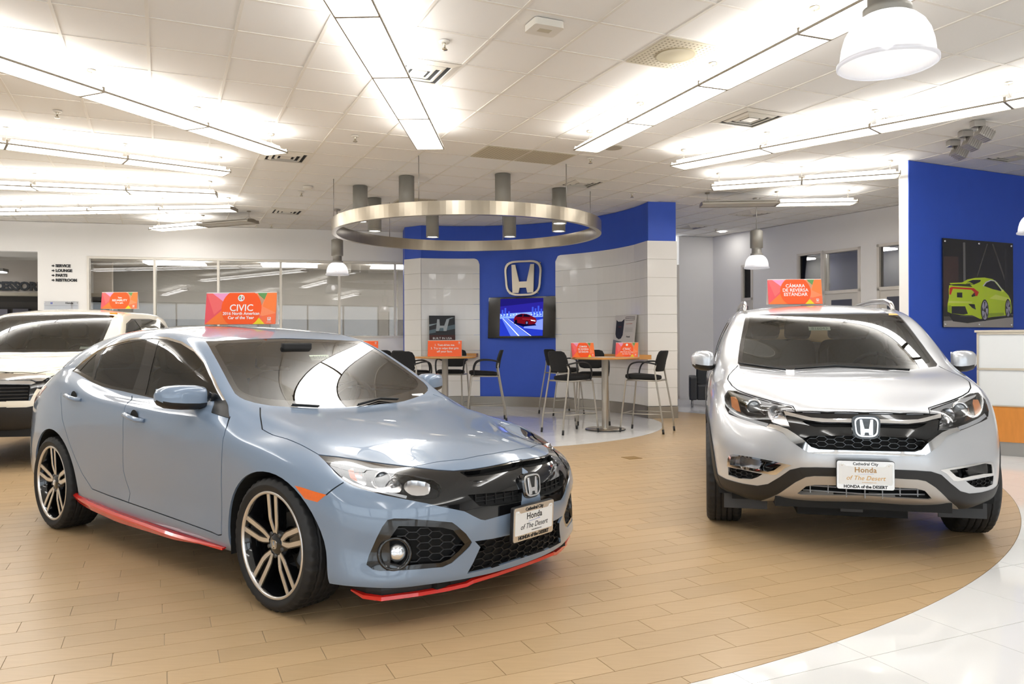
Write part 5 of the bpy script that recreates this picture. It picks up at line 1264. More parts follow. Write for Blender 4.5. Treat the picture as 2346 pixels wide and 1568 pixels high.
SUV_LINES = {
    'headlight': [[0.356,-0.769,0.963],[0.383,-0.716,0.958],[0.435,-0.663,0.941],[0.552,-0.55,0.913],[0.656,-0.46,0.897],[0.734,-0.395,0.886],[0.792,-0.379,0.86],[0.756,-0.444,0.857],[0.834,-0.418,0.771],[0.806,-0.468,0.774],[0.767,-0.524,0.779],[0.763,-0.543,0.758],[0.683,-0.624,0.776],[0.586,-0.718,0.799],[0.529,-0.769,0.815],[0.475,-0.791,0.858],[0.404,-0.793,0.924]],
    'hl_strip': [[0.368,-0.757,0.958],[0.441,-0.664,0.936],[0.555,-0.55,0.908],[0.662,-0.461,0.893],[0.74,-0.399,0.882],[0.784,-0.384,0.864],[0.748,-0.443,0.863],[0.579,-0.552,0.883],[0.469,-0.665,0.915],[0.394,-0.744,0.946]],
    'hl_amber': [[0.414,-0.755,0.933],[0.42,-0.724,0.933],[0.462,-0.709,0.912],[0.562,-0.7,0.842],[0.537,-0.729,0.847],[0.497,-0.755,0.868]],
    'hl_ref1': [[0.464,-0.699,0.912],[0.536,-0.588,0.894],[0.601,-0.553,0.872],[0.735,-0.537,0.81],[0.678,-0.598,0.81],[0.596,-0.672,0.829],[0.553,-0.696,0.852]],
    'hl_ref2': [[0.609,-0.541,0.873],[0.717,-0.466,0.87],[0.767,-0.445,0.848],[0.829,-0.423,0.777],[0.799,-0.473,0.781],[0.753,-0.526,0.799],[0.705,-0.541,0.834]],
    'hl_proj': [[0.571,-0.617,0.869]],
    'hl_high': [[0.731,-0.496,0.847]],
    'hl_low': [[0.508,-0.772,0.84],[0.574,-0.717,0.815],[0.674,-0.623,0.789],[0.754,-0.545,0.773]],
    'grille': [[0.792,-0.379,0.86],[0.852,-0.204,0.864],[0.868,0.025,0.865],[0.932,0.012,0.626],[0.909,-0.278,0.62],[0.899,-0.319,0.627],[0.887,-0.354,0.647],[0.86,-0.411,0.687],[0.83,-0.451,0.731],[0.801,-0.492,0.747],[0.763,-0.543,0.757],[0.767,-0.524,0.778],[0.807,-0.468,0.772],[0.835,-0.418,0.77],[0.756,-0.444,0.857]],
    'chrome_v': [[0.763,-0.543,0.757],[0.801,-0.492,0.747],[0.83,-0.451,0.731],[0.86,-0.411,0.687],[0.887,-0.354,0.647],[0.899,-0.319,0.627],[0.909,-0.278,0.62],[0.932,0.012,0.626],[0.931,0.012,0.647],[0.911,-0.261,0.647],[0.901,-0.301,0.658],[0.884,-0.341,0.699],[0.861,-0.387,0.731],[0.835,-0.427,0.755],[0.804,-0.474,0.77],[0.767,-0.524,0.778]],
    'bar': [[0.756,-0.444,0.857],[0.808,-0.381,0.845],[0.856,-0.295,0.829],[0.88,-0.208,0.826],[0.892,0.02,0.832],[0.902,0.018,0.81],[0.884,-0.238,0.806],[0.855,-0.325,0.815],[0.823,-0.382,0.827],[0.788,-0.435,0.834]],
    'slot': [[0.848,-0.348,0.811],[0.885,-0.238,0.803],[0.903,0.018,0.807],[0.91,0.017,0.787],[0.883,-0.28,0.781],[0.862,-0.329,0.797]],
    'mesh': [[0.88,-0.351,0.702],[0.889,-0.311,0.722],[0.909,-0.212,0.73],[0.921,0.015,0.736],[0.931,0.012,0.65],[0.911,-0.26,0.649],[0.901,-0.301,0.661]],
    'fog': [[0.594,-0.781,0.478],[0.601,-0.776,0.53],[0.611,-0.768,0.554],[0.635,-0.746,0.564],[0.745,-0.628,0.565],[0.824,-0.508,0.554],[0.868,-0.41,0.54],[0.851,-0.448,0.518],[0.822,-0.495,0.472],[0.81,-0.519,0.469],[0.745,-0.629,0.478]],
    'fog_open': [[0.617,-0.763,0.492],[0.619,-0.761,0.526],[0.626,-0.755,0.546],[0.679,-0.703,0.559],[0.765,-0.604,0.551],[0.811,-0.532,0.543],[0.844,-0.466,0.537],[0.82,-0.508,0.498],[0.8,-0.544,0.485],[0.764,-0.604,0.494],[0.693,-0.691,0.498]],
    'fog_lamp': [[0.617,-0.763,0.492],[0.619,-0.761,0.526],[0.626,-0.755,0.546],[0.679,-0.703,0.559],[0.765,-0.604,0.551],[0.778,-0.586,0.535],[0.764,-0.604,0.494],[0.693,-0.691,0.498]],
    'vent': [[0.597,-0.778,0.474],[0.692,-0.691,0.474],[0.78,-0.574,0.465],[0.758,-0.604,0.441],[0.728,-0.641,0.421],[0.652,-0.722,0.412],[0.594,-0.774,0.421]],
    'clad_low': [[0.482,-0.838,0.404],[0.568,-0.786,0.389],[0.675,-0.69,0.383],[0.743,-0.603,0.385],[0.783,-0.543,0.405],[0.828,-0.477,0.458],[0.862,-0.419,0.511],[0.885,-0.36,0.531],[0.907,-0.272,0.538],[0.924,-0.138,0.542],[0.927,0.013,0.545],[0.918,0.014,0.497],[0.914,-0.137,0.491],[0.895,-0.283,0.485],[0.883,-0.33,0.475],[0.856,-0.388,0.436],[0.79,-0.474,0.355],[0.691,-0.549,0.297]],
    'skid': [[0.918,0.014,0.497],[0.914,-0.137,0.491],[0.895,-0.283,0.485],[0.883,-0.33,0.475],[0.856,-0.388,0.436],[0.79,-0.474,0.355],[0.691,-0.549,0.297],[0.802,0.035,0.33]],
    'low_open': [[0.831,-0.373,0.368],[0.866,-0.328,0.417],[0.88,-0.281,0.431],[0.899,-0.129,0.437],[0.903,0.017,0.443],[0.874,0.022,0.381],[0.865,-0.148,0.372],[0.832,-0.355,0.362]],
    'hood': [[-0.174,-0.682,1.117],[-0.076,-0.718,1.086],[0.079,-0.756,1.052],[0.164,-0.765,1.034],[0.196,-0.765,1.026],[0.31,-0.741,0.992],[0.372,-0.709,0.968],[0.426,-0.663,0.949],[0.547,-0.549,0.919],[0.646,-0.459,0.903],[0.727,-0.388,0.89],[0.792,-0.377,0.86],[0.852,-0.203,0.865],[0.867,0.025,0.866]],
    'ws': [[-0.971,-0.584,1.515],[-0.896,-0.414,1.52],[-0.836,-0.176,1.523],[-0.822,0.002,1.523],[-0.044,0.044,1.11],[-0.038,-0.16,1.103],[-0.035,-0.319,1.091],[-0.071,-0.477,1.094],[-0.125,-0.583,1.105],[-0.164,-0.664,1.114],[-0.212,-0.682,1.131],[-0.325,-0.673,1.182],[-0.493,-0.655,1.271],[-0.719,-0.62,1.403],[-0.883,-0.597,1.484]],
    'wiper1': [[-0.189,-0.672,1.123],[-0.108,-0.529,1.103],[-0.018,-0.358,1.082]],
    'wiper2': [[-0.022,-0.299,1.087],[-0.043,-0.023,1.11],[-0.034,0.459,1.083]],
    'tag': [[-0.555,-0.127,1.414],[-0.54,0.005,1.41],[-0.487,0.006,1.384],[-0.505,-0.128,1.389]],
    'orange': [[-0.878,0.541,1.494]],
}
# ---------------------------------------------------------------- silver sport utility car: body skin
def crv_skin(warp=None):
    S = [
     [(.60,.62,.27),(.67,.65,.315),(.705,.662,.40),(.715,.666,.48),(.712,.668,.56),(.70,.668,.64),(.68,.66,.72),(.655,.648,.785),(.625,.63,.83),(.585,.605,.865),(.54,.575,.895)],
     [(.49,.72,.28),(.54,.772,.325),(.565,.793,.41),(.57,.799,.49),(.565,.802,.57),(.555,.803,.66),(.535,.797,.745),(.505,.79,.82),(.465,.779,.88),(.415,.765,.93),(.36,.735,.968)],
     [(.34,.81,.285),(.355,.852,.33),(.365,.874,.43),(.365,.88,.53),(.36,.883,.63),(.35,.880,.73),(.335,.870,.825),(.31,.855,.90),(.28,.832,.958),(.245,.80,1.0),(.205,.758,1.024)],
     [(.03,.83,.28),(.03,.885,.34),(.03,.908,.46),(.03,.912,.58),(.03,.913,.70),(.03,.908,.82),(.025,.892,.92),(.02,.872,.98),(.015,.842,1.022),(.01,.803,1.048),(0,.752,1.068)],
     [(-.20,.83,.27),(-.20,.885,.33),(-.20,.905,.46),(-.20,.910,.58),(-.20,.912,.71),(-.20,.908,.84),(-.20,.895,.955),(-.20,.872,1.03),(-.20,.838,1.068),(-.20,.79,1.094),(-.20,.735,1.120)],
    ]
    xs = [-.45, -.70, -.95, -1.3, -1.7, -2.1, -2.5, -2.85, -3.15, -3.36, -3.48]
    T = lambda *a: list(zip(a[0::2], a[1::2]))
    Z = [T(-.45,.26,-2.4,.27,-2.62,.30,-3.5,.34), T(-.45,.32,-2.4,.33,-2.62,.37,-3.5,.42), T(-.45,.46,-3.5,.52), T(-.45,.59,-3.5,.66), T(-.45,.73,-3.5,.80), T(-.45,.87,-1.5,.93,-3.5,.95),
         T(-.45,1.01,-.95,1.045,-2.5,1.085,-3.5,1.05), T(-.45,1.075,-.95,1.098,-2.5,1.135,-3.0,1.16,-3.5,1.12),
         T(-.45,1.13,-.7,1.21,-.95,1.26,-1.3,1.285,-2.8,1.30,-3.15,1.26,-3.5,1.15), T(-.45,1.185,-.7,1.325,-.95,1.445,-1.3,1.495,-2.1,1.508,-2.5,1.50,-2.85,1.47,-3.15,1.40,-3.36,1.27,-3.5,1.18),
         T(-.45,1.232,-.7,1.375,-.95,1.497,-1.3,1.560,-2.1,1.578,-2.5,1.572,-2.85,1.545,-3.15,1.48,-3.36,1.33,-3.5,1.22)]
    Y = [T(-.45,.83,-2.62,.83,-3.15,.80,-3.36,.75,-3.5,.66), T(-.45,.885,-2.62,.885,-3.15,.85,-3.36,.79,-3.5,.69), T(-.45,.90,-1.5,.893,-2.62,.91,-3.15,.865,-3.36,.80,-3.5,.70), T(-.45,.905,-1.5,.90,-2.62,.912,-3.15,.868,-3.36,.80,-3.5,.70),
         T(-.45,.91,-2.62,.912,-3.15,.865,-3.36,.79,-3.5,.69), T(-.45,.908,-2.62,.905,-3.15,.855,-3.36,.78,-3.5,.68), T(-.45,.89,-.95,.878,-2.5,.872,-3.15,.80,-3.36,.745,-3.5,.66), T(-.45,.858,-.95,.845,-2.5,.835,-3.15,.765,-3.36,.715,-3.5,.645),
         T(-.45,.83,-.95,.80,-2.5,.79,-3.15,.725,-3.36,.69,-3.5,.635), T(-.45,.792,-.7,.76,-.95,.718,-1.3,.695,-2.5,.695,-3.15,.665,-3.36,.65,-3.5,.62), T(-.45,.708,-.7,.672,-.95,.638,-1.3,.622,-2.5,.625,-3.15,.605,-3.36,.61,-3.5,.60)]
    for x in xs: S.append([(x, float(lerp_table(x, Y[r])), float(lerp_table(x, Z[r]))) for r in range(11)])
    fc = [(.79,.325),(.865,.37),(.905,.45),(.925,.53),(.932,.60),(.93,.665),(.922,.73),(.91,.785),(.893,.83),(.865,.868),(.81,.895)]
    tops = [None,(.60,.945,2.4),(.40,.995,2.4),(.19,1.045,2.4),(.0,1.088,2.6),(-.20,1.215,2.4),(-.48,1.380,2.4),(-.84,1.528,2.4),(-1.25,1.600,2.4),(-1.7,1.622,2.4),(-2.1,1.626,2.4),(-2.5,1.618,2.4),(-2.87,1.598,2.4),(-3.2,1.54,2.4),(-3.42,1.39,2.4),None]
    rc = [(-3.54,.34),(-3.58,.42),(-3.60,.52),(-3.60,.66),(-3.59,.80),(-3.57,.95),(-3.56,1.05),(-3.555,1.12),(-3.55,1.16),(-3.545,1.20),(-3.53,1.26)]
    P, F = body_cage(S, fc, [0, .3, .58, .82], tops, rc, fpow=2.6)
    if warp is not None: P = warp(P)
    return cc_surface(P, F, 3, it=6, relax=.8)
def truck_warp(P):
    P = P.copy(); P[:, 1] *= 1.085
    P[:, 2] = np.interp(P[:, 2], [0, .27, .62, .87, 1.10, 1.515, 1.62, 1.7], [0, .34, .72, 1.02, 1.20, 1.66, 1.765, 1.86]); return P
# ---------------------------------------------------------------- silver sport utility car, built
def sidebox(x0, x1, z1=1.1, z0=0): return ((x0, -1.3, z0), (x1, -.35, z1))
def side_glass(root, sk, outline, panes, n, frame_m, trim=None, box=None):
    for s, q in zip((1, -1), cut_outline(sk, outline, n, box=box)):
        m3 = np.array([1, s, 1.]); ds = skin_of(q); nn = np.array(n) * m3; out = []
        ch = cut_line(ds, np.array(trim) * m3, nn, .016, mirror=False)[0] if trim is not None else []
        for nm, pl, gm in panes: out.append((nm, cut_outline(ds, np.array(pl) * m3, nn, mirror=False, smooth=1)[0], gm))
        o = part(ds.polys, 'window_frame', frame_m, root, -.003, .012)
        if ch: part(ch, 'window_trim', CHROME, o, .002, .008)
        for nm, pn, gm in out: part(pn, nm, gm, root, -.006)
def cabin(root, x_dash, z_dash, seats, half_w, z0, z1, x_back, m=SEAT_GREY, steer=.37):
    cb = MB(); cb.box((x_back, -half_w, z0), (x_dash + .3, half_w, z0 + .12)); cb.build('cabin_floor', TRIM_DARK, root)
    for s in (1, -1):
        dt = MB(); dt.add([(x_back, s * (half_w + .03), z0), (x_dash, s * (half_w + .03), z0), (x_dash, s * (half_w + .03), z1 - .03), (x_back, s * (half_w + .01), z1)], [(0, 1, 2, 3)]); dt.build('door_trim', TRIM_DARK, root)
    da = MB(); secs = []
    for y in np.linspace(-half_w, half_w, 13): secs.append([(x_dash + .45, y, z0 + .2), (x_dash + .42, y, z_dash - .08), (x_dash + .30 - .1 * (y / half_w) ** 2, y, z_dash - .02), (x_dash + .1, y, z_dash), (x_dash - .06, y, z_dash - .03), (x_dash - .1, y, z_dash - .15), (x_dash - .04, y, z0 + .2)])
    loft_closed(da, secs, True); da.build('dashboard', TRIM_DARK, root)
    steering_wheel(root, x_dash - .2, steer, z_dash - .04, TRIM_DARK)
    for x, y, w in seats: car_seat(root, x, y, z0 + .16, m, w)
def pane_poly(pts): return [(x, -y, z) for x, y, z in pts]
def body_y(tris, x, z, default=.8):
    h = ray_skin(tris, np.array([x, 3., z]), np.array([0, -1., 0])); return default if h is None else float(h[1])
def build_suv():
    PAINT = flake_paint('silver_paint', srgb(204, 206, 210), .30, .5)
    LIGHT_SEAT = mat('light_seat', (.30, .29, .27), .7, noise=.1, scale=50)
    root = thing('sport_utility_car', 'silver tall sport utility car facing the camera on the right, orange sign on its roof', 'car', (2.309, 5.532, 0), -1.8118)
    V, F = crv_skin(); sk = Skin(V, F); tris = tri_arrays(V, F); L = {k: np.array(v) for k, v in SUV_LINES.items()}
    cn = np.array([.985, -.16, .1]); sn = np.array([0, -1., 0])
    for cx, nm in ((0, 'f'), (-2.62, 'r')):
        inn = [(cx + .415 * math.cos(t), -.9, .37 + .40 * math.sin(t)) for t in np.linspace(PI, 0, 26)]; inn = [(cx - .42, -.9, .15)] + inn + [(cx + .42, -.9, .15)]
        out = [(cx + .475 * math.cos(t), -.9, .37 + .46 * math.sin(t)) for t in np.linspace(PI, 0, 26)]; out = [(cx - .48, -.9, .15)] + out + [(cx + .48, -.9, .15)]
        cut_outline(sk, inn, sn, box=sidebox(cx - .6, cx + .6)); q = cut_outline(sk, out, sn, box=sidebox(cx - .6, cx + .6))
        for p in q: part(p, 'arch_cladding', BLACK_PLASTIC, root, .006, .03)
        lin = [(p[0], body_y(tris, p[0], max(p[2], .36), .75) - .01, max(p[2], .27)) for p in inn]; arch_liner(root, lin, .55, BLACK_MATTE)
    gq = cut_outline(sk, L['grille'], cn); gs = skin_of(gq[0] + gq[1])
    res = {}
    for k in ('chrome_v', 'bar', 'slot', 'mesh'): c = cut_outline(gs, L[k], cn); res[k] = c[0] + c[1]
    gr = part(gs.polys, 'grille', BLACK_GLOSS, root, -.008, .03)
    part(res['chrome_v'], 'grille_trim', CHROME, gr, .010, .03); part(res['bar'], 'grille_bar', CHROME, gr, .008, .03)
    housing(res['slot'], 'grille_slot', BLACK_MATTE, gr, .03); housing(res['mesh'], 'mesh_back', BLACK_MATTE, gr, .05)
    hx = [(.9, -.34, .69), (.9, -.27, .655), (.92, 0, .648), (.9, .27, .655), (.9, .34, .69), (.9, .3, .735), (.92, 0, .742), (.9, -.3, .735)]
    honeycomb('grille_mesh', tris, hx, (1, 0, 0), .030, .016, .006, BLACK_GLOSS, gr, aspect=2.2)
    hq = cut_outline(sk, L['headlight'], cn)
    for s, hp in zip((1, -1), hq):
        m3 = np.array([1, s, 1.]); cm = cn * m3
        lamp = part(hp, 'headlight', CLEAR, root, .002, .01); housing(hp, 'lamp_housing', mat('lamp_grey', (.16, .16, .165), .3, .7), lamp, .05, -.004)
        for k, d, mm in (('hl_ref1', .032, BLACK_GLOSS), ('hl_ref2', .03, REFLECTOR)):
            c = cut_outline(skin_of(hp), L[k] * m3, cm, mirror=False)[0]; housing(c, 'lamp_reflector', mm, lamp, .016, -d + .012)
        c = cut_outline(skin_of(hp), L['hl_strip'] * m3, cm, mirror=False)[0]; part(c, 'lamp_strip', mat('lamp_strip', (.85, .86, .88), .15, coat=1.0), lamp, -.006, .01)
        c = cut_outline(skin_of(hp), L['hl_amber'] * m3, cm, mirror=False)[0]; part(c, 'side_marker', mat('amber_bulb_cover', (.92, .36, .14), .15, coat=1.0), lamp, -.012, .01)
        c = cut_line(skin_of(hp), L['hl_low'] * m3, cm, .022, mirror=False)[0]; part(c, 'lamp_strip', mat('lamp_strip', (.85, .86, .88), .15), lamp, -.010, .004)
        p = L['hl_proj'][0] * m3; q = L['hl_high'][0] * m3; u, v, n = basis(np.array([.95, -.25 * s, .12]))
        M = frame_from(tuple(p - n * .035), u, v)
        mb = MB(); mb.lathe([(.044, .014), (.052, .016), (.052, -.02), (.040, -.02), (.040, .012), (.044, .014)], 32, M); mb.build('projector_ring', CHROME, lamp)
        mb = MB(); mb.lathe([(.040 * math.cos(t), .03 * math.sin(t) - .005) for t in np.linspace(0, PI / 2, 8)], 32, M); mb.build('projector_lens', mat('projector_glass', (.30, .33, .36), .03, coat=1.0), lamp)
        M = frame_from(tuple(q - n * .03), u, v); mb = MB(); mb.lathe([(.045, .016), (.036, -.004), (.018, -.018), (.012, -.02), (.010, .0), (0, .004)], 28, M); mb.build('high_beam_bowl', REFLECTOR, lamp)
    fq = cut_outline(sk, L['fog'], cn); vq = cut_outline(sk, L['vent'], cn)
    for s, fp, vp in zip((1, -1), fq, vq):
        m3 = np.array([1, s, 1.]); fs = skin_of(fp); op = cut_outline(fs, L['fog_open'] * m3, cn * m3, mirror=False)[0]
        fr = part(fs.polys, 'fog_surround', CHROME, root, .004, .03); os_ = skin_of(op); lp = cut_outline(os_, L['fog_lamp'] * m3, cn * m3, mirror=False)[0]
        housing(os_.polys + lp, 'fog_pocket', BLACK_GLOSS, fr, .05)
        housing(lp, 'fog_reflector', REFLECTOR, fr, .02, -.022); part(lp, 'fog_lamp', CLEAR, fr, -.012)
        v = housing(vp, 'lower_vent', BLACK_MATTE, root, .04)
        honeycomb('vent_mesh', tris, L['vent'] * m3, cn * m3, .024, .012, .006, BLACK_PLASTIC, v, aspect=2.0)
    sk_l = np.concatenate([L['skid'], [(.70, -.60, .22), (.82, -.4, .22), (.88, .04, .22)]]) if len(L['skid']) >= 7 else L['skid']
    sq = cut_outline(sk, np.concatenate([L['skid'][:7], [(.72, -.655, .20), (.82, -.3, .20), (.85, .04, .20)]]), (1, 0, 0), box=((.3, -.8, 0), (1, .2, .7)))
    ss = skin_of(sq[0] + sq[1]); lo = cut_outline(ss, L['low_open'], (1, 0, 0)); lo = lo[0] + lo[1]
    sp = part(ss.polys, 'skid_plate', mat('skid_silver', (.50, .47, .44), .35, .6), root, .008, .03)
    lg = housing(lo, 'lower_grille', BLACK_MATTE, root, .05); b = MB()
    for z in (.385, .415): b.tube([(float(np.interp(abs(y), [0, .36], [.885, .82])), y, z) for y in np.linspace(-.34, .34, 9)], .005, 6)
    for y in np.linspace(-.3, .3, 7): b.box((float(np.interp(abs(y), [0, .36], [.875, .81])), y - .003, .36), (float(np.interp(abs(y), [0, .36], [.89, .825])), y + .003, .44))
    b.build('grille_bar', CAST_GREY, lg)
    cl = np.concatenate([L['clad_low'][:17], [(.66, -.65, .20), (.45, -.86, .20), (.30, -1, .22), (.30, -1, .40), (.40, -.86, .415)]])
    cq = cut_outline(sk, cl, (.9, -.44, 0), box=((.2, -1, 0), (1, .2, .65)))
    part(cq[0] + cq[1], 'lower_cladding', BLACK_PLASTIC, root, .004, .03)
    # sills
    for q in cut_outline(sk, [(-2.2, -.9, .40), (-.4, -.9, .40), (-.4, -.9, .2), (-2.2, -.9, .2)], sn, box=sidebox(-2.4, -.3)): part(q, 'sill_cladding', BLACK_PLASTIC, root, .006, .02)
    windscreen(root, sk, L['ws'], 4, (.6, 0, .8), inset=(.95, .90), lift=.015)
    dlo = pane_poly([(-.46, .86, 1.09), (-.72, .78, 1.28), (-.95, .73, 1.42), (-1.25, .70, 1.485), (-2.0, .69, 1.502), (-2.55, .69, 1.492), (-2.95, .68, 1.42), (-3.12, .7, 1.30), (-3.05, .74, 1.17), (-2.5, .83, 1.135), (-1.5, .84, 1.115), (-.8, .85, 1.095)])
    panes = [('front_window', pane_poly([(-.62, .8, 1.135), (-.78, .78, 1.275), (-.98, .73, 1.405), (-1.22, .7, 1.46), (-1.42, .7, 1.475), (-1.42, .84, 1.125)]), CAR_GLASS), ('rear_window', pane_poly([(-1.50, .84, 1.13), (-1.50, .7, 1.478), (-2.0, .69, 1.482), (-2.25, .69, 1.48), (-2.38, .83, 1.15)]), CAR_GLASS_DARK), ('quarter_window', pane_poly([(-2.44, .82, 1.155), (-2.33, .69, 1.478), (-2.55, .69, 1.472), (-2.9, .68, 1.40), (-3.05, .7, 1.29), (-2.98, .75, 1.185)]), CAR_GLASS_DARK)]
    side_glass(root, sk, dlo, panes, sn, BLACK_GLOSS, box=((-3.4, -1, 1.0), (-.3, -.5, 1.6)))
    hg = cut_outline(sk, [(-3.2, -.48, 1.52), (-3.46, -.54, 1.25), (-3.46, .54, 1.25), (-3.2, .48, 1.52)], (-.8, 0, .6), mirror=False)[0]; part(hg, 'hatch_window', CAR_GLASS_DARK, root, -.004)
    roof = [(p, n) for p, n in sk.polys if p[:, 2].mean() > 1.13 and -3.45 < p[:, 0].mean() < -.3]
    part([(p[::-1], -n[::-1]) for p, n in roof], 'head_liner', LINER, root, .03)
    for q in cut_line(sk, L['hood'], (.6, -.15, 1), .008, box=((-.4, -1, .7), (1, .1, 1.2))): part(q, 'panel_gap', BLACK_MATTE, root, -.005)
    for pl in ([(-.36, .9, 1.02), (-.42, .9, .9), (-.45, .9, .6), (-.47, .9, .42)], [(-1.46, .9, 1.1), (-1.47, .9, .7), (-1.46, .9, .42)], [(-2.42, .87, 1.13), (-2.40, .9, 1.0), (-2.18, .9, .7), (-2.12, .9, .5)]):
        for q in cut_line(sk, pane_poly(pl), sn, .007, box=((-2.9, -1, .3), (-.2, -.6, 1.2)), curve=4): part(q, 'panel_gap', BLACK_MATTE, root, -.005)
    for nm, pl in (('front_door', [(-.36, .9, 1.02), (-.42, .9, .9), (-.45, .9, .6), (-.47, .9, .41), (-1.46, .9, .41), (-1.46, .9, 1.1), (-.7, .9, 1.12)]), ('rear_door', [(-1.46, .9, .41), (-1.46, .9, 1.12), (-2.42, .87, 1.14), (-2.40, .9, 1.0), (-2.18, .9, .7), (-2.12, .9, .41)])):
        for q in cut_outline(sk, pane_poly(pl), sn, box=((-2.7, -1, .3), (-.2, -.6, 1.2))): part(q, nm, PAINT, root, 0, .01)
    hd = np.concatenate([L['hood'], [(.0, .03, 1.08), (-.08, -.4, 1.11), (-.2, -.66, 1.13)]]); h = cut_outline(sk, hd, (.6, -.15, 1), box=((-.4, -1, .7), (1, .1, 1.2)))
    part(h[0] + h[1], 'bonnet', PAINT, root, 0, .012)
    bq = cut_outline(sk, [(.36, -1, .15), (.36, -1, .80), (.50, -.8, .80), (.7, -.6, .83), (.95, .04, .83), (.95, .04, .15)], (.8, -.6, 0), box=((.2, -1, 0), (1.1, .1, .9)))
    part(bq[0] + bq[1], 'front_bumper', PAINT, root, 0, .012)
    part(sk.polys, 'body', PAINT, root, 0, .012)
    # badge, plate, mirrors, rails
    pe = ray_skin(tris, np.array([2., 0, .785]), np.array([-1., 0, 0])); Me = frame_from((pe[0] + .004, 0, .785), (0, 1, 0), (-.14, 0, 1))
    bb = MB(); bb.prism([(x * .082, y * .070) for x, y in badge_outline()], -.05, .020, Me); bb.build('badge_base', BLACK_GLOSS, root)
    emblem('badge', .138, .118, .014, Me @ Matrix.Translation((0, 0, .020)), CHROME, root)
    licence_plate(root, frame_from((.985, -.015, .512), (0, 1, 0), (0, 0, 1)), mat('ochre_ink', srgb(176, 132, 70), .5), mat('ochre_ink2', srgb(214, 160, 60), .5), under=mat('pale_blue_ink', srgb(170, 180, 225), .5))
    pb = MB(); pb.box((.90, -.15, .46), (.965, .12, .55)); pb.build('plate_bracket', BLACK_PLASTIC, root)
    door_mirror(root, -.50, .855, 1.03, 1.075, 1.225, PAINT, BLACK_PLASTIC, .80, 1.10, 1.118, depth=.10)
    for s in (1, -1):
        rl = MB(); rl.tube([(-1.08, s * .585, 1.545), (-1.16, s * .583, 1.60), (-1.35, s * .578, 1.632), (-1.9, s * .572, 1.652), (-2.5, s * .572, 1.645), (-2.95, s * .572, 1.61), (-3.08, s * .57, 1.56)], [.014, .020, .020, .020, .020, .020, .014], 10, flat=1.2); rl.build('roof_rail', SATIN_CHROME, root)
    wiper(root, L['wiper1'], BLACK_PLASTIC); wiper(root, L['wiper2'], BLACK_PLASTIC)
    k = L['orange'][0]; t = MB(); t.add([tuple(k + np.array(v)) for v in ((0, -.035, .008), (0, .035, .006), (-.03, .03, .02), (-.03, -.03, .022))], [(0, 1, 2, 3)]); t.build('orange_clip', mat('orange_clip', srgb(240, 160, 40), .4), root)
    k = L['tag'].mean(0); Ms = frame_from(tuple(k + np.array([-.006, 0, -.006])), (0, 1, 0), (-.75, 0, .62)); t = MB(); t.prism([(-.078, -.022), (.078, -.022), (.078, .022), (-.078, .022)], -.001, 0, Ms); o = t.build('stock_tag', mat('tag_paper2', (.80, .84, .72), .7), root)
    text('816043', .040, Ms @ Matrix.Translation((0, 0, .0006)), mat('tag_ink', (.25, .30, .25), .7), o, extrude=0)
    # underneath
    und = MB(); und.box((-3.3, -.75, .25), (.5, .75, .30)); und.box((-2.15, -.83, .25), (-.5, .83, .32)); und.box((.5, -.5, .27), (.78, .5, .33)); und.box((.2, -.35, .19), (.6, .3, .26)); und.build('underbody', BLACK_MATTE, root)
    for a, b in (((.40, .52, .17), (.415, .80, .27)), ((.40, -.80, .17), (.415, -.52, .27)), ((.70, -.11, .24), (.72, .02, .29))): fl = MB(); fl.box(a, b, bev=.004); fl.build('air_deflector', mat('deflector_grey', (.05, .05, .052), .6), root)
    for x in (0, -2.62):
        for s in (-1, 1): make_wheel(root, .3625, .228, .232, 'five', (x, s * .795, .3625), s)
    cabin(root, -.52, 1.07, [(-1.25, -.38, .52), (-1.25, .38, .52), (-2.15, -.42, .5), (-2.15, .42, .5), (-2.15, 0, .34)], .74, .48, 1.05, -3.2, LIGHT_SEAT)
    mr = MB(); mr.box((-.72, -.12, 1.395), (-.68, .12, 1.46), bev=.012); mr.build('interior_mirror', BLACK_PLASTIC, root)
    return root
TRUCK_LINES = {
    'bar': [[0.888,-0.263,0.927],[0.901,0.181,0.925],[0.836,0.435,0.92],[0.825,0.468,0.908],[0.822,0.484,0.893],[0.839,0.456,0.881],[0.908,0.184,0.89],[0.897,-0.258,0.893]],
    'mesh': [[0.899,-0.258,0.886],[0.851,0.431,0.875],[0.849,0.445,0.862],[0.871,0.439,0.716],[0.884,0.404,0.712],[0.919,-0.248,0.719]],
    'band': [[0.85,-0.283,0.997],[0.874,0.168,0.994],[0.797,0.438,0.988],[0.733,0.545,0.984],[0.752,0.563,0.944],[0.786,0.536,0.912],[0.812,0.491,0.912],[0.826,0.45,0.93],[0.899,0.18,0.933],[0.886,-0.264,0.934]],
    'headlight': [[0.812,0.491,0.912],[0.786,0.536,0.912],[0.754,0.564,0.942],[0.615,0.653,0.999],[0.53,0.737,1.023],[0.644,0.728,0.903],[0.761,0.608,0.855],[0.808,0.545,0.825],[0.828,0.502,0.838]],
    'mask': [[0.886,-0.264,0.934],[0.826,0.45,0.93],[0.812,0.491,0.912],[0.828,0.502,0.838],[0.841,0.487,0.806],[0.866,0.452,0.715],[0.919,-0.248,0.713]],
    'low': [[0.917,-0.249,0.657],[0.878,0.421,0.649],[0.852,0.491,0.662],[0.81,0.576,0.687],[0.719,0.715,0.672]],
    'hood': [[0.845,-0.285,1.003],[0.87,0.167,0.999],[0.776,0.47,0.992],[0.711,0.536,1.009],[0.576,0.617,1.026],[0.454,0.707,1.067]],
    'fog': [[0.851,0.491,0.631],[0.824,0.551,0.639],[0.819,0.549,0.573],[0.844,0.487,0.565]],
}
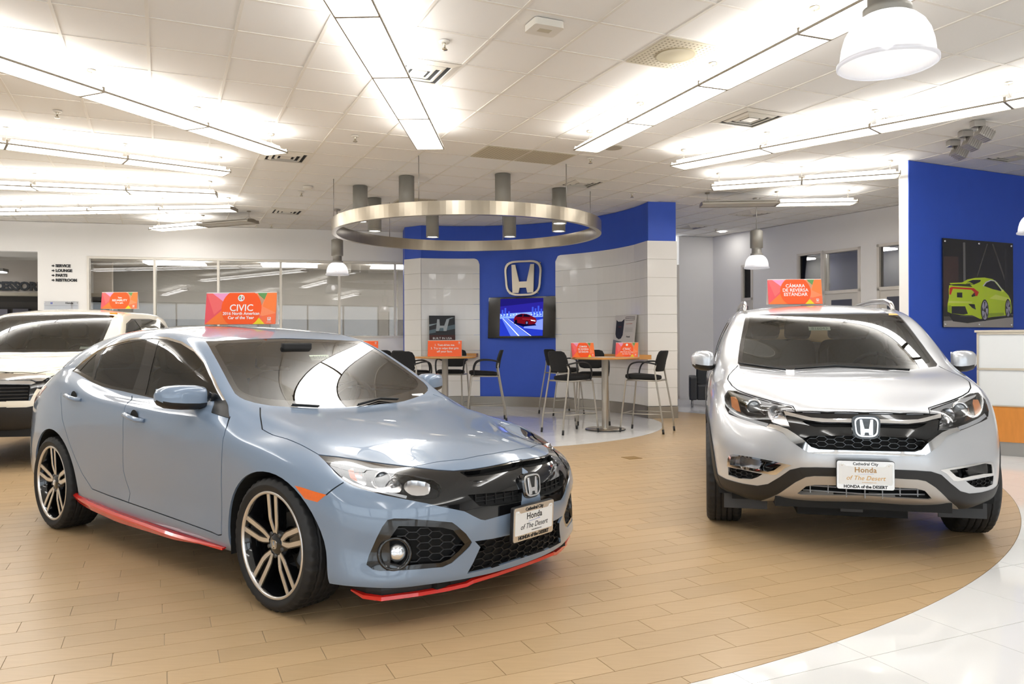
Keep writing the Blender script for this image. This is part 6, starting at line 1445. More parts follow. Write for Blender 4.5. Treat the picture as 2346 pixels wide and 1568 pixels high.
# ---------------------------------------------------------------- white pickup truck behind the hatchback
def build_truck():
    PAINT = flake_paint('pearl_white_paint', srgb(238, 230, 212), .22, .05)
    root = thing('pickup_truck', 'cream white pickup truck at the left edge, half hidden behind the blue-grey hatchback', 'truck', (-5.55, 8.9, 0), math.radians(-82))
    V, F = crv_skin(truck_warp); sk = Skin(V, F); tris = tri_arrays(V, F); L = {k: np.array(v) for k, v in TRUCK_LINES.items()}
    cn = np.array([.9, .42, .1]); sn = np.array([0, 1., 0])
    sk.polys = [q for q in sk.polys if q[0][:, 0].mean() > -2.86]; sk.index()
    sbx = lambda x0, x1, z1=1.2: ((x0, .35, 0), (x1, 1.4, z1))
    inn = [(.45 * math.cos(t), 1, .40 + .43 * math.sin(t)) for t in np.linspace(PI, 0, 26)]; inn = [(-.455, 1, .15)] + inn + [(.455, 1, .15)]
    out = [(.51 * math.cos(t), 1, .40 + .49 * math.sin(t)) for t in np.linspace(PI, 0, 26)]; out = [(-.515, 1, .15)] + out + [(.515, 1, .15)]
    cut_outline(sk, inn, sn, box=sbx(-.7, .7))
    for p in cut_outline(sk, out, sn, box=sbx(-.7, .7)): part(p, 'arch_cladding', BLACK_PLASTIC, root, .006, .03)
    arch_liner(root, [(p[0], body_y(tris, p[0], max(p[2], .36), .85) - .01, max(p[2], .34)) for p in inn], .6, BLACK_MATTE)
    hq = cut_outline(sk, L['headlight'], cn)
    for s, hp in zip((1, -1), hq):
        lamp = part(hp, 'headlight', CLEAR, root, .002, .01); housing(hp, 'lamp_housing', BLACK_GLOSS, lamp, .05, -.004)
        m3 = np.array([1, s, 1.]); c = L['headlight'].mean(0) * m3; u, v, n = basis(np.array([.85, .5 * s, .1])); M = frame_from(tuple(c - n * .03), u, v)
        mb = MB(); mb.lathe([(.05, .02), (.04, -.01), (.02, -.02), (0, -.02)], 24, M); mb.build('lamp_reflector', REFLECTOR, lamp)
    bq = cut_outline(sk, L['band'], cn); part(bq[0] + bq[1], 'grille_band', CHROME, root, .006, .03)
    gq = cut_outline(sk, L['mask'], cn); gs = skin_of(gq[0] + gq[1]); b = cut_outline(gs, L['bar'], cn); m = cut_outline(gs, L['mesh'], cn)
    gr = part(gs.polys, 'grille', BLACK_GLOSS, root, -.006, .03); part(b[0] + b[1], 'grille_bar', CHROME, gr, .010, .03); housing(m[0] + m[1], 'mesh_back', BLACK_MATTE, gr, .04)
    sl = MB()
    for z in (.745, .78, .815, .85):
        sl.tube([tuple(h) for h in [ray_skin(tris, np.array([3., y, z]), np.array([-1., 0, 0])) for y in np.linspace(-.43, .43, 11)] if h is not None], .008, 6)
    sl.build('grille_slat', BLACK_PLASTIC, gr)
    pe = ray_skin(tris, np.array([2., 0, .88]), np.array([-1., 0, 0])); emblem('badge', .20, .165, .02, frame_from((pe[0] + .012, 0, .88), (0, 1, 0), (-.1, 0, 1)), CHROME, root)
    lo = np.concatenate([L['low'], [(.50, .90, .67), (.40, 1.1, .67), (.40, 1.1, .2), (.8, .7, .2), (.95, -.1, .2)]])
    lq = cut_outline(sk, lo, (.8, .6, 0), box=((.2, -.3, 0), (1.1, 1.2, .8))); part(lq[0] + lq[1], 'lower_bumper', BLACK_PLASTIC, root, .006, .04)
    ft = MB(); fq = L['fog'].mean(0)
    for s in (1, -1):
        u, v, n = basis(np.array([.9, .4 * s, 0])); ft.lathe([(.05, .0), (.045, .012), (0, .014)], 20, frame_from(tuple(fq * [1, s, 1] + n * .0), u, v))
    ft.build('fog_lamp', REFLECTOR, root)
    y1 = 1.085
    half = np.array([(-.97, -.60 * y1, 1.655), (-.91, -.4 * y1, 1.668), (-.87, -.2 * y1, 1.675), (-.85, 0, 1.678), (-.03, 0, 1.205), (-.06, -.3 * y1, 1.21), (-.11, -.5 * y1, 1.215), (-.20, -.665 * y1, 1.222), (-.42, -.655 * y1, 1.345), (-.70, -.63 * y1, 1.51)])
    windscreen(root, sk, half, 4, (.6, 0, .8), inset=(.95, .91), lift=.015)
    tz = lambda z: float(np.interp(z, [0, .27, .62, .87, 1.10, 1.515, 1.62, 1.7], [0, .34, .72, 1.02, 1.20, 1.66, 1.765, 1.86]))
    P = lambda pts: [(x, y * y1, tz(z)) for x, y, z in pts]
    dlo = P([(-.46, .86, 1.09), (-.72, .78, 1.28), (-.95, .73, 1.42), (-1.25, .70, 1.485), (-2.0, .69, 1.502), (-2.45, .69, 1.49), (-2.62, .7, 1.42), (-2.78, .8, 1.15), (-1.5, .84, 1.115), (-.8, .85, 1.095)])
    panes = [('front_window', P([(-.62, .8, 1.135), (-.78, .78, 1.275), (-.98, .73, 1.405), (-1.22, .7, 1.46), (-1.42, .7, 1.475), (-1.42, .84, 1.125)]), CAR_GLASS), ('rear_window', P([(-1.50, .84, 1.13), (-1.50, .7, 1.478), (-2.0, .69, 1.482), (-2.38, .69, 1.47), (-2.50, .7, 1.42), (-2.66, .8, 1.16)]), CAR_GLASS_DARK)]
    side_glass(root, sk, dlo, panes, sn, BLACK_GLOSS, box=((-3.4, .5, 1.0), (-.3, 1.2, 1.8)))
    roof = [(p, n) for p, n in sk.polys if p[:, 2].mean() > 1.24 and p[:, 0].mean() < -.3]
    part([(p[::-1], -n[::-1]) for p, n in roof], 'head_liner', LINER, root, .03)
    for q in cut_line(sk, L['hood'], (.6, .3, 1), .009, box=((-.4, -.4, .7), (1, 1.1, 1.3))): part(q, 'panel_gap', BLACK_MATTE, root, -.005)
    for pl in ([(-.36, .9, 1.02), (-.42, .9, .9), (-.47, .9, .42)], [(-1.46, .9, 1.1), (-1.46, .9, .42)], [(-2.5, .87, 1.13), (-2.46, .9, .42)]):
        for q in cut_line(sk, P(pl), sn, .008, box=((-2.9, .5, .3), (-.2, 1.2, 1.3))): part(q, 'panel_gap', BLACK_MATTE, root, -.005)
    for nm, pl in (('front_door', [(-.36, .9, 1.02), (-.42, .9, .9), (-.47, .9, .41), (-1.46, .9, .41), (-1.46, .9, 1.1), (-.7, .9, 1.12)]), ('rear_door', [(-1.46, .9, .41), (-1.46, .9, 1.12), (-2.5, .87, 1.14), (-2.46, .9, .41)])):
        for q in cut_outline(sk, P(pl), sn, box=((-2.9, .5, .3), (-.2, 1.2, 1.3))): part(q, nm, PAINT, root, 0, .01)
    hd = np.concatenate([L['hood'], [(.1, .83, 1.16), (-.2, .76, 1.20), (-.16, .6, 1.22), (-.05, 0, 1.20), (-.05, -.1, 1.2)]])
    h = cut_outline(sk, hd, (.6, .2, 1), box=((-.4, -.4, .7), (1, 1.1, 1.3))); part(h[0] + h[1], 'bonnet', PAINT, root, 0, .012)
    part(sk.polys, 'body', PAINT, root, 0, .012)
    # bed
    for s in (1, -1):
        b = MB(); prof = [(-2.85, .45), (-2.66, .45)] + [(-3.18 + .45 * math.cos(t), .40 + .43 * math.sin(t)) for t in np.linspace(0, PI, 16)] + [(-4.25, .50), (-4.3, .95), (-4.28, 1.27), (-2.85, 1.27)]
        M = Matrix(((1, 0, 0, 0), (0, 0, 1, 0), (0, 1, 0, 0), (0, 0, 0, 1)))
        n = len(prof); Vv = [(x, s * .985, z) for x, z in prof] + [(x, s * .84, z) for x, z in prof]
        tris2 = [[prof.index(q) for q in t] for t in ear_clip(prof)]
        b.add(Vv, tris2 + [[i + n for i in t] for t in tris2] + [(i, (i + 1) % n, (i + 1) % n + n, i + n) for i in range(n)]); b.build('bed_side', PAINT, root)
    b = MB(); b.box((-4.28, -.9, .55), (-4.2, .9, 1.25), bev=.02); b.build('tailgate', PAINT, root)
    b = MB(); b.box((-4.2, -.84, .62), (-2.85, .84, .68)); b.build('bed_floor', BLACK_PLASTIC, root)
    b = MB(); b.prism([(-.9, .45), (.9, .45), (.93, 1.2), (.72, 1.62), (.5, 1.74), (-.5, 1.74), (-.72, 1.62), (-.93, 1.2)], -.03, 0, Matrix(((0, 0, 1, -2.83), (1, 0, 0, 0), (0, 1, 0, 0), (0, 0, 0, 1)))); b.build('cab_back', PAINT, root)
    und = MB(); und.box((-4.1, -.8, .32), (.5, .8, .38)); und.box((.4, -.7, .34), (.82, .7, .42)); und.build('underbody', BLACK_MATTE, root)
    door_mirror(root, -.50, .93, 1.14, 1.17, 1.36, PAINT, BLACK_PLASTIC, .87, 1.2, 1.21, depth=.11)
    for x in (0, -3.18):
        for s in (-1, 1): make_wheel(root, .383, .25, .24, 'five', (x, s * .85, .383), s)
    cabin(root, -.52, 1.16, [(-1.3, -.42, .54), (-1.3, .42, .54), (-2.3, -.45, .5), (-2.3, .45, .5)], .80, .55, 1.15, -2.75)
    k = np.array([-.30, .55, 1.262]); Ms = frame_from(tuple(k), (0, 1, 0), (-.6, 0, .6)); t = MB(); t.prism([(-.07, -.035), (.07, -.035), (.07, .035), (-.07, .035)], -.03, -.028, Ms); t.build('paper_slip', WHITE_PRINT, root)
    Ms = frame_from((-.66, -.22, 1.555), (0, 1, 0), (-.75, 0, .6)); t = MB(); t.prism([(-.08, -.022), (.08, -.022), (.08, .022), (-.08, .022)], -.04, -.038, Ms); t.build('stock_tag', mat('tag_paper2', (.80, .84, .72), .7), root)
    k = MB(); k.box((-.99, .60, 1.675), (-.95, .68, 1.695), bev=.006); k.build('orange_clip', mat('orange_clip', srgb(240, 160, 40), .4), root)
    return root
# ---------------------------------------------------------------- ceiling fittings
ALU = mat('satin_aluminium', srgb(170, 166, 160), .35, .7)
FIX_FRAME = mat('fixture_frame', srgb(150, 140, 124), .4, .3)
LENS = glow('lamp_lens', (1.0, .99, .97), LAMP); TUBE = glow('lamp_tube', (1.0, .98, .94), UPLIGHT); LENS_OFF = mat('unlit_lens', srgb(196, 190, 180), .4)
def linear_light(end, deg, n, unlit, label, cables=True, seg=1.19):
    """suspended fluorescent run: starts at end and runs outwards along deg; open-topped, so it lights the ceiling too"""
    z = 3.45; w = .145; a = math.radians(deg); root = thing('linear_light', label, 'light', (end[0], end[1], z), a, 'suspended linear lights around the ring')
    for k in range(n):
        x0, x1 = k * seg + .012, (k + 1) * seg - .012; on = k not in unlit
        l = MB(); V = [(x0, -w, .008), (x1, -w, .008), (x1, w, .008), (x0, w, .008), (x0, -w - .004, .03), (x1, -w - .004, .03), (x1, w + .004, .03), (x0, w + .004, .03)]
        l.add(V, [(3, 2, 1, 0), (0, 1, 5, 4), (2, 3, 7, 6)]); l.build('lens', LENS if on else LENS_OFF, root)
        t = MB(); t.box((x0 + .03, -.075, .062), (x1 - .03, .075, .080)); t.build('lamp_tube', TUBE if on else LENS_OFF, root)
    f = MB(); L = n * seg
    for s in (-1, 1): f.box((0, s * w - .005 + s * .005, 0), (L, s * w + .005 + s * .005, .016))
    for k in range(n + 1): f.box((k * seg - (.012 if 0 < k < n else 0), -w, .0), (k * seg + .012, w, .05))
    f.box((0, -.06, .045), (L, .06, .06))
    f.build('light_frame', FIX_FRAME, root)
    for k in range(n + 1):
        x = min(max(k * seg, .1), L - .1); c = MB(); c.tube([(x, -w, .04), (x, 0, .12), (x, w, .04)], .0025, 4); c.cyl((x, 0, .12), (x, 0, CEIL - z), .0025, 4); c.lathe([(.0, .195), (.035, .197), (.04, CEIL - z)], 12, Matrix.Translation((x, 0, 0))); c.build('hanger', FIX_FRAME, root)
    return root
def build_lights():
    linear_light((-.90, 8.75), 268.2, 6, (), 'suspended light run straight overhead in the middle, left of centre')
    linear_light((.845, 8.88), 291.5, 6, (), 'suspended light run rising to upper right behind the big hanging lamp')
    linear_light((2.06, 9.74), 314.7, 6, (), 'long thin light run reaching the right edge, in front of the blue wall')
    linear_light((2.83, 11.07), 340.5, 2, (), 'short two-part light run ending beside the white column')
    linear_light((3.02, 12.50), 356.0, 2, (0,), 'half-lit light run with dark left half, above the small hanging lamp')
    linear_light((-2.67, 8.95), 246.6, 5, (), 'nearest left light run, crossing the upper left corner')
    linear_light((-3.62, 10.0), 217.5, 5, (), 'second light run from the front on the left side')
    linear_light((-4.30, 11.46), 194.5, 5, (), 'third light run from the front on the left side')
    linear_light((-4.49, 12.72), 177.0, 5, (), 'fourth light run on the left, nearly level, above the lounge window')
    for x, y, lab in ((-5.2, -1.2, 'unseen light run behind the viewpoint, left'), (-1.6, -1.6, 'unseen light run behind the viewpoint, middle'), (2.0, -1.6, 'unseen light run behind the viewpoint, right'), (5.6, -1.2, 'unseen light run behind the viewpoint, far right')): linear_light((x, y), 270 + 6 * x / 5, 4, (), lab)  # added fill runs, out of view, lighting the room from the front
    linear_light((-4.60, 13.98), 156.5, 2, (0,), 'half-lit light run hanging before the back wall on the left')
def snap(x, y):
    T = .6096; p = np.array((x, y)); u = float(p @ E1) + .0957; v = float(p @ E2) - 6.87
    return UV((math.floor(u / T) + .5) * T - .0957, (math.floor(v / T) + .5) * T + 6.87)
def build_ceiling_fittings():
    VENT = mat('vent_white', srgb(232, 226, 214), .45); HOLE = mat('vent_dark', (.01, .01, .01), .9); RET = mat('return_grille', srgb(202, 192, 168), .7, noise=.08, scale=90); CH = mat('sprinkler_chrome', srgb(190, 180, 160), .25, .9)
    for p, lab in (((-.55, 6.65), 'square white air vent beside the middle light run'), ((2.57, 8.2), 'square white air vent between the two right light runs'), ((6.4, 10.1), 'square air vent above the blue wall at right'), ((1.05, 11.4), 'square air vent right of the hanging ring'), ((-4.0, 13.9), 'small far air vent left of the hanging ring'), ((-2.66, 9.72), 'air vent beyond the tip of the nearest left light'), ((4.4, 14.2), 'far air vent above the small right hanging lamp'), ((3.5, 16.2), 'farthest air vent, right of the blue display wall')):
        c = snap(*p); t = thing('air_vent', lab, 'vent', (c[0], c[1], CEIL), GA, 'ceiling air vents')
        b = MB(); b.box((-.27, -.27, -.004), (.27, .27, -.002)); b.build('vent_back', HOLE, t)
        for k, (o_, i_) in enumerate(((.30, .235), (.20, .165), (.13, .10))):
            m = MB(); z0, z1 = -.004 - .0, -.018
            O = [(-o_, -o_), (o_, -o_), (o_, o_), (-o_, o_)]; I = [(-i_, -i_), (i_, -i_), (i_, i_), (-i_, i_)]
            zo, zi = (-.003, -.022) if k else (-.002, -.016); V = [(x, y, zo) for x, y in O] + [(x, y, zi) for x, y in I] + [(x, y, zo + .001) for x, y in I]
            m.add(V, [(i, i + 4, (i + 1) % 4 + 4, (i + 1) % 4) for i in range(4)] + [(i + 4, i + 8, (i + 1) % 4 + 8, (i + 1) % 4 + 4) for i in range(4)]); m.build('vent_louvre', VENT, t)
        m = MB(); m.box((-.065, -.065, -.018), (.065, .065, -.010)); m.build('vent_centre', VENT, t)
    for p, lab, rnd in (((1.4, 6.33), 'beige perforated ceiling grille with a round centre', True), ((-.1, 9.65), 'left of two beige return grilles beyond the middle light', False), ((.43, 9.87), 'right of two beige return grilles beyond the middle light', False), ((-1.3, 12.95), 'beige return grille above the hanging ring', False), ((-1.0, 13.1), 'second beige return grille above the ring', False)):
        c = snap(*p)
        if lab.startswith('second'): c = (c[0] + E1[0] * .6096, c[1] + E1[1] * .6096)
        t = thing('return_grille', lab, 'vent', (c[0], c[1], CEIL), GA, 'beige ceiling return grilles'); m = MB(); m.box((-.293, -.293, -.006), (.293, .293, .0)); m.build('grille_plate', RET, t)
        m = MB(); n = 14
        for i in range(n):
            for j in range(n):
                x, y = (-.26 + .52 * i / (n - 1), -.26 + .52 * j / (n - 1)); m.box((x - .007, y - .007, -.0068), (x + .007, y + .007, -.006))
        m.build('perforation', mat('perforation', srgb(150, 140, 118), .8), t)['kind'] = 'stuff'
        if rnd: m = MB(); m.lathe([(.17, -.006), (.165, -.014), (.15, -.010), (.14, -.007), (.08, -.008), (.0, -.010)], 40); m.build('speaker_ring', mat('return_dark', srgb(178, 166, 136), .7), t)
    for k, (p, lab) in enumerate((((-.52, 6.15), 'sprinkler head beside the middle light run'), ((-1.78, 8.95), 'sprinkler head left of the far end of the middle light'), ((-4.6, 7.95), 'sprinkler head between the two nearest left lights'), ((1.02, 10.09), 'sprinkler head by the tip of the second right light'), ((1.92, 12.48), 'sprinkler head above the right end of the blue display'), ((4.3, 16.51), 'far sprinkler head in the hall'), ((3.94, 8.28), 'sprinkler head over the long right light'), ((-3.28, 12.25), 'sprinkler head left of the ring'), ((-4.78, 15.62), 'sprinkler head nearest the back wall'), ((6.85, 14.37), 'sprinkler head by the white column top'))):
        t = thing('sprinkler', lab, 'sprinkler', (p[0], p[1], CEIL), 0, 'ceiling sprinkler heads'); m = MB(); m.lathe([(.045, 0), (.040, -.012), (.018, -.014)], 16); m.build('sprinkler_rose', VENT, t)
        m = MB(); m.lathe([(.012, -.012), (.010, -.05), (.004, -.052)], 8); m.lathe([(.0, -.066), (.026, -.066), (.026, -.063), (0, -.062)], 12); m.tube([(.012, 0, -.05), (.016, 0, -.058), (0, 0, -.066)], .003, 4); m.tube([(-.012, 0, -.05), (-.016, 0, -.058), (0, 0, -.066)], .003, 4); m.build('sprinkler_head', CH, t)
    t = thing('wireless_box', 'small white square box on the ceiling, top centre', 'box', (.25, 5.82, CEIL), GA); m = MB(); m.prism(rounded([(-.12, -.1), (.12, -.1), (.12, .1), (-.12, .1)], .03), -.05, 0); m.build('box_cover', VENT, t); m = MB(); m.box((-.05, -.03, -.0515), (.05, .03, -.05)); m.build('box_grille', RET, t)
    t = thing('ceiling_speaker', 'round grey ceiling speaker right of the second light run', 'speaker', (1.24, 9.53, CEIL), 0); m = MB(); m.lathe([(.11, 0), (.105, -.012), (.09, -.008), (0, -.010)], 28); m.build('speaker_cover', mat('speaker_grey', srgb(176, 168, 152), .7), t)
    t = thing('smoke_detector', 'white smoke detector on the ceiling left of the ring', 'detector', (-3.07, 11.84, CEIL), 0); m = MB(); m.lathe([(.075, 0), (.07, -.025), (.045, -.04), (0, -.042)], 24); m.build('detector_body', VENT, t)
    t = thing('downlight', 'small lit round downlight in the far hall ceiling', 'light', (4.54, 16.9, CEIL), 0); m = MB(); m.lathe([(.10, 0), (.095, -.008), (.075, -.006)], 24); m.build('light_rim', VENT, t); m = MB(); m.disc(.075, -.005, 24, up=False); m.build('lens', glow('hall_downlight', (1, .98, .95), 26), t)
    for x, y, w in ((2.2, 16.4, 'middle'), (.8, 17.0, 'left'), (3.0, 15.2, 'right')): d = dup(t, (x, y, CEIL), 0, w + ' one of three round downlights behind the blue display wall', 'downlights behind the display')  # extra downlights added to brighten the hall walls
    # spotlights over the counter
    for k, (x, y) in enumerate(((5.24, 9.28), (5.14, 8.86), (5.03, 8.44))):
        t = thing('spotlight', ('farthest', 'middle', 'nearest')[k] + ' of three grey spotlights above the reception counter', 'spotlight', (x, y, CEIL), 0, 'spotlights above the counter')
        m = MB(); m.box((-.07, -.05, -.07), (.05, .05, 0), bev=.008); m.build('spot_base', ALU, t); m = MB(); m.cyl((-.01, 0, -.06), (-.01, 0, -.12), .012, 8); m.build('spot_stem', ALU, t)
        h = MB(); M = Matrix.Translation((.05, -.02, -.15)) @ Matrix.Rotation(.5, 4, 'Y'); h.box((-.075, -.065, -.05), (.075, .065, .05), M, bev=.01); o = h.build('spot_head', ALU, t)
        for i in range(6): f = MB(); f.box((-.06 + .024 * i - .003, -.072, -.055), (-.06 + .024 * i + .003, .072, .055), M); f.build('cooling_fin', ALU, o)
def pendant(x, y, zr, r, label, lod=96, energy=7):
    t = thing('pendant_lamp', label, 'lamp', (x, y, zr), 0, 'hanging bell lamps')
    SH = MATS.get('lamp_shade') or shade_mat()
    prof = [(1.0, 0), (1.0, .02), (.965, .04), (.95, .25), (.92, .45), (.86, .66), (.76, .84), (.62, .98), (.46, 1.08)]; n = lod; V = []; F = []
    for q, h in prof:
        for i in range(n): rr = r * q * (1 + (.012 if (i % 2 and 2 <= prof.index((q, h)) <= 8) else 0)); V.append((rr * math.cos(2 * PI * i / n), rr * math.sin(2 * PI * i / n), h * r * 1.02))
    for j in range(len(prof) - 1): F += [(j * n + i, j * n + (i + 1) % n, (j + 1) * n + (i + 1) % n, (j + 1) * n + i) for i in range(n)]
    link_mesh('lamp_shade', V, F, SH, t, True)
    m = MB(); m.lathe([(r * 1.0, 0), (r * 1.035, .004), (r * 1.035, .018), (r * 1.0, .022), (r * .985, .012), (r * 1.0, 0)], 64); m.build('shade_rim', SH, t)
    m = MB(); zt = r * 1.10; m.lathe([(r * .47, zt - .01), (r * .50, zt + .015), (r * .50, zt + .03), (r * .40, zt + .035), (r * .40, zt + .12)], 40); m.lathe([(r * .34, zt + .12), (r * .52, zt + .125), (r * .52, zt + .40), (r * .36, zt + .42), (0, zt + .42)], 40); m.build('ballast_housing', mat('ballast_grey', srgb(150, 146, 138), .5, .4, bump=.3, scale=300), t)
    m = MB(); m.cyl((0, 0, zt + .42), (0, 0, CEIL - zr), .007, 6); m.lathe([(.06, CEIL - zr), (.055, CEIL - zr - .02), (0, CEIL - zr - .025)], 20); m.build('lamp_cord', ALU, t)
    m = MB(); m.lathe([(.0, .35 * r), (.20 * r, .5 * r), (.24 * r, .75 * r), (.16 * r, .98 * r), (0, 1.0 * r)], 20); m.build('lamp_bulb', glow('pendant_bulb', (1.0, .97, .93), energy), t)
    return t
def shade_mat():
    m = bpy.data.materials.new('lamp_shade'); m.use_nodes = True; nt = m.node_tree; nt.nodes.remove(nt.nodes['Principled BSDF']); N = nt.nodes.new
    tl = N('ShaderNodeBsdfTranslucent'); tl.inputs['Color'].default_value = (.93, .94, .97, 1); df = N('ShaderNodeBsdfDiffuse'); df.inputs['Color'].default_value = (.9, .9, .93, 1); tr = N('ShaderNodeBsdfTransparent'); tr.inputs['Color'].default_value = (.95, .95, .97, 1); gl = N('ShaderNodeBsdfGlossy'); gl.inputs['Roughness'].default_value = .1
    a = N('ShaderNodeMixShader'); a.inputs[0].default_value = .35; b = N('ShaderNodeMixShader'); b.inputs[0].default_value = .35; c = N('ShaderNodeMixShader'); c.inputs[0].default_value = .10
    nt.links.new(tl.outputs[0], a.inputs[1]); nt.links.new(df.outputs[0], a.inputs[2]); nt.links.new(a.outputs[0], b.inputs[1]); nt.links.new(tr.outputs[0], b.inputs[2]); nt.links.new(b.outputs[0], c.inputs[1]); nt.links.new(gl.outputs[0], c.inputs[2]); nt.links.new(c.outputs[0], nt.nodes['Material Output'].inputs['Surface'])
    MATS['lamp_shade'] = m; return m
def build_hanging():
    pendant(1.632, 3.40, 2.49, .198, 'large white bell lamp hanging close at the top right', 128)
    pendant(-3.09, 13.9, 2.50, .198, 'small far bell lamp hanging under the left side of the ring', 48)
    pendant(4.06, 13.0, 2.50, .198, 'small bell lamp hanging before the hall at right', 48)
    pendant(5.93, 8.84, 2.50, .198, 'bell lamp cut by the right edge above the counter', 48)
    STEEL = mat('ring_steel', srgb(166, 156, 140), .28, .95, noise=.10, scale=6, stretch=(1, 1, .02)); CYL = mat('cylinder_grey', srgb(158, 156, 148), .5, .2)
    t = thing('ceiling_ring', 'large brushed steel ring hung from the ceiling over the tables', 'ring', (-.66, 11.8, 2.9), 0)
    m = MB(); m.lathe([(2.0, 0), (2.0, .175), (1.93, .175), (1.93, 0), (2.0, 0)], 160, smooth=False); o = m.build('ring_band', STEEL, t)
    for a in (0, 60, 120, 180, 240, 300):
        c = MB(); x, y = 1.965 * math.cos(math.radians(a + 15)), 1.965 * math.sin(math.radians(a + 15)); c.cyl((x, y, .17), (x, y, CEIL - 2.9), .006, 6); c.build('ring_hanger', ALU, t)
    labs = ('second from left', 'right middle', 'leftmost', 'rightmost', 'small left, partly hidden', 'small right, behind another', 'far left', 'far right')
    for (x, y), lab in zip(((-1.49, 11.16), (-.12, 11.04), (-2.28, 11.83), (.74, 12.1), (-2.24, 12.84), (.78, 12.95), (-1.37, 13.6), (-.03, 13.6)), labs):
        t = thing('cylinder_light', '%s of the grey cylinder downlights inside the hanging ring' % lab, 'light', (x, y, 3.12), 0, 'grey cylinder downlights in the ring')
        m = MB(); m.lathe([(.105, .03), (.11, .03), (.11, CEIL - 3.12), (.0, CEIL - 3.12)], 32); m.lathe([(.11, .03), (.11, .0), (.102, .0), (.102, .035), (0, .035)], 32); m.build('cylinder_body', CYL, t)
        m = MB(); m.disc(.095, .012, 24, up=False); m.build('lens', glow('downlight_lens', (1, .98, .94), 3.0), t)
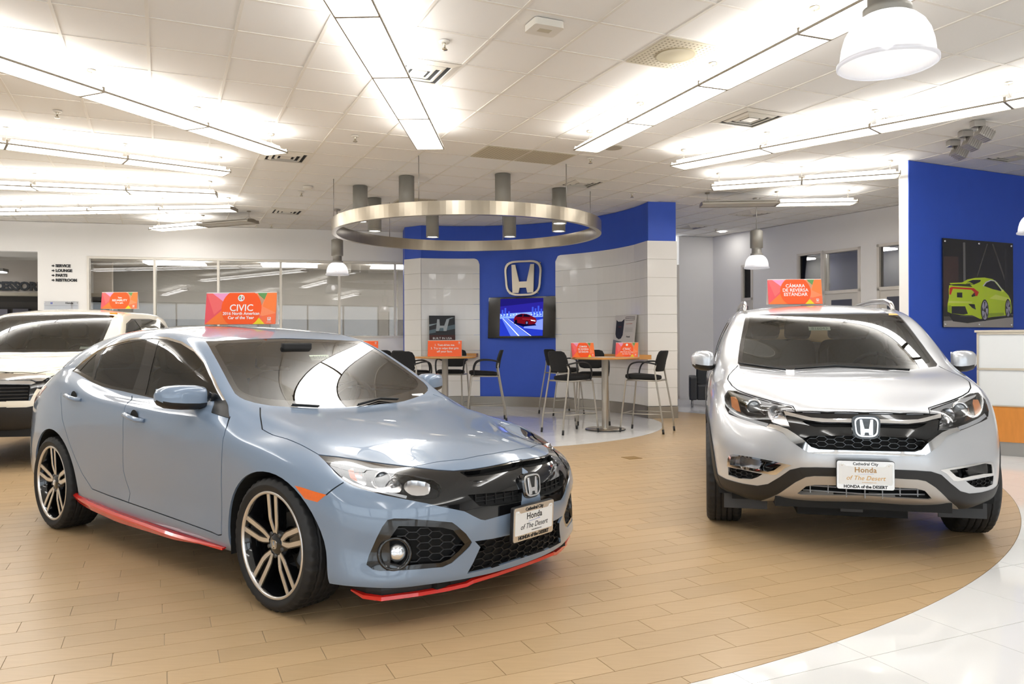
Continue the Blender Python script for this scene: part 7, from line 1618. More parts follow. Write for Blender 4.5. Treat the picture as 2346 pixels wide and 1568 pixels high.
# ---------------------------------------------------------------- display wall fittings
ORANGE = mat('card_orange', srgb(250, 96, 16), .5); CARD = mat('card_white', srgb(240, 236, 228), .6)
def print_mat(name, c): return mat('print_' + name, srgb(*c), .45)
def build_display_things():
    # big emblem
    p = polar(3.25, 69.2); nrm = np.array([-math.cos(math.radians(69.2)), -math.sin(math.radians(69.2)), 0]); x = np.array([-nrm[1], nrm[0], 0]) * 1.0
    x = np.array([math.sin(math.radians(69.2)), -math.cos(math.radians(69.2)), 0])
    t = thing('wall_emblem', 'large silver letter H emblem on the blue wall above the television', 'sign', (0, 0, 0)); M = frame_from((p[0] + nrm[0] * .05, p[1] + nrm[1] * .05, 2.575), x, (0, 0, 1))
    MET = mat('emblem_metal', srgb(205, 196, 180), .28, .9); o = badge_outline(); n = len(o); a, b = .41, .352
    mb = MB(); O = [(q[0] * a, q[1] * b) for q in o]; I = [(q[0] * a * .90, q[1] * b * .895) for q in o]; d = .045
    V = [(q[0], q[1], z) for P, z in ((O, 0), (O, d), (I, d), (I, 0)) for q in P]; mb.add(V, [(k * n + i, k * n + (i + 1) % n, ((k + 1) % 4) * n + (i + 1) % n, ((k + 1) % 4) * n + i) for k in range(4) for i in range(n)], False, M); mb.build('emblem_frame', MET, t)
    mb = MB(); P = [(q[0] * a * .98, q[1] * b * .97) for q in H_SHAPE]; m = len(P); V = [(q[0], q[1], z) for z in (0, d) for q in P]
    mb.add(V, [(i, (i + 1) % m, (i + 1) % m + m, i + m) for i in range(m)] + [[P.index(q) + m for q in tt] for tt in ear_clip(P)], False, M); mb.build('emblem_letter', MET, t)
    mb = MB()
    for sx, sy in ((-.35, .3), (.35, .3), (-.3, -.3), (.3, -.3)): mb.cyl(M @ Vector((sx, sy, 0)), M @ Vector((sx, sy, -.06)), .012, 6)
    mb.build('emblem_stud', MET, t)
    # television
    a0 = 69.6; p = polar(3.12, a0); nv = np.array([-math.cos(math.radians(a0)), -math.sin(math.radians(a0)), .075]); xv = np.array([math.sin(math.radians(a0)), -math.cos(math.radians(a0)), 0])
    t = thing('television', 'black wall television showing a red car, on the blue wall', 'television', (0, 0, 0)); up = np.cross(np.array([0, 0, 0]) + nv / np.linalg.norm(nv), xv)
    M = frame_from((p[0], p[1], 1.79), xv, tuple(up)); W, Hh = .71, .415
    mb = MB(); mb.box((-W, -Hh, -.05), (W, Hh, 0), M, bev=.008); mb.build('tv_case', BLACK_GLOSS, t)
    mb = MB(); mb.box((-.2, -.18, -.13), (.2, .18, -.045), M); mb.build('wall_bracket', BLACK_PLASTIC, t)
    mb = MB(); mb.box((-W + .018, -Hh + .02, .0004), (W - .018, Hh - .018, .0012), M); mb.build('tv_screen', mat('screen_black', (.004, .004, .005), .12, spec=.6), t)
    g = lambda n, c, s=1.0: glow('screen_' + n, srgb(*c), s * .42)
    w, h = .455, .375
    bgk = [([(-w, -h), (w, -h), (w, h), (-w, h)], g('night', (30, 26, 112), .9)), ([(-w, .06), (w, .10), (w, .30), (-w, .22)], g('dusk', (42, 36, 150), .9)),
        ([(-w, -.03), (w, .0), (w, .11), (-w, .07)], g('haze', (120, 150, 240), 1.2)), ([(-w, -.03), (w, 0), (w, -h), (-w, -h)], g('road', (38, 58, 190), .9)),
        ([(-.42, -.02), (-.33, -.01), (.18, -h), (-.22, -h)], g('lane', (92, 120, 235), 1.0)), ([(-.40, -.02), (-.39, -.02), (-.03, -h), (-.06, -h)], g('line', (215, 228, 255), 1.4)), ([(-.29, -.03), (-.28, -.03), (.22, -h), (.195, -h)], g('line', (215, 228, 255), 1.4)),
        ([(.10, -.12), (w, -.04), (w, -.26), (.05, -.22)], g('spill', (120, 140, 250), 1.1))]
    for k, (x0, hh) in enumerate(((-.42, .15), (-.36, .19), (-.28, .12), (.22, .2), (.28, .17), (.34, .22), (.40, .16))): bgk.append(([(x0, .02), (x0 + .035, .02), (x0 + .035, hh), (x0, hh)], g('tower', (60, 84, 210), 1.0)))
    for k in range(14): x0 = -.43 + .064 * k; bgk.append(([(x0, .03 + .012 * (k % 3)), (x0 + .02, .03 + .012 * (k % 3)), (x0 + .02, .045 + .012 * (k % 3)), (x0, .045 + .012 * (k % 3))], g('window', (190, 215, 255), 1.6)))
    car = [(-.16, -.06), (-.14, .01), (-.08, .05), (0, .07), (.10, .066), (.18, .04), (.24, .01), (.31, -.03), (.325, -.09), (.30, -.135), (.20, -.15), (.06, -.14), (-.05, -.12), (-.14, -.10)]
    bgk += [([(-.16, -.10), (.30, -.14), (.32, -.17), (.05, -.19), (-.15, -.13)], g('shadow', (8, 10, 60), .7)), (car, g('red', (120, 14, 30), .8)), ([(-.11, .005), (-.07, .042), (0, .058), (.03, .055), (.02, .005)], g('cabin', (16, 12, 40), .7)), ([(.04, .005), (.05, .054), (.11, .055), (.18, .025), (.19, .0)], g('cabin', (16, 12, 40), .7)),
        ([(.02, -.03), (.30, -.05), (.31, -.06), (.03, -.045)], g('sheen', (170, 50, 66), .8)), ([(.20, -.055), (.30, -.075), (.30, -.09), (.21, -.075)], g('lamp', (235, 240, 255), 1.6)), (circle(.12, -.115, .035, 14, .042), g('tyre', (10, 10, 30), .7)), (circle(-.11, -.085, .028, 14, .036), g('tyre', (10, 10, 30), .7)), (circle(.12, -.115, .02, 12, .026), g('rim', (110, 110, 160), 1.0))]
    flat_art('screen_picture', bgk, M @ Matrix.Translation((0, .005, .0016)), t, .0001)
    text('LG' if False else '', .02, M, WHITE_PRINT, t) if False else None
    # ledges
    OAK = mat('oak_edge', srgb(206, 146, 78), .4, noise=.12, scale=4, stretch=(3, 3, 30))
    for a0, a1, lab in ((5.5, 34.0, 'curved oak ledge on the right half of the white display wall'), (86.2, 104.5, 'curved oak ledge on the left half of the white display wall')):
        m = MB(); arc_panel(m, 2.90, 3.226, a0, a1, 1.0, 1.075, 24); o = m.build('wall_ledge', OAK); tag(o, lab, 'shelf')
    # switch plate on the white panels
    q = polar(3.222, 36.0); m = MB(); Mq = frame_from((q[0], q[1], .52), (math.sin(math.radians(36)), -math.cos(math.radians(36)), 0), (0, 0, 1)); m.box((-.015, -.03, 0), (.015, .03, .008), Mq); o = m.build('outlet_plate', mat('brass_plate', srgb(120, 92, 44), .4, .6)); tag(o, 'tiny brass outlet plate low on the white display panels', 'outlet')
def tent_card(name_label, x, y, z, yaw, w, h, design, lines, size, group='orange tent cards', lean=.17, M0=None):
    t = thing('tent_card', name_label, 'sign', (x, y, z), yaw, group); th = .003; d = h * lean * 1.9
    Mf = frame_from((0, -d / 2, 0), (1, 0, 0), (0, d / 2, h)); hh = math.hypot(d / 2, h)
    m = MB(); m.box((-w / 2, 0, -th), (w / 2, hh, 0), Mf); m.build('card_front', ORANGE, t)
    m = MB(); Mb = frame_from((0, d / 2, 0), (-1, 0, 0), (0, -d / 2, h)); m.box((-w / 2, 0, -th), (w / 2, hh, 0), Mb); m.build('card_back', CARD, t)
    m = MB(); m.box((-w / 2, -d / 2, 0), (w / 2, d / 2, .002)); m.build('card_base', CARD, t)
    P = lambda n, c: print_mat(n, c)
    a, b = w / 2, hh
    if design == 'facets':
        art = [([(-a, 0), (a, 0), (a, b), (-a, b)], P('coral', (244, 110, 88))), ([(-a, b), (-a, 0), (-.1 * a, .35 * b)], P('rose', (238, 84, 92))), ([(-a, 0), (-.55 * a, .42 * b), (-.2 * a, 0)], P('tangerine', (252, 120, 44))), ([(-.86 * a, b), (-.36 * a, b), (-.40 * a, .62 * b)], P('pink', (246, 158, 200))), ([(-a, b), (-.86 * a, b), (-.42 * a, .62 * b), (-.75 * a, .30 * b)], P('salmon', (246, 106, 104))),
            ([(.45 * a, b), (a, b), (a, .2 * b), (.35 * a, .3 * b)], P('peach', (252, 140, 92))), ([(.45 * a, b), (.74 * a, b), (.66 * a, .76 * b), (.5 * a, .9 * b)], P('leaf', (98, 150, 84))), ([(.36 * a, b * .98), (.66 * a, .76 * b), (.55 * a, .5 * b)], P('taupe', (200, 150, 118))), ([(.74 * a, b), (a, b), (a, .35 * b), (.62 * a, .55 * b)], P('apricot', (253, 128, 58))), ([(.45 * a, 0), (a, 0), (a, .34 * b), (.62 * a, .25 * b)], P('flame', (250, 112, 64))), ([(.36 * a, .0), (.70 * a, .0), (.53 * a, .20 * b)], P('yellow', (240, 212, 30)))]
        c = circle(.05 * a, .5 * b, .56 * a, 32, .60 * b if .60 * b < .56 * a else .56 * a)
        c = [(px, min(max(py, 0), b)) for px, py in circle(.02 * a, .5 * b, .57 * a, 40)]
        art.append((c, P('disc', (252, 88, 12))))
    else: art = [([(-a, 0), (a, 0), (a, b), (-a, b)], P('plain', (252, 98, 22)))]
    flat_art('card_print', art, Mf @ Matrix.Translation((0, 0, .0004)), t, .00012)
    for s, fy, fs in lines: text(s, size * fs, Mf @ Matrix.Translation((.02 * a if design == 'facets' else 0, fy * b, .0022)), WHITE_PRINT, t, extrude=.0003, offset=.0006)
    # little maker's mark
    ex, ey = (.82 * a, .16 * b) if design == 'facets' else (.86 * a, .86 * b)
    emblem_mb(.055 * w, .05 * w, .001, mm := MB(), Mf @ Matrix.Translation((ex, ey, .0022))); mm.build('card_mark', WHITE_PRINT, t); text('HONDA', .018 * w, Mf @ Matrix.Translation((ex, ey - .045 * w, .0022)), WHITE_PRINT, t, extrude=.0002)
    return t, Mf
def build_signs():
    t, Mf = tent_card('large orange and pink tent card reading CIVIC on the blue-grey hatchback roof', -1.918, 5.572, 1.434, -.05, .508, .228, 'facets', [('CIVIC', .50, 1.9), ('2016 North American', .33, .82), ('Car of the Year', .20, .82)], .036)
    a = .254; b = .236
    GRN = print_mat('award_green', (90, 160, 90)); flat_art('award_mark', [(circle(0, .80 * b, .024, 20), WHITE_PRINT), ([(-.018, .80 * b), (-.004, .80 * b), (-.004, .80 * b + .018), (-.014, .80 * b + .012)], GRN), ([(-.018, .80 * b - .004), (-.004, .80 * b - .004), (-.004, .80 * b - .018)], print_mat('award_blue', (80, 110, 170))), ([(.004, .80 * b - .012), (.016, .80 * b - .012), (.016, .80 * b + .012), (.004, .80 * b + .012)], print_mat('award_red', (226, 90, 60))), ([(.007, .80 * b + .002), (.012, .80 * b + .002), (.012, .80 * b + .008), (.007, .80 * b + .008)], WHITE_PRINT)], Mf @ Matrix.Translation((0, 0, .0022)), t)
    tent_card('orange tent card in Spanish about the reversing camera on the silver car roof', 2.492, 6.92, 1.622, -.04, .468, .222, 'facets', [('CÁMARA', .72, 1), ('DE REVERSA', .55, 1), ('ESTÁNDAR', .38, 1)], .041)
    tent_card('orange tent card reading RELIABILITY on the cream pickup roof', -5.27, 10.55, 1.770, .0, .48, .225, 'facets', [('Take', .66, .7), ('RELIABILITY', .50, 1.0), ('for a spin.', .35, .7)], .038)
    tent_card('plain orange tent card about a test drive on the left round table', -1.09, 12.72, 1.072, -.03, .55, .262, 'plain', [('1. Test-drive me.', .70, 1), ('2. Try to wipe that grin', .50, 1), ('off your face.', .30, 1)], .048)
    tent_card('plain orange tent card half hidden behind the hatchback windscreen', -2.42, 12.55, 1.072, .12, .55, .262, 'plain', [('Been looking for', .62, 1), ('higher standards.', .36, 1)], .048)
    tent_card('small orange tent card turned left on the right round table', 1.03, 11.5, 1.072, .62, .43, .215, 'facets', [('CÁMARA', .72, 1), ('DE REVERSA', .54, 1), ('ESTÁNDAR', .36, 1)], .038)
    t, Mf = tent_card('small orange CIVIC tent card at the rear of the right table', 1.72, 11.72, 1.072, -.55, .36, .215, 'facets', [('CIVIC', .52, 1.5), ('2016 North American', .33, .62), ('Car of the Year', .20, .62)], .036)
    flat_art('award_mark', [(circle(0, .82 * .22, .018, 16), WHITE_PRINT)], Mf @ Matrix.Translation((0, 0, .0022)), t)
    # posters standing on the ledges
    th = 99.3; p = polar(3.04, th); xv = (math.sin(math.radians(th)), -math.cos(math.radians(th)), 0); up = (math.cos(math.radians(th)) * .14, math.sin(math.radians(th)) * .14, 1)
    t = thing('poster_board', 'dark poster with a chrome H and the words BUILT IN USA on the left ledge', 'poster', (0, 0, 0)); M = frame_from((p[0], p[1], 1.076), xv, up); w, h = .26, .77
    m = MB(); m.box((-w, 0, -.006), (w, h, 0), M); m.build('board', BLACK_PLASTIC, t); D = print_mat
    art = [([(-w, 0), (w, 0), (w, h), (-w, h)], D('slate', (34, 38, 44))), ([(-w, 0), (w, 0), (w, .375), (-w, .375)], D('maroon', (70, 26, 22))), ([(-w, .47), (w, .59), (w, .50), (-w, .40)], D('steelblue', (92, 112, 122))), ([(-w, .55), (-.05, .62), (-w, .59)], D('mist', (150, 166, 172)))]
    q = lambda pts: [(.0 + x * .125 + y * .02, .575 + y * .115) for x, y in pts]
    art += [(q([(-.95, 1.05), (-.6, 1.05), (-.35, -.1), (.35, -.1), (.55, 1.05), (1.0, 1.05), (.85, -1.05), (.4, -1.05), (.28, -.5), (-.28, -.5), (-.4, -1.05), (-.85, -1.05)]), D('chrome_print', (176, 184, 188))), (q([(.55, 1.05), (1.0, 1.05), (1.75, 1.35), (1.3, 1.35)]), D('mist', (150, 166, 172))), (q([(-.9, -1.05), (.85, -1.05), (1.1, -1.25), (-.8, -1.3)]), D('shade_print', (16, 18, 22)))]
    flat_art('poster_print', art, M @ Matrix.Translation((0, 0, .0005)), t); text('BUILT IN USA', .064, M @ Matrix.Translation((0, .305, .004)), WHITE_PRINT, t, extrude=.0004)
    th = 22.5; p = polar(3.08, th); xv = (math.sin(math.radians(th)), -math.cos(math.radians(th)), 0); up = (math.cos(math.radians(th)) * .12, math.sin(math.radians(th)) * .12, 1)
    t = thing('poster_board', 'pale poster with a black seat cover picture on the right ledge', 'poster', (0, 0, 0)); M = frame_from((p[0], p[1], 1.076), xv, up); w, h = .36, .70
    m = MB(); m.box((-w, 0, -.006), (w, h, 0), M); m.build('board', CARD, t)
    art = [([(-w, 0), (w, 0), (w, h), (-w, h)], D('paper', (214, 208, 202))), ([(-w, 0), (.0, 0), (-.05, .22), (-w, .26)], D('photo_grey', (120, 124, 130))), ([(-.2, .06), (-.02, .05), (.02, .12), (-.06, .17), (-.2, .15)], D('photo_dark', (52, 54, 60))), ([(-.31, .62), (-.24, .585), (-.12, .585), (-.03, .63), (-.04, .34), (-.09, .28), (-.17, .265), (-.26, .30), (-.30, .36)], D('cover_black', (12, 12, 14))), ([(.0, .60), (.31, .60), (.31, .665), (.0, .665)], D('frame_print', (70, 56, 44))), ([(.008, .608), (.302, .608), (.302, .657), (.008, .657)], D('paper', (214, 208, 202)))]
    for k in range(4): art.append(([(.02, .46 - .02 * k), (.28, .46 - .02 * k), (.28, .464 - .02 * k), (.02, .464 - .02 * k)], D('small_print', (150, 146, 140))))
    flat_art('poster_print', art, M @ Matrix.Translation((0, 0, .0005)), t); text('SCAN PAINT PROTECTION FILM', .020, M @ Matrix.Translation((.155, .633, .004)), BLACK_INK, t); text('Keep Your Car Looking New', .017, M @ Matrix.Translation((.15, .54, .004)), mat('red_ink', srgb(200, 60, 50), .5), t); text('Honda', .045, M @ Matrix.Translation((.15, .31, .004)), BLACK_INK, t); text('seatcover', .026, M @ Matrix.Translation((-.16, .49, .004)), mat('red_ink2', srgb(150, 60, 60), .5), t)
    # flyer on the right table
    m = MB(); m.prism([(-.14, -.10), (.14, -.10), (.14, .10), (-.14, .10)], 0, .004); o = m.build('flyer', CARD); o.location = (1.33, 11.45, 1.0725); o.rotation_euler = (0, 0, .4); tag(o, 'white flyer lying on the right round table beside the card', 'paper')
def build_wall_signs(MW, MB2):
    t = thing('direction_sign', 'black lettering with arrows listing service, lounge, parts and restroom', 'sign', (0, 0, 0))
    Rw = frame_from(tuple(MW @ Vector((0, 0, 0))), tuple((MW.to_3x3() @ Vector((1, 0, 0)))), (0, 0, 1))
    for k, s in enumerate(('SERVICE', 'LOUNGE', 'PARTS', 'RESTROOM')):
        z = 2.815 - .0925 * k; text(s, .072, Rw @ Matrix.Translation((4.29, z, .006)), BLACK_INK, t, align='LEFT', offset=.004, extrude=.004)
        m = MB(); m.prism([(4.222, z - .012), (4.245, z - .012), (4.245, z - .026), (4.275, z), (4.245, z + .026), (4.245, z + .012), (4.222, z + .012)], .002, .008, Rw); m.build('arrow', BLACK_INK, t)
    t = thing('acrylic_sign', 'clear acrylic notice with small print on the white wall by the window', 'sign', (0, 0, 0)); m = MB(); m.box((4.09, 1.92, .012), (4.69, 2.13, .018), Rw); m.build('acrylic_panel', glass('acrylic', (.95, .95, .96), 1.0), t)
    m = MB()
    for sx in (4.11, 4.67): m.lathe([(.010, 0), (.010, .022), (0, .023)], 10, Rw @ Matrix.Translation((sx, 2.105, 0)))
    m.build('stand_off', CHROME, t); text('Honda', .05, Rw @ Matrix.Translation((4.53, 2.095, .020)), BLACK_INK, t, offset=.001)
    text('H', .05, Rw @ Matrix.Translation((4.22, 2.09, .020)), mat('blue_ink', srgb(70, 90, 190), .5), t, offset=.002); m = MB(); m.box((4.10, 2.045, .0185), (4.68, 2.050, .0192), Rw); m.build('rule', mat('grey_ink', srgb(170, 166, 164), .5), t)
    # accessories corner seen through the doorway
    d = np.array([1, .2423]) / math.hypot(1, .2423); Ra = frame_from((-13, 16.4, 0), (d[0], d[1], 0), (0, 0, 1)); A = MATS['back_room']
    m = MB(); m.box((-.6, 0, -.12), (4.25, 3.3, 0), Ra); structure(m.build('wall_accessories', mat('taupe_wall', srgb(176, 166, 154), .8)))
    t = thing('shop_sign', 'large black ACCESSORIES lettering over dark shelves beyond the doorway', 'sign', (0, 0, 0)); text('ACCESSORIES', .25, Ra @ Matrix.Translation((2.315, 2.545, .02)), BLACK_INK, t, offset=.012, extrude=.015, space=.95)
    t = thing('display_shelf', 'dark slatted accessory shelf under the black lettering beyond the doorway', 'shelf', (0, 0, 0)); DK = mat('shelf_dark', srgb(58, 52, 46), .7)
    m = MB(); m.box((.6, 0, .0), (4.2, 2.33, .04), Ra); m.build('shelf_back', DK, t)
    for k in range(16): m = MB(); m.box((.6, .12 + .14 * k, .04), (4.2, .13 + .14 * k, .055), Ra); m.build('shelf_slat', mat('slat_dark', srgb(40, 36, 32), .6), t)
    m = MB(); m.box((.6, 2.33, 0), (4.2, 2.40, .35), Ra); m.build('shelf_canopy', mat('canopy_tan', srgb(150, 140, 122), .7), t)
    for k, (s, z, w, h, c) in enumerate(((2.0, 1.75, .26, .30, (92, 88, 96)), (2.36, 1.72, .30, .34, (70, 66, 72)), (2.05, 1.30, .32, .3, (120, 116, 122)), (2.45, 1.25, .24, .3, (84, 78, 70)), (1.6, 1.6, .3, .4, (66, 62, 66)))):
        m = MB(); m.box((s, z, .06), (s + w, z + h, .22), Ra, bev=.01); o = m.build('accessory_pack', mat('pack_%d' % k, srgb(*c), .5)); tag(o, ('grey packet on the upper left', 'dark packet on the upper right', 'pale packet on the lower middle', 'brown packet on the lower right', 'dark tall packet on the far left')[k] + ' of the accessory shelf', 'package')
    m = MB(); m.box((1.2, 2.82, .4), (2.35, 2.88, .7), Ra); t = thing('linear_light', 'short grey light fitting above the accessories lettering', 'light', (0, 0, 0)); m.build('light_frame', mat('fit_grey', srgb(130, 126, 120), .5), t); m = MB(); m.box((1.2, 2.80, .42), (2.33, 2.82, .68), Ra); m.build('lens', glow('dim_lens', (.85, .9, 1), 1.6), t)
    # car picture on the blue wall
    R2 = frame_from(tuple(MB2 @ Vector((0, -.012, 0))), tuple(MB2.to_3x3() @ Vector((1, 0, 0))), (0, 0, 1)); t = thing('wall_picture', 'glossy picture of a lime green car on the blue wall', 'picture', (0, 0, 0)); x0, x1, z0, z1 = .62, 2.115, 1.472, 2.672
    m = MB(); m.box((x0, z0, .02), (x1, z1, .032), R2); m.build('picture_panel', mat('picture_gloss', (.012, .011, .010), .05, coat=.5), t)
    m = MB()
    for sx in (x0 + .04, (x0 + x1) / 2, x1 - .04):
        for sz in (z0 + .04, z1 - .04): m.lathe([(.014, -.03), (.014, .006), (.010, .010), (0, .0105)], 12, R2 @ Matrix.Translation((sx, sz, .032)))
    m.build('stand_off', CHROME, t)
    def q(pts):
        out = []
        for x, y in pts: u = (x - 1812) / 446; v = (y - (572 + 35 * u)) / (566 - 33 * u); out.append((x0 + u * (x1 - x0), z1 - v * (z1 - z0)))
        return out
    G = lambda n, c: mat('photo_' + n, srgb(*c), .06, coat=.6)
    E = lambda cx, cy, rx, ry: [(cx + rx * math.cos(k * PI / 9), cy + ry * math.sin(k * PI / 9)) for k in range(18)]
    L = [([(1814, 690), (1905, 690), (1905, 1010), (1814, 1010)], G('brown', (66, 44, 38))), ([(1934, 600), (1948, 600), (1950, 850), (1936, 850)], G('pipe', (110, 108, 106))), ([(2085, 610), (2092, 610), (2025, 815), (2018, 815)], G('beam', (84, 80, 76))), ([(2118, 610), (2128, 610), (2215, 860), (2206, 860)], G('beam', (84, 80, 76))), ([(2200, 640), (2215, 640), (2215, 900), (2200, 900)], G('post', (46, 44, 42))),
         ([(1814, 1085), (2256, 1062), (2256, 1139), (1814, 1136)], G('floor', (176, 168, 160))), ([(1814, 1070), (2256, 1052), (2256, 1075), (1814, 1098)], G('floor_dark', (84, 80, 76))), ([(1850, 1068), (2200, 1072), (2240, 1058), (2254, 1072), (1960, 1112), (1870, 1100)], G('shadow', (18, 17, 16))),
         (E(1886, 1062, 30, 28), G('tyre', (10, 10, 10))),
         ([(1848, 872), (1900, 868), (1935, 850), (1960, 835), (2010, 825), (2070, 823), (2120, 832), (2150, 852), (2175, 885), (2195, 905), (2225, 935), (2240, 965), (2246, 1010), (2243, 1046), (2225, 1060), (2195, 1064), (2120, 1072), (2040, 1085), (1990, 1062), (1940, 1062), (1860, 1050), (1838, 1040), (1838, 990), (1846, 950), (1845, 900)], G('lime', (206, 232, 30))),
         ([(2140, 930), (2235, 955), (2240, 975), (2100, 955)], G('lime_light', (232, 246, 96))), ([(1842, 985), (1990, 985), (1990, 975), (1845, 970)], G('lime_light', (232, 246, 96))), ([(2080, 1050), (2195, 1045), (2195, 1062), (2080, 1075)], G('lime_dark', (160, 184, 20))), ([(1842, 1000), (1860, 1000), (1862, 1050), (1840, 1040)], G('lime_dark', (160, 184, 20))),
         ([(2065, 876), (2082, 855), (2110, 843), (2132, 848), (2160, 880), (2182, 910), (2120, 896)], G('glass', (20, 20, 22))), ([(1948, 856), (1992, 838), (2045, 838), (2040, 850), (2000, 868), (1952, 864)], G('glass', (20, 20, 22))), ([(1855, 860), (1975, 866), (1992, 882), (1868, 874)], G('spoiler', (52, 58, 16))), ([(1850, 858), (1975, 852), (2000, 866), (1975, 860), (1856, 866)], G('lime', (206, 232, 30))),
         ([(1850, 890), (1862, 882), (2000, 890), (2032, 915), (2022, 940), (1985, 936), (2002, 915), (1985, 900), (1870, 893), (1858, 932), (1848, 930)], G('red', (226, 44, 30))), ([(1985, 936), (2005, 918), (2010, 940), (1988, 946)], G('spoiler', (52, 58, 16))), ([(1895, 918), (1928, 918), (1928, 950), (1895, 948)], G('plate', (14, 14, 15))),
         ([(1862, 1005), (1945, 1005), (1962, 1052), (1935, 1058), (1862, 1050)], G('diffuser', (22, 24, 26))), ([(1965, 990), (2005, 992), (2012, 1026), (1990, 1016)], G('diffuser', (22, 24, 26))), ([(2064, 878), (2080, 856), (2110, 842), (2134, 847), (2163, 880), (2184, 908), (2190, 906), (2168, 876), (2138, 842), (2108, 837), (2076, 850), (2056, 876)], G('trim', (224, 224, 214))),
         (E(2069, 1030, 25, 69), G('tyre', (10, 10, 10))), (E(2070, 1030, 20, 60), G('rim', (176, 172, 186))), (E(2070, 1030, 5, 14), G('tyre', (10, 10, 10))), (E(2221, 1018, 19, 60), G('tyre', (10, 10, 10))), (E(2222, 1018, 15, 51), G('rim', (176, 172, 186))), ([(2176, 905), (2192, 900), (2196, 910), (2182, 916)], G('lime_light', (232, 246, 96)))]
    for k in range(5):
        for (cx, cy, rx, ry) in ((2070, 1030, 20, 60), (2222, 1018, 15, 51)):
            a = k * 2 * PI / 5 + .3; L.append(([(cx + rx * .25 * math.cos(a), cy + ry * .25 * math.sin(a)), (cx + rx * .92 * math.cos(a + .28), cy + ry * .92 * math.sin(a + .28)), (cx + rx * .92 * math.cos(a + .75), cy + ry * .92 * math.sin(a + .75))], G('spoke_gap', (40, 38, 44))))
    flat_art('picture_print', [(q(p), m_) for p, m_ in L], R2 @ Matrix.Translation((0, 0, .0325)), t, .00008)
# ---------------------------------------------------------------- furniture
def make_chair(label, group):
    BLK = mat('black_fabric', (.006, .006, .0065), .85, noise=.2, scale=80); FR = mat('chair_frame', srgb(176, 170, 160), .35, .6); ARM = mat('arm_plastic', (.010, .010, .011), .4)
    t = thing('bar_chair', label, 'chair', (0, 0, 0), 0, group)
    s = MB(); P = rounded([(-.22, -.20), (.24, -.23), (.24, .23), (-.22, .20)], .11, 6); n = len(P); V = []; c = np.mean(P, 0)
    for f, z in ((.90, .755), (.99, .77), (1.0, .795), (.97, .815), (.8, .825), (.0, .822)): V.append([(c[0] + (p[0] - c[0]) * f, c[1] + (p[1] - c[1]) * f, z + (.012 * (p[0] / .24) if f > .7 else 0)) for p in P])
    loft_closed(s, V, True); s.build('seat', BLK, t)
    b = MB(); secs = []
    for z, hw, x in ((.87, .12, -.235), (.885, .175, -.238), (.93, .205, -.245), (1.02, .215, -.262), (1.10, .21, -.285), (1.15, .185, -.30), (1.168, .13, -.305)):
        ring = []
        for k in range(20):
            a = 2 * PI * k / 20; y = hw * math.copysign(abs(math.cos(a)) ** .5, math.cos(a)); ring.append((x + .028 * math.sin(a) + .9 * (y * y) * .5, y, z))
        secs.append(ring)
    loft_closed(b, secs, True); b.build('backrest', BLK, t)
    for sy in (-1, 1):
        l = MB(); l.tube([(.28, sy * .245, .05), (.255, sy * .235, .30), (.205, sy * .215, .745), (.17, sy * .212, .765)], .0125, 8); l.cyl((.283, sy * .246, 0), (.276, sy * .243, .07), .015, 8); o = l.build('leg', FR, t)
        f = MB(); f.cyl((.284, sy * .246, 0), (.277, sy * .243, .065), .0165, 8); f.build('leg_tip', ARM, o)
        l = MB(); l.tube([(-.36, sy * .25, .0), (-.345, sy * .247, .20), (-.25, sy * .225, .74), (-.225, sy * .215, .90), (-.235, sy * .20, .96)], .0125, 8); o = l.build('leg', FR, t)
        f = MB(); f.cyl((-.361, sy * .25, 0), (-.355, sy * .249, .065), .0165, 8); f.build('leg_tip', ARM, o)
        a = MB(); a.tube([tuple(p) for p in spline([(.155, sy * .232, .76), (.165, sy * .245, .86), (.125, sy * .25, .965), (.03, sy * .25, 1.005), (-.10, sy * .248, 1.005), (-.19, sy * .235, .99), (-.245, sy * .19, .975)], 4)], .015, 8, flat=.8); a.build('armrest', ARM, t)
    r = MB(); r.tube([(-.25, -.222, .742), (.2, -.214, .745)], .011, 6); r.tube([(-.25, .222, .742), (.2, .214, .745)], .011, 6); r.tube([(-.25, -.222, .742), (-.25, .222, .742)], .011, 6); r.tube([(.2, -.214, .745), (.2, .214, .745)], .011, 6); r.build('seat_frame', FR, t)
    r = MB(); r.tube([(.258, -.237, .27), (.258, .237, .27)], .008, 6); r.tube([(-.332, -.244, .27), (.258, -.237, .27)], .008, 6); r.tube([(-.332, .244, .27), (.258, .237, .27)], .008, 6); r.build('foot_rail', FR, t)
    return t
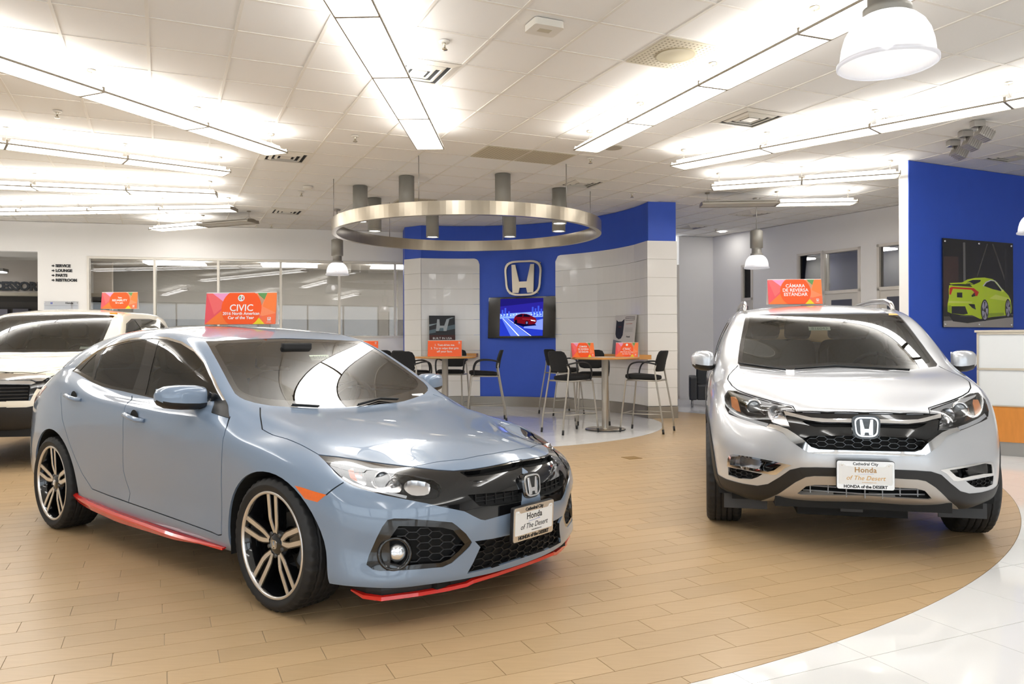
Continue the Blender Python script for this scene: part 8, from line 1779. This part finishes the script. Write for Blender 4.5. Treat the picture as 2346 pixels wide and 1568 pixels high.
def build_furniture():
    OAK = MATS['oak_edge']; POLE = mat('table_pole', srgb(186, 180, 170), .28, .9); TOP = mat('table_top', srgb(226, 190, 140), .35, noise=.06, scale=6, stretch=(1, 14, 1))
    for (x, y), lab in (((1.37, 11.57), 'round oak bar table with two small orange cards, right of the television'), ((-1.09, 12.75), 'round oak bar table carrying the plain orange test drive card'), ((-2.55, 12.35), 'round oak bar table mostly hidden behind the hatchback windscreen')):
        t = thing('bar_table', lab, 'table', (x, y, 0), .4, 'round bar tables'); m = MB(); m.lathe([(0, 1.045), (.49, 1.045)], 56, smooth=False); m.lathe([(0, 1.07), (.49, 1.07)], 56, smooth=False); o = m.build('table_top', TOP, t)
        m = MB(); m.lathe([(.49, 1.042), (.502, 1.045), (.502, 1.068), (.49, 1.072)], 56); m.build('table_edge', OAK, t)
        m = MB(); m.lathe([(.055, .02), (.05, .04), (.05, 1.03), (.14, 1.04), (0, 1.045)], 28); m.build('table_pole', POLE, t); m = MB(); m.lathe([(.29, .012), (.285, .022), (.06, .03), (0, .03)], 40); m.build('table_base', POLE, t); m = MB(); m.lathe([(.292, 0.0), (.296, .004), (.296, .014), (.28, .016), (0, .016)], 40); m.build('base_ring', BLACK_PLASTIC, t)
    ch = None
    for x, y, rz, lab in ((1.915, 11.35, 151, 'black bar chair on the right side of the right table, seen from its side'), (.86, 11.30, 34, 'nearest black bar chair left of the right table, its back to the camera'), (1.27, 12.42, 268, 'black bar chair behind the right table, facing the camera'), (.92, 14.15, 28, 'black bar chair against the blue wall, half behind the nearest one'),
                       (-.47, 12.95, 184, 'black bar chair right of the left table, before the blue wall edge'), (-1.53, 12.0, 65, 'large black chair back nearest the hatchback windscreen'), (-1.66, 13.1, 45, 'black bar chair left of the left table, behind a bigger chair back'), (-1.05, 13.62, 262, 'black bar chair behind the left table pole, facing forward'), (-2.2, 14.0, 70, 'black bar chair furthest left, only its back top showing'), (-3.05, 11.55, 60, 'black bar chair seen through the hatchback windscreen')):
        if ch is None: ch = make_chair(lab, 'black bar chairs at the round tables'); ch.location = (x, y, 0); ch.rotation_euler = (0, 0, math.radians(rz))
        else: dup(ch, (x, y, 0), math.radians(rz), lab)
    # leather armchair in the hall
    LE = mat('black_leather', (.016, .016, .018), .4, bump=.2, scale=60); t = thing('armchair', 'black leather armchair standing in the far hall beside the silver car', 'armchair', (3.98, 15.75, 0), math.radians(-12))
    for nm, lo, hi in (('armrest', (-.42, -.42, .14), (-.27, .42, .60)), ('armrest', (.27, -.42, .14), (.42, .42, .60)), ('seat', (-.27, -.40, .14), (.27, .42, .44)), ('backrest', (-.27, .22, .40), (.27, .44, .80))): m = MB(); m.box(lo, hi, bev=.03); m.build(nm, LE, t)
    for sx in (-1, 1):
        for sy in (-1, 1): m = MB(); m.cyl((sx * .36, sy * .36, 0), (sx * .36, sy * .36, .15), .018, 8); m.build('leg', ALU, t)
    # reception counter
    d = np.array([.35, -.28]) / math.hypot(.35, .28); R = frame_from((5.31, 8.96, 0), (d[0], d[1], 0), (0, 0, 1)); t = thing('reception_counter', 'reception counter with frosted panels over oak, at the right edge', 'counter', (0, 0, 0))
    FRM = mat('counter_frame', srgb(206, 196, 178), .35, .4); FROST = mat('frosted_panel', srgb(226, 228, 228), .3, coat=.2); WD = mat('counter_oak', srgb(214, 138, 60), .35, noise=.14, scale=3, stretch=(14, 2, 2)); KICK = mat('kick_plate', srgb(166, 164, 160), .35, .6); Lc = 2.6
    m = MB(); m.box((0, .0, -.6), (Lc, 1.36, -.02), R); m.build('counter_body', FRM, t)
    m = MB(); m.box((.0, .15, -.02), (.02, 1.385, .02), R); m.box((0, 1.36, -.62), (Lc, 1.385, .02), R); m.box((0, .958, -.02), (Lc, .982, .02), R); m.box((0, .552, -.02), (Lc, .565, .02), R); m.box((1.29, .55, -.02), (1.31, 1.37, .02), R); m.build('counter_trim', FRM, t)
    for a in (.02, 1.31):
        for z0, z1 in ((.565, .958), (.982, 1.36)): m = MB(); m.box((a, z0, -.015), (a + 1.27 - .0, z1, .008), R); m.build('frosted_panel', FROST, t)
    m = MB(); m.box((0, .155, -.02), (Lc, .552, .012), R); m.build('oak_panel', WD, t); m = MB(); m.box((0, 0, -.03), (Lc, .155, -.002), R); m.build('kick_plate', KICK, t); m = MB(); m.box((-.02, 1.385, -.66), (Lc + .02, 1.41, .03), R); m.build('counter_top', FRM, t)
    p = (1.33, 8.75); m = MB(); m.box((-.085, -.085, 0), (.085, .085, .004), Matrix.Rotation(GA, 4, 'Z')); o = m.build('floor_outlet', mat('outlet_tan', srgb(150, 118, 70), .5)); o.location = (p[0], p[1], 0.0005); tag(o, 'small brown square outlet cover in the wood-look floor', 'outlet')
# ---------------------------------------------------------------- build
build_ceiling()
build_floor()
MW, MR2, MB2 = build_shell()
build_display()
build_lights()
build_civic()
build_suv()
build_truck()
build_display_things()
build_furniture()
build_hanging()
build_signs()
build_wall_signs(MW, MB2)
build_ceiling_fittings()
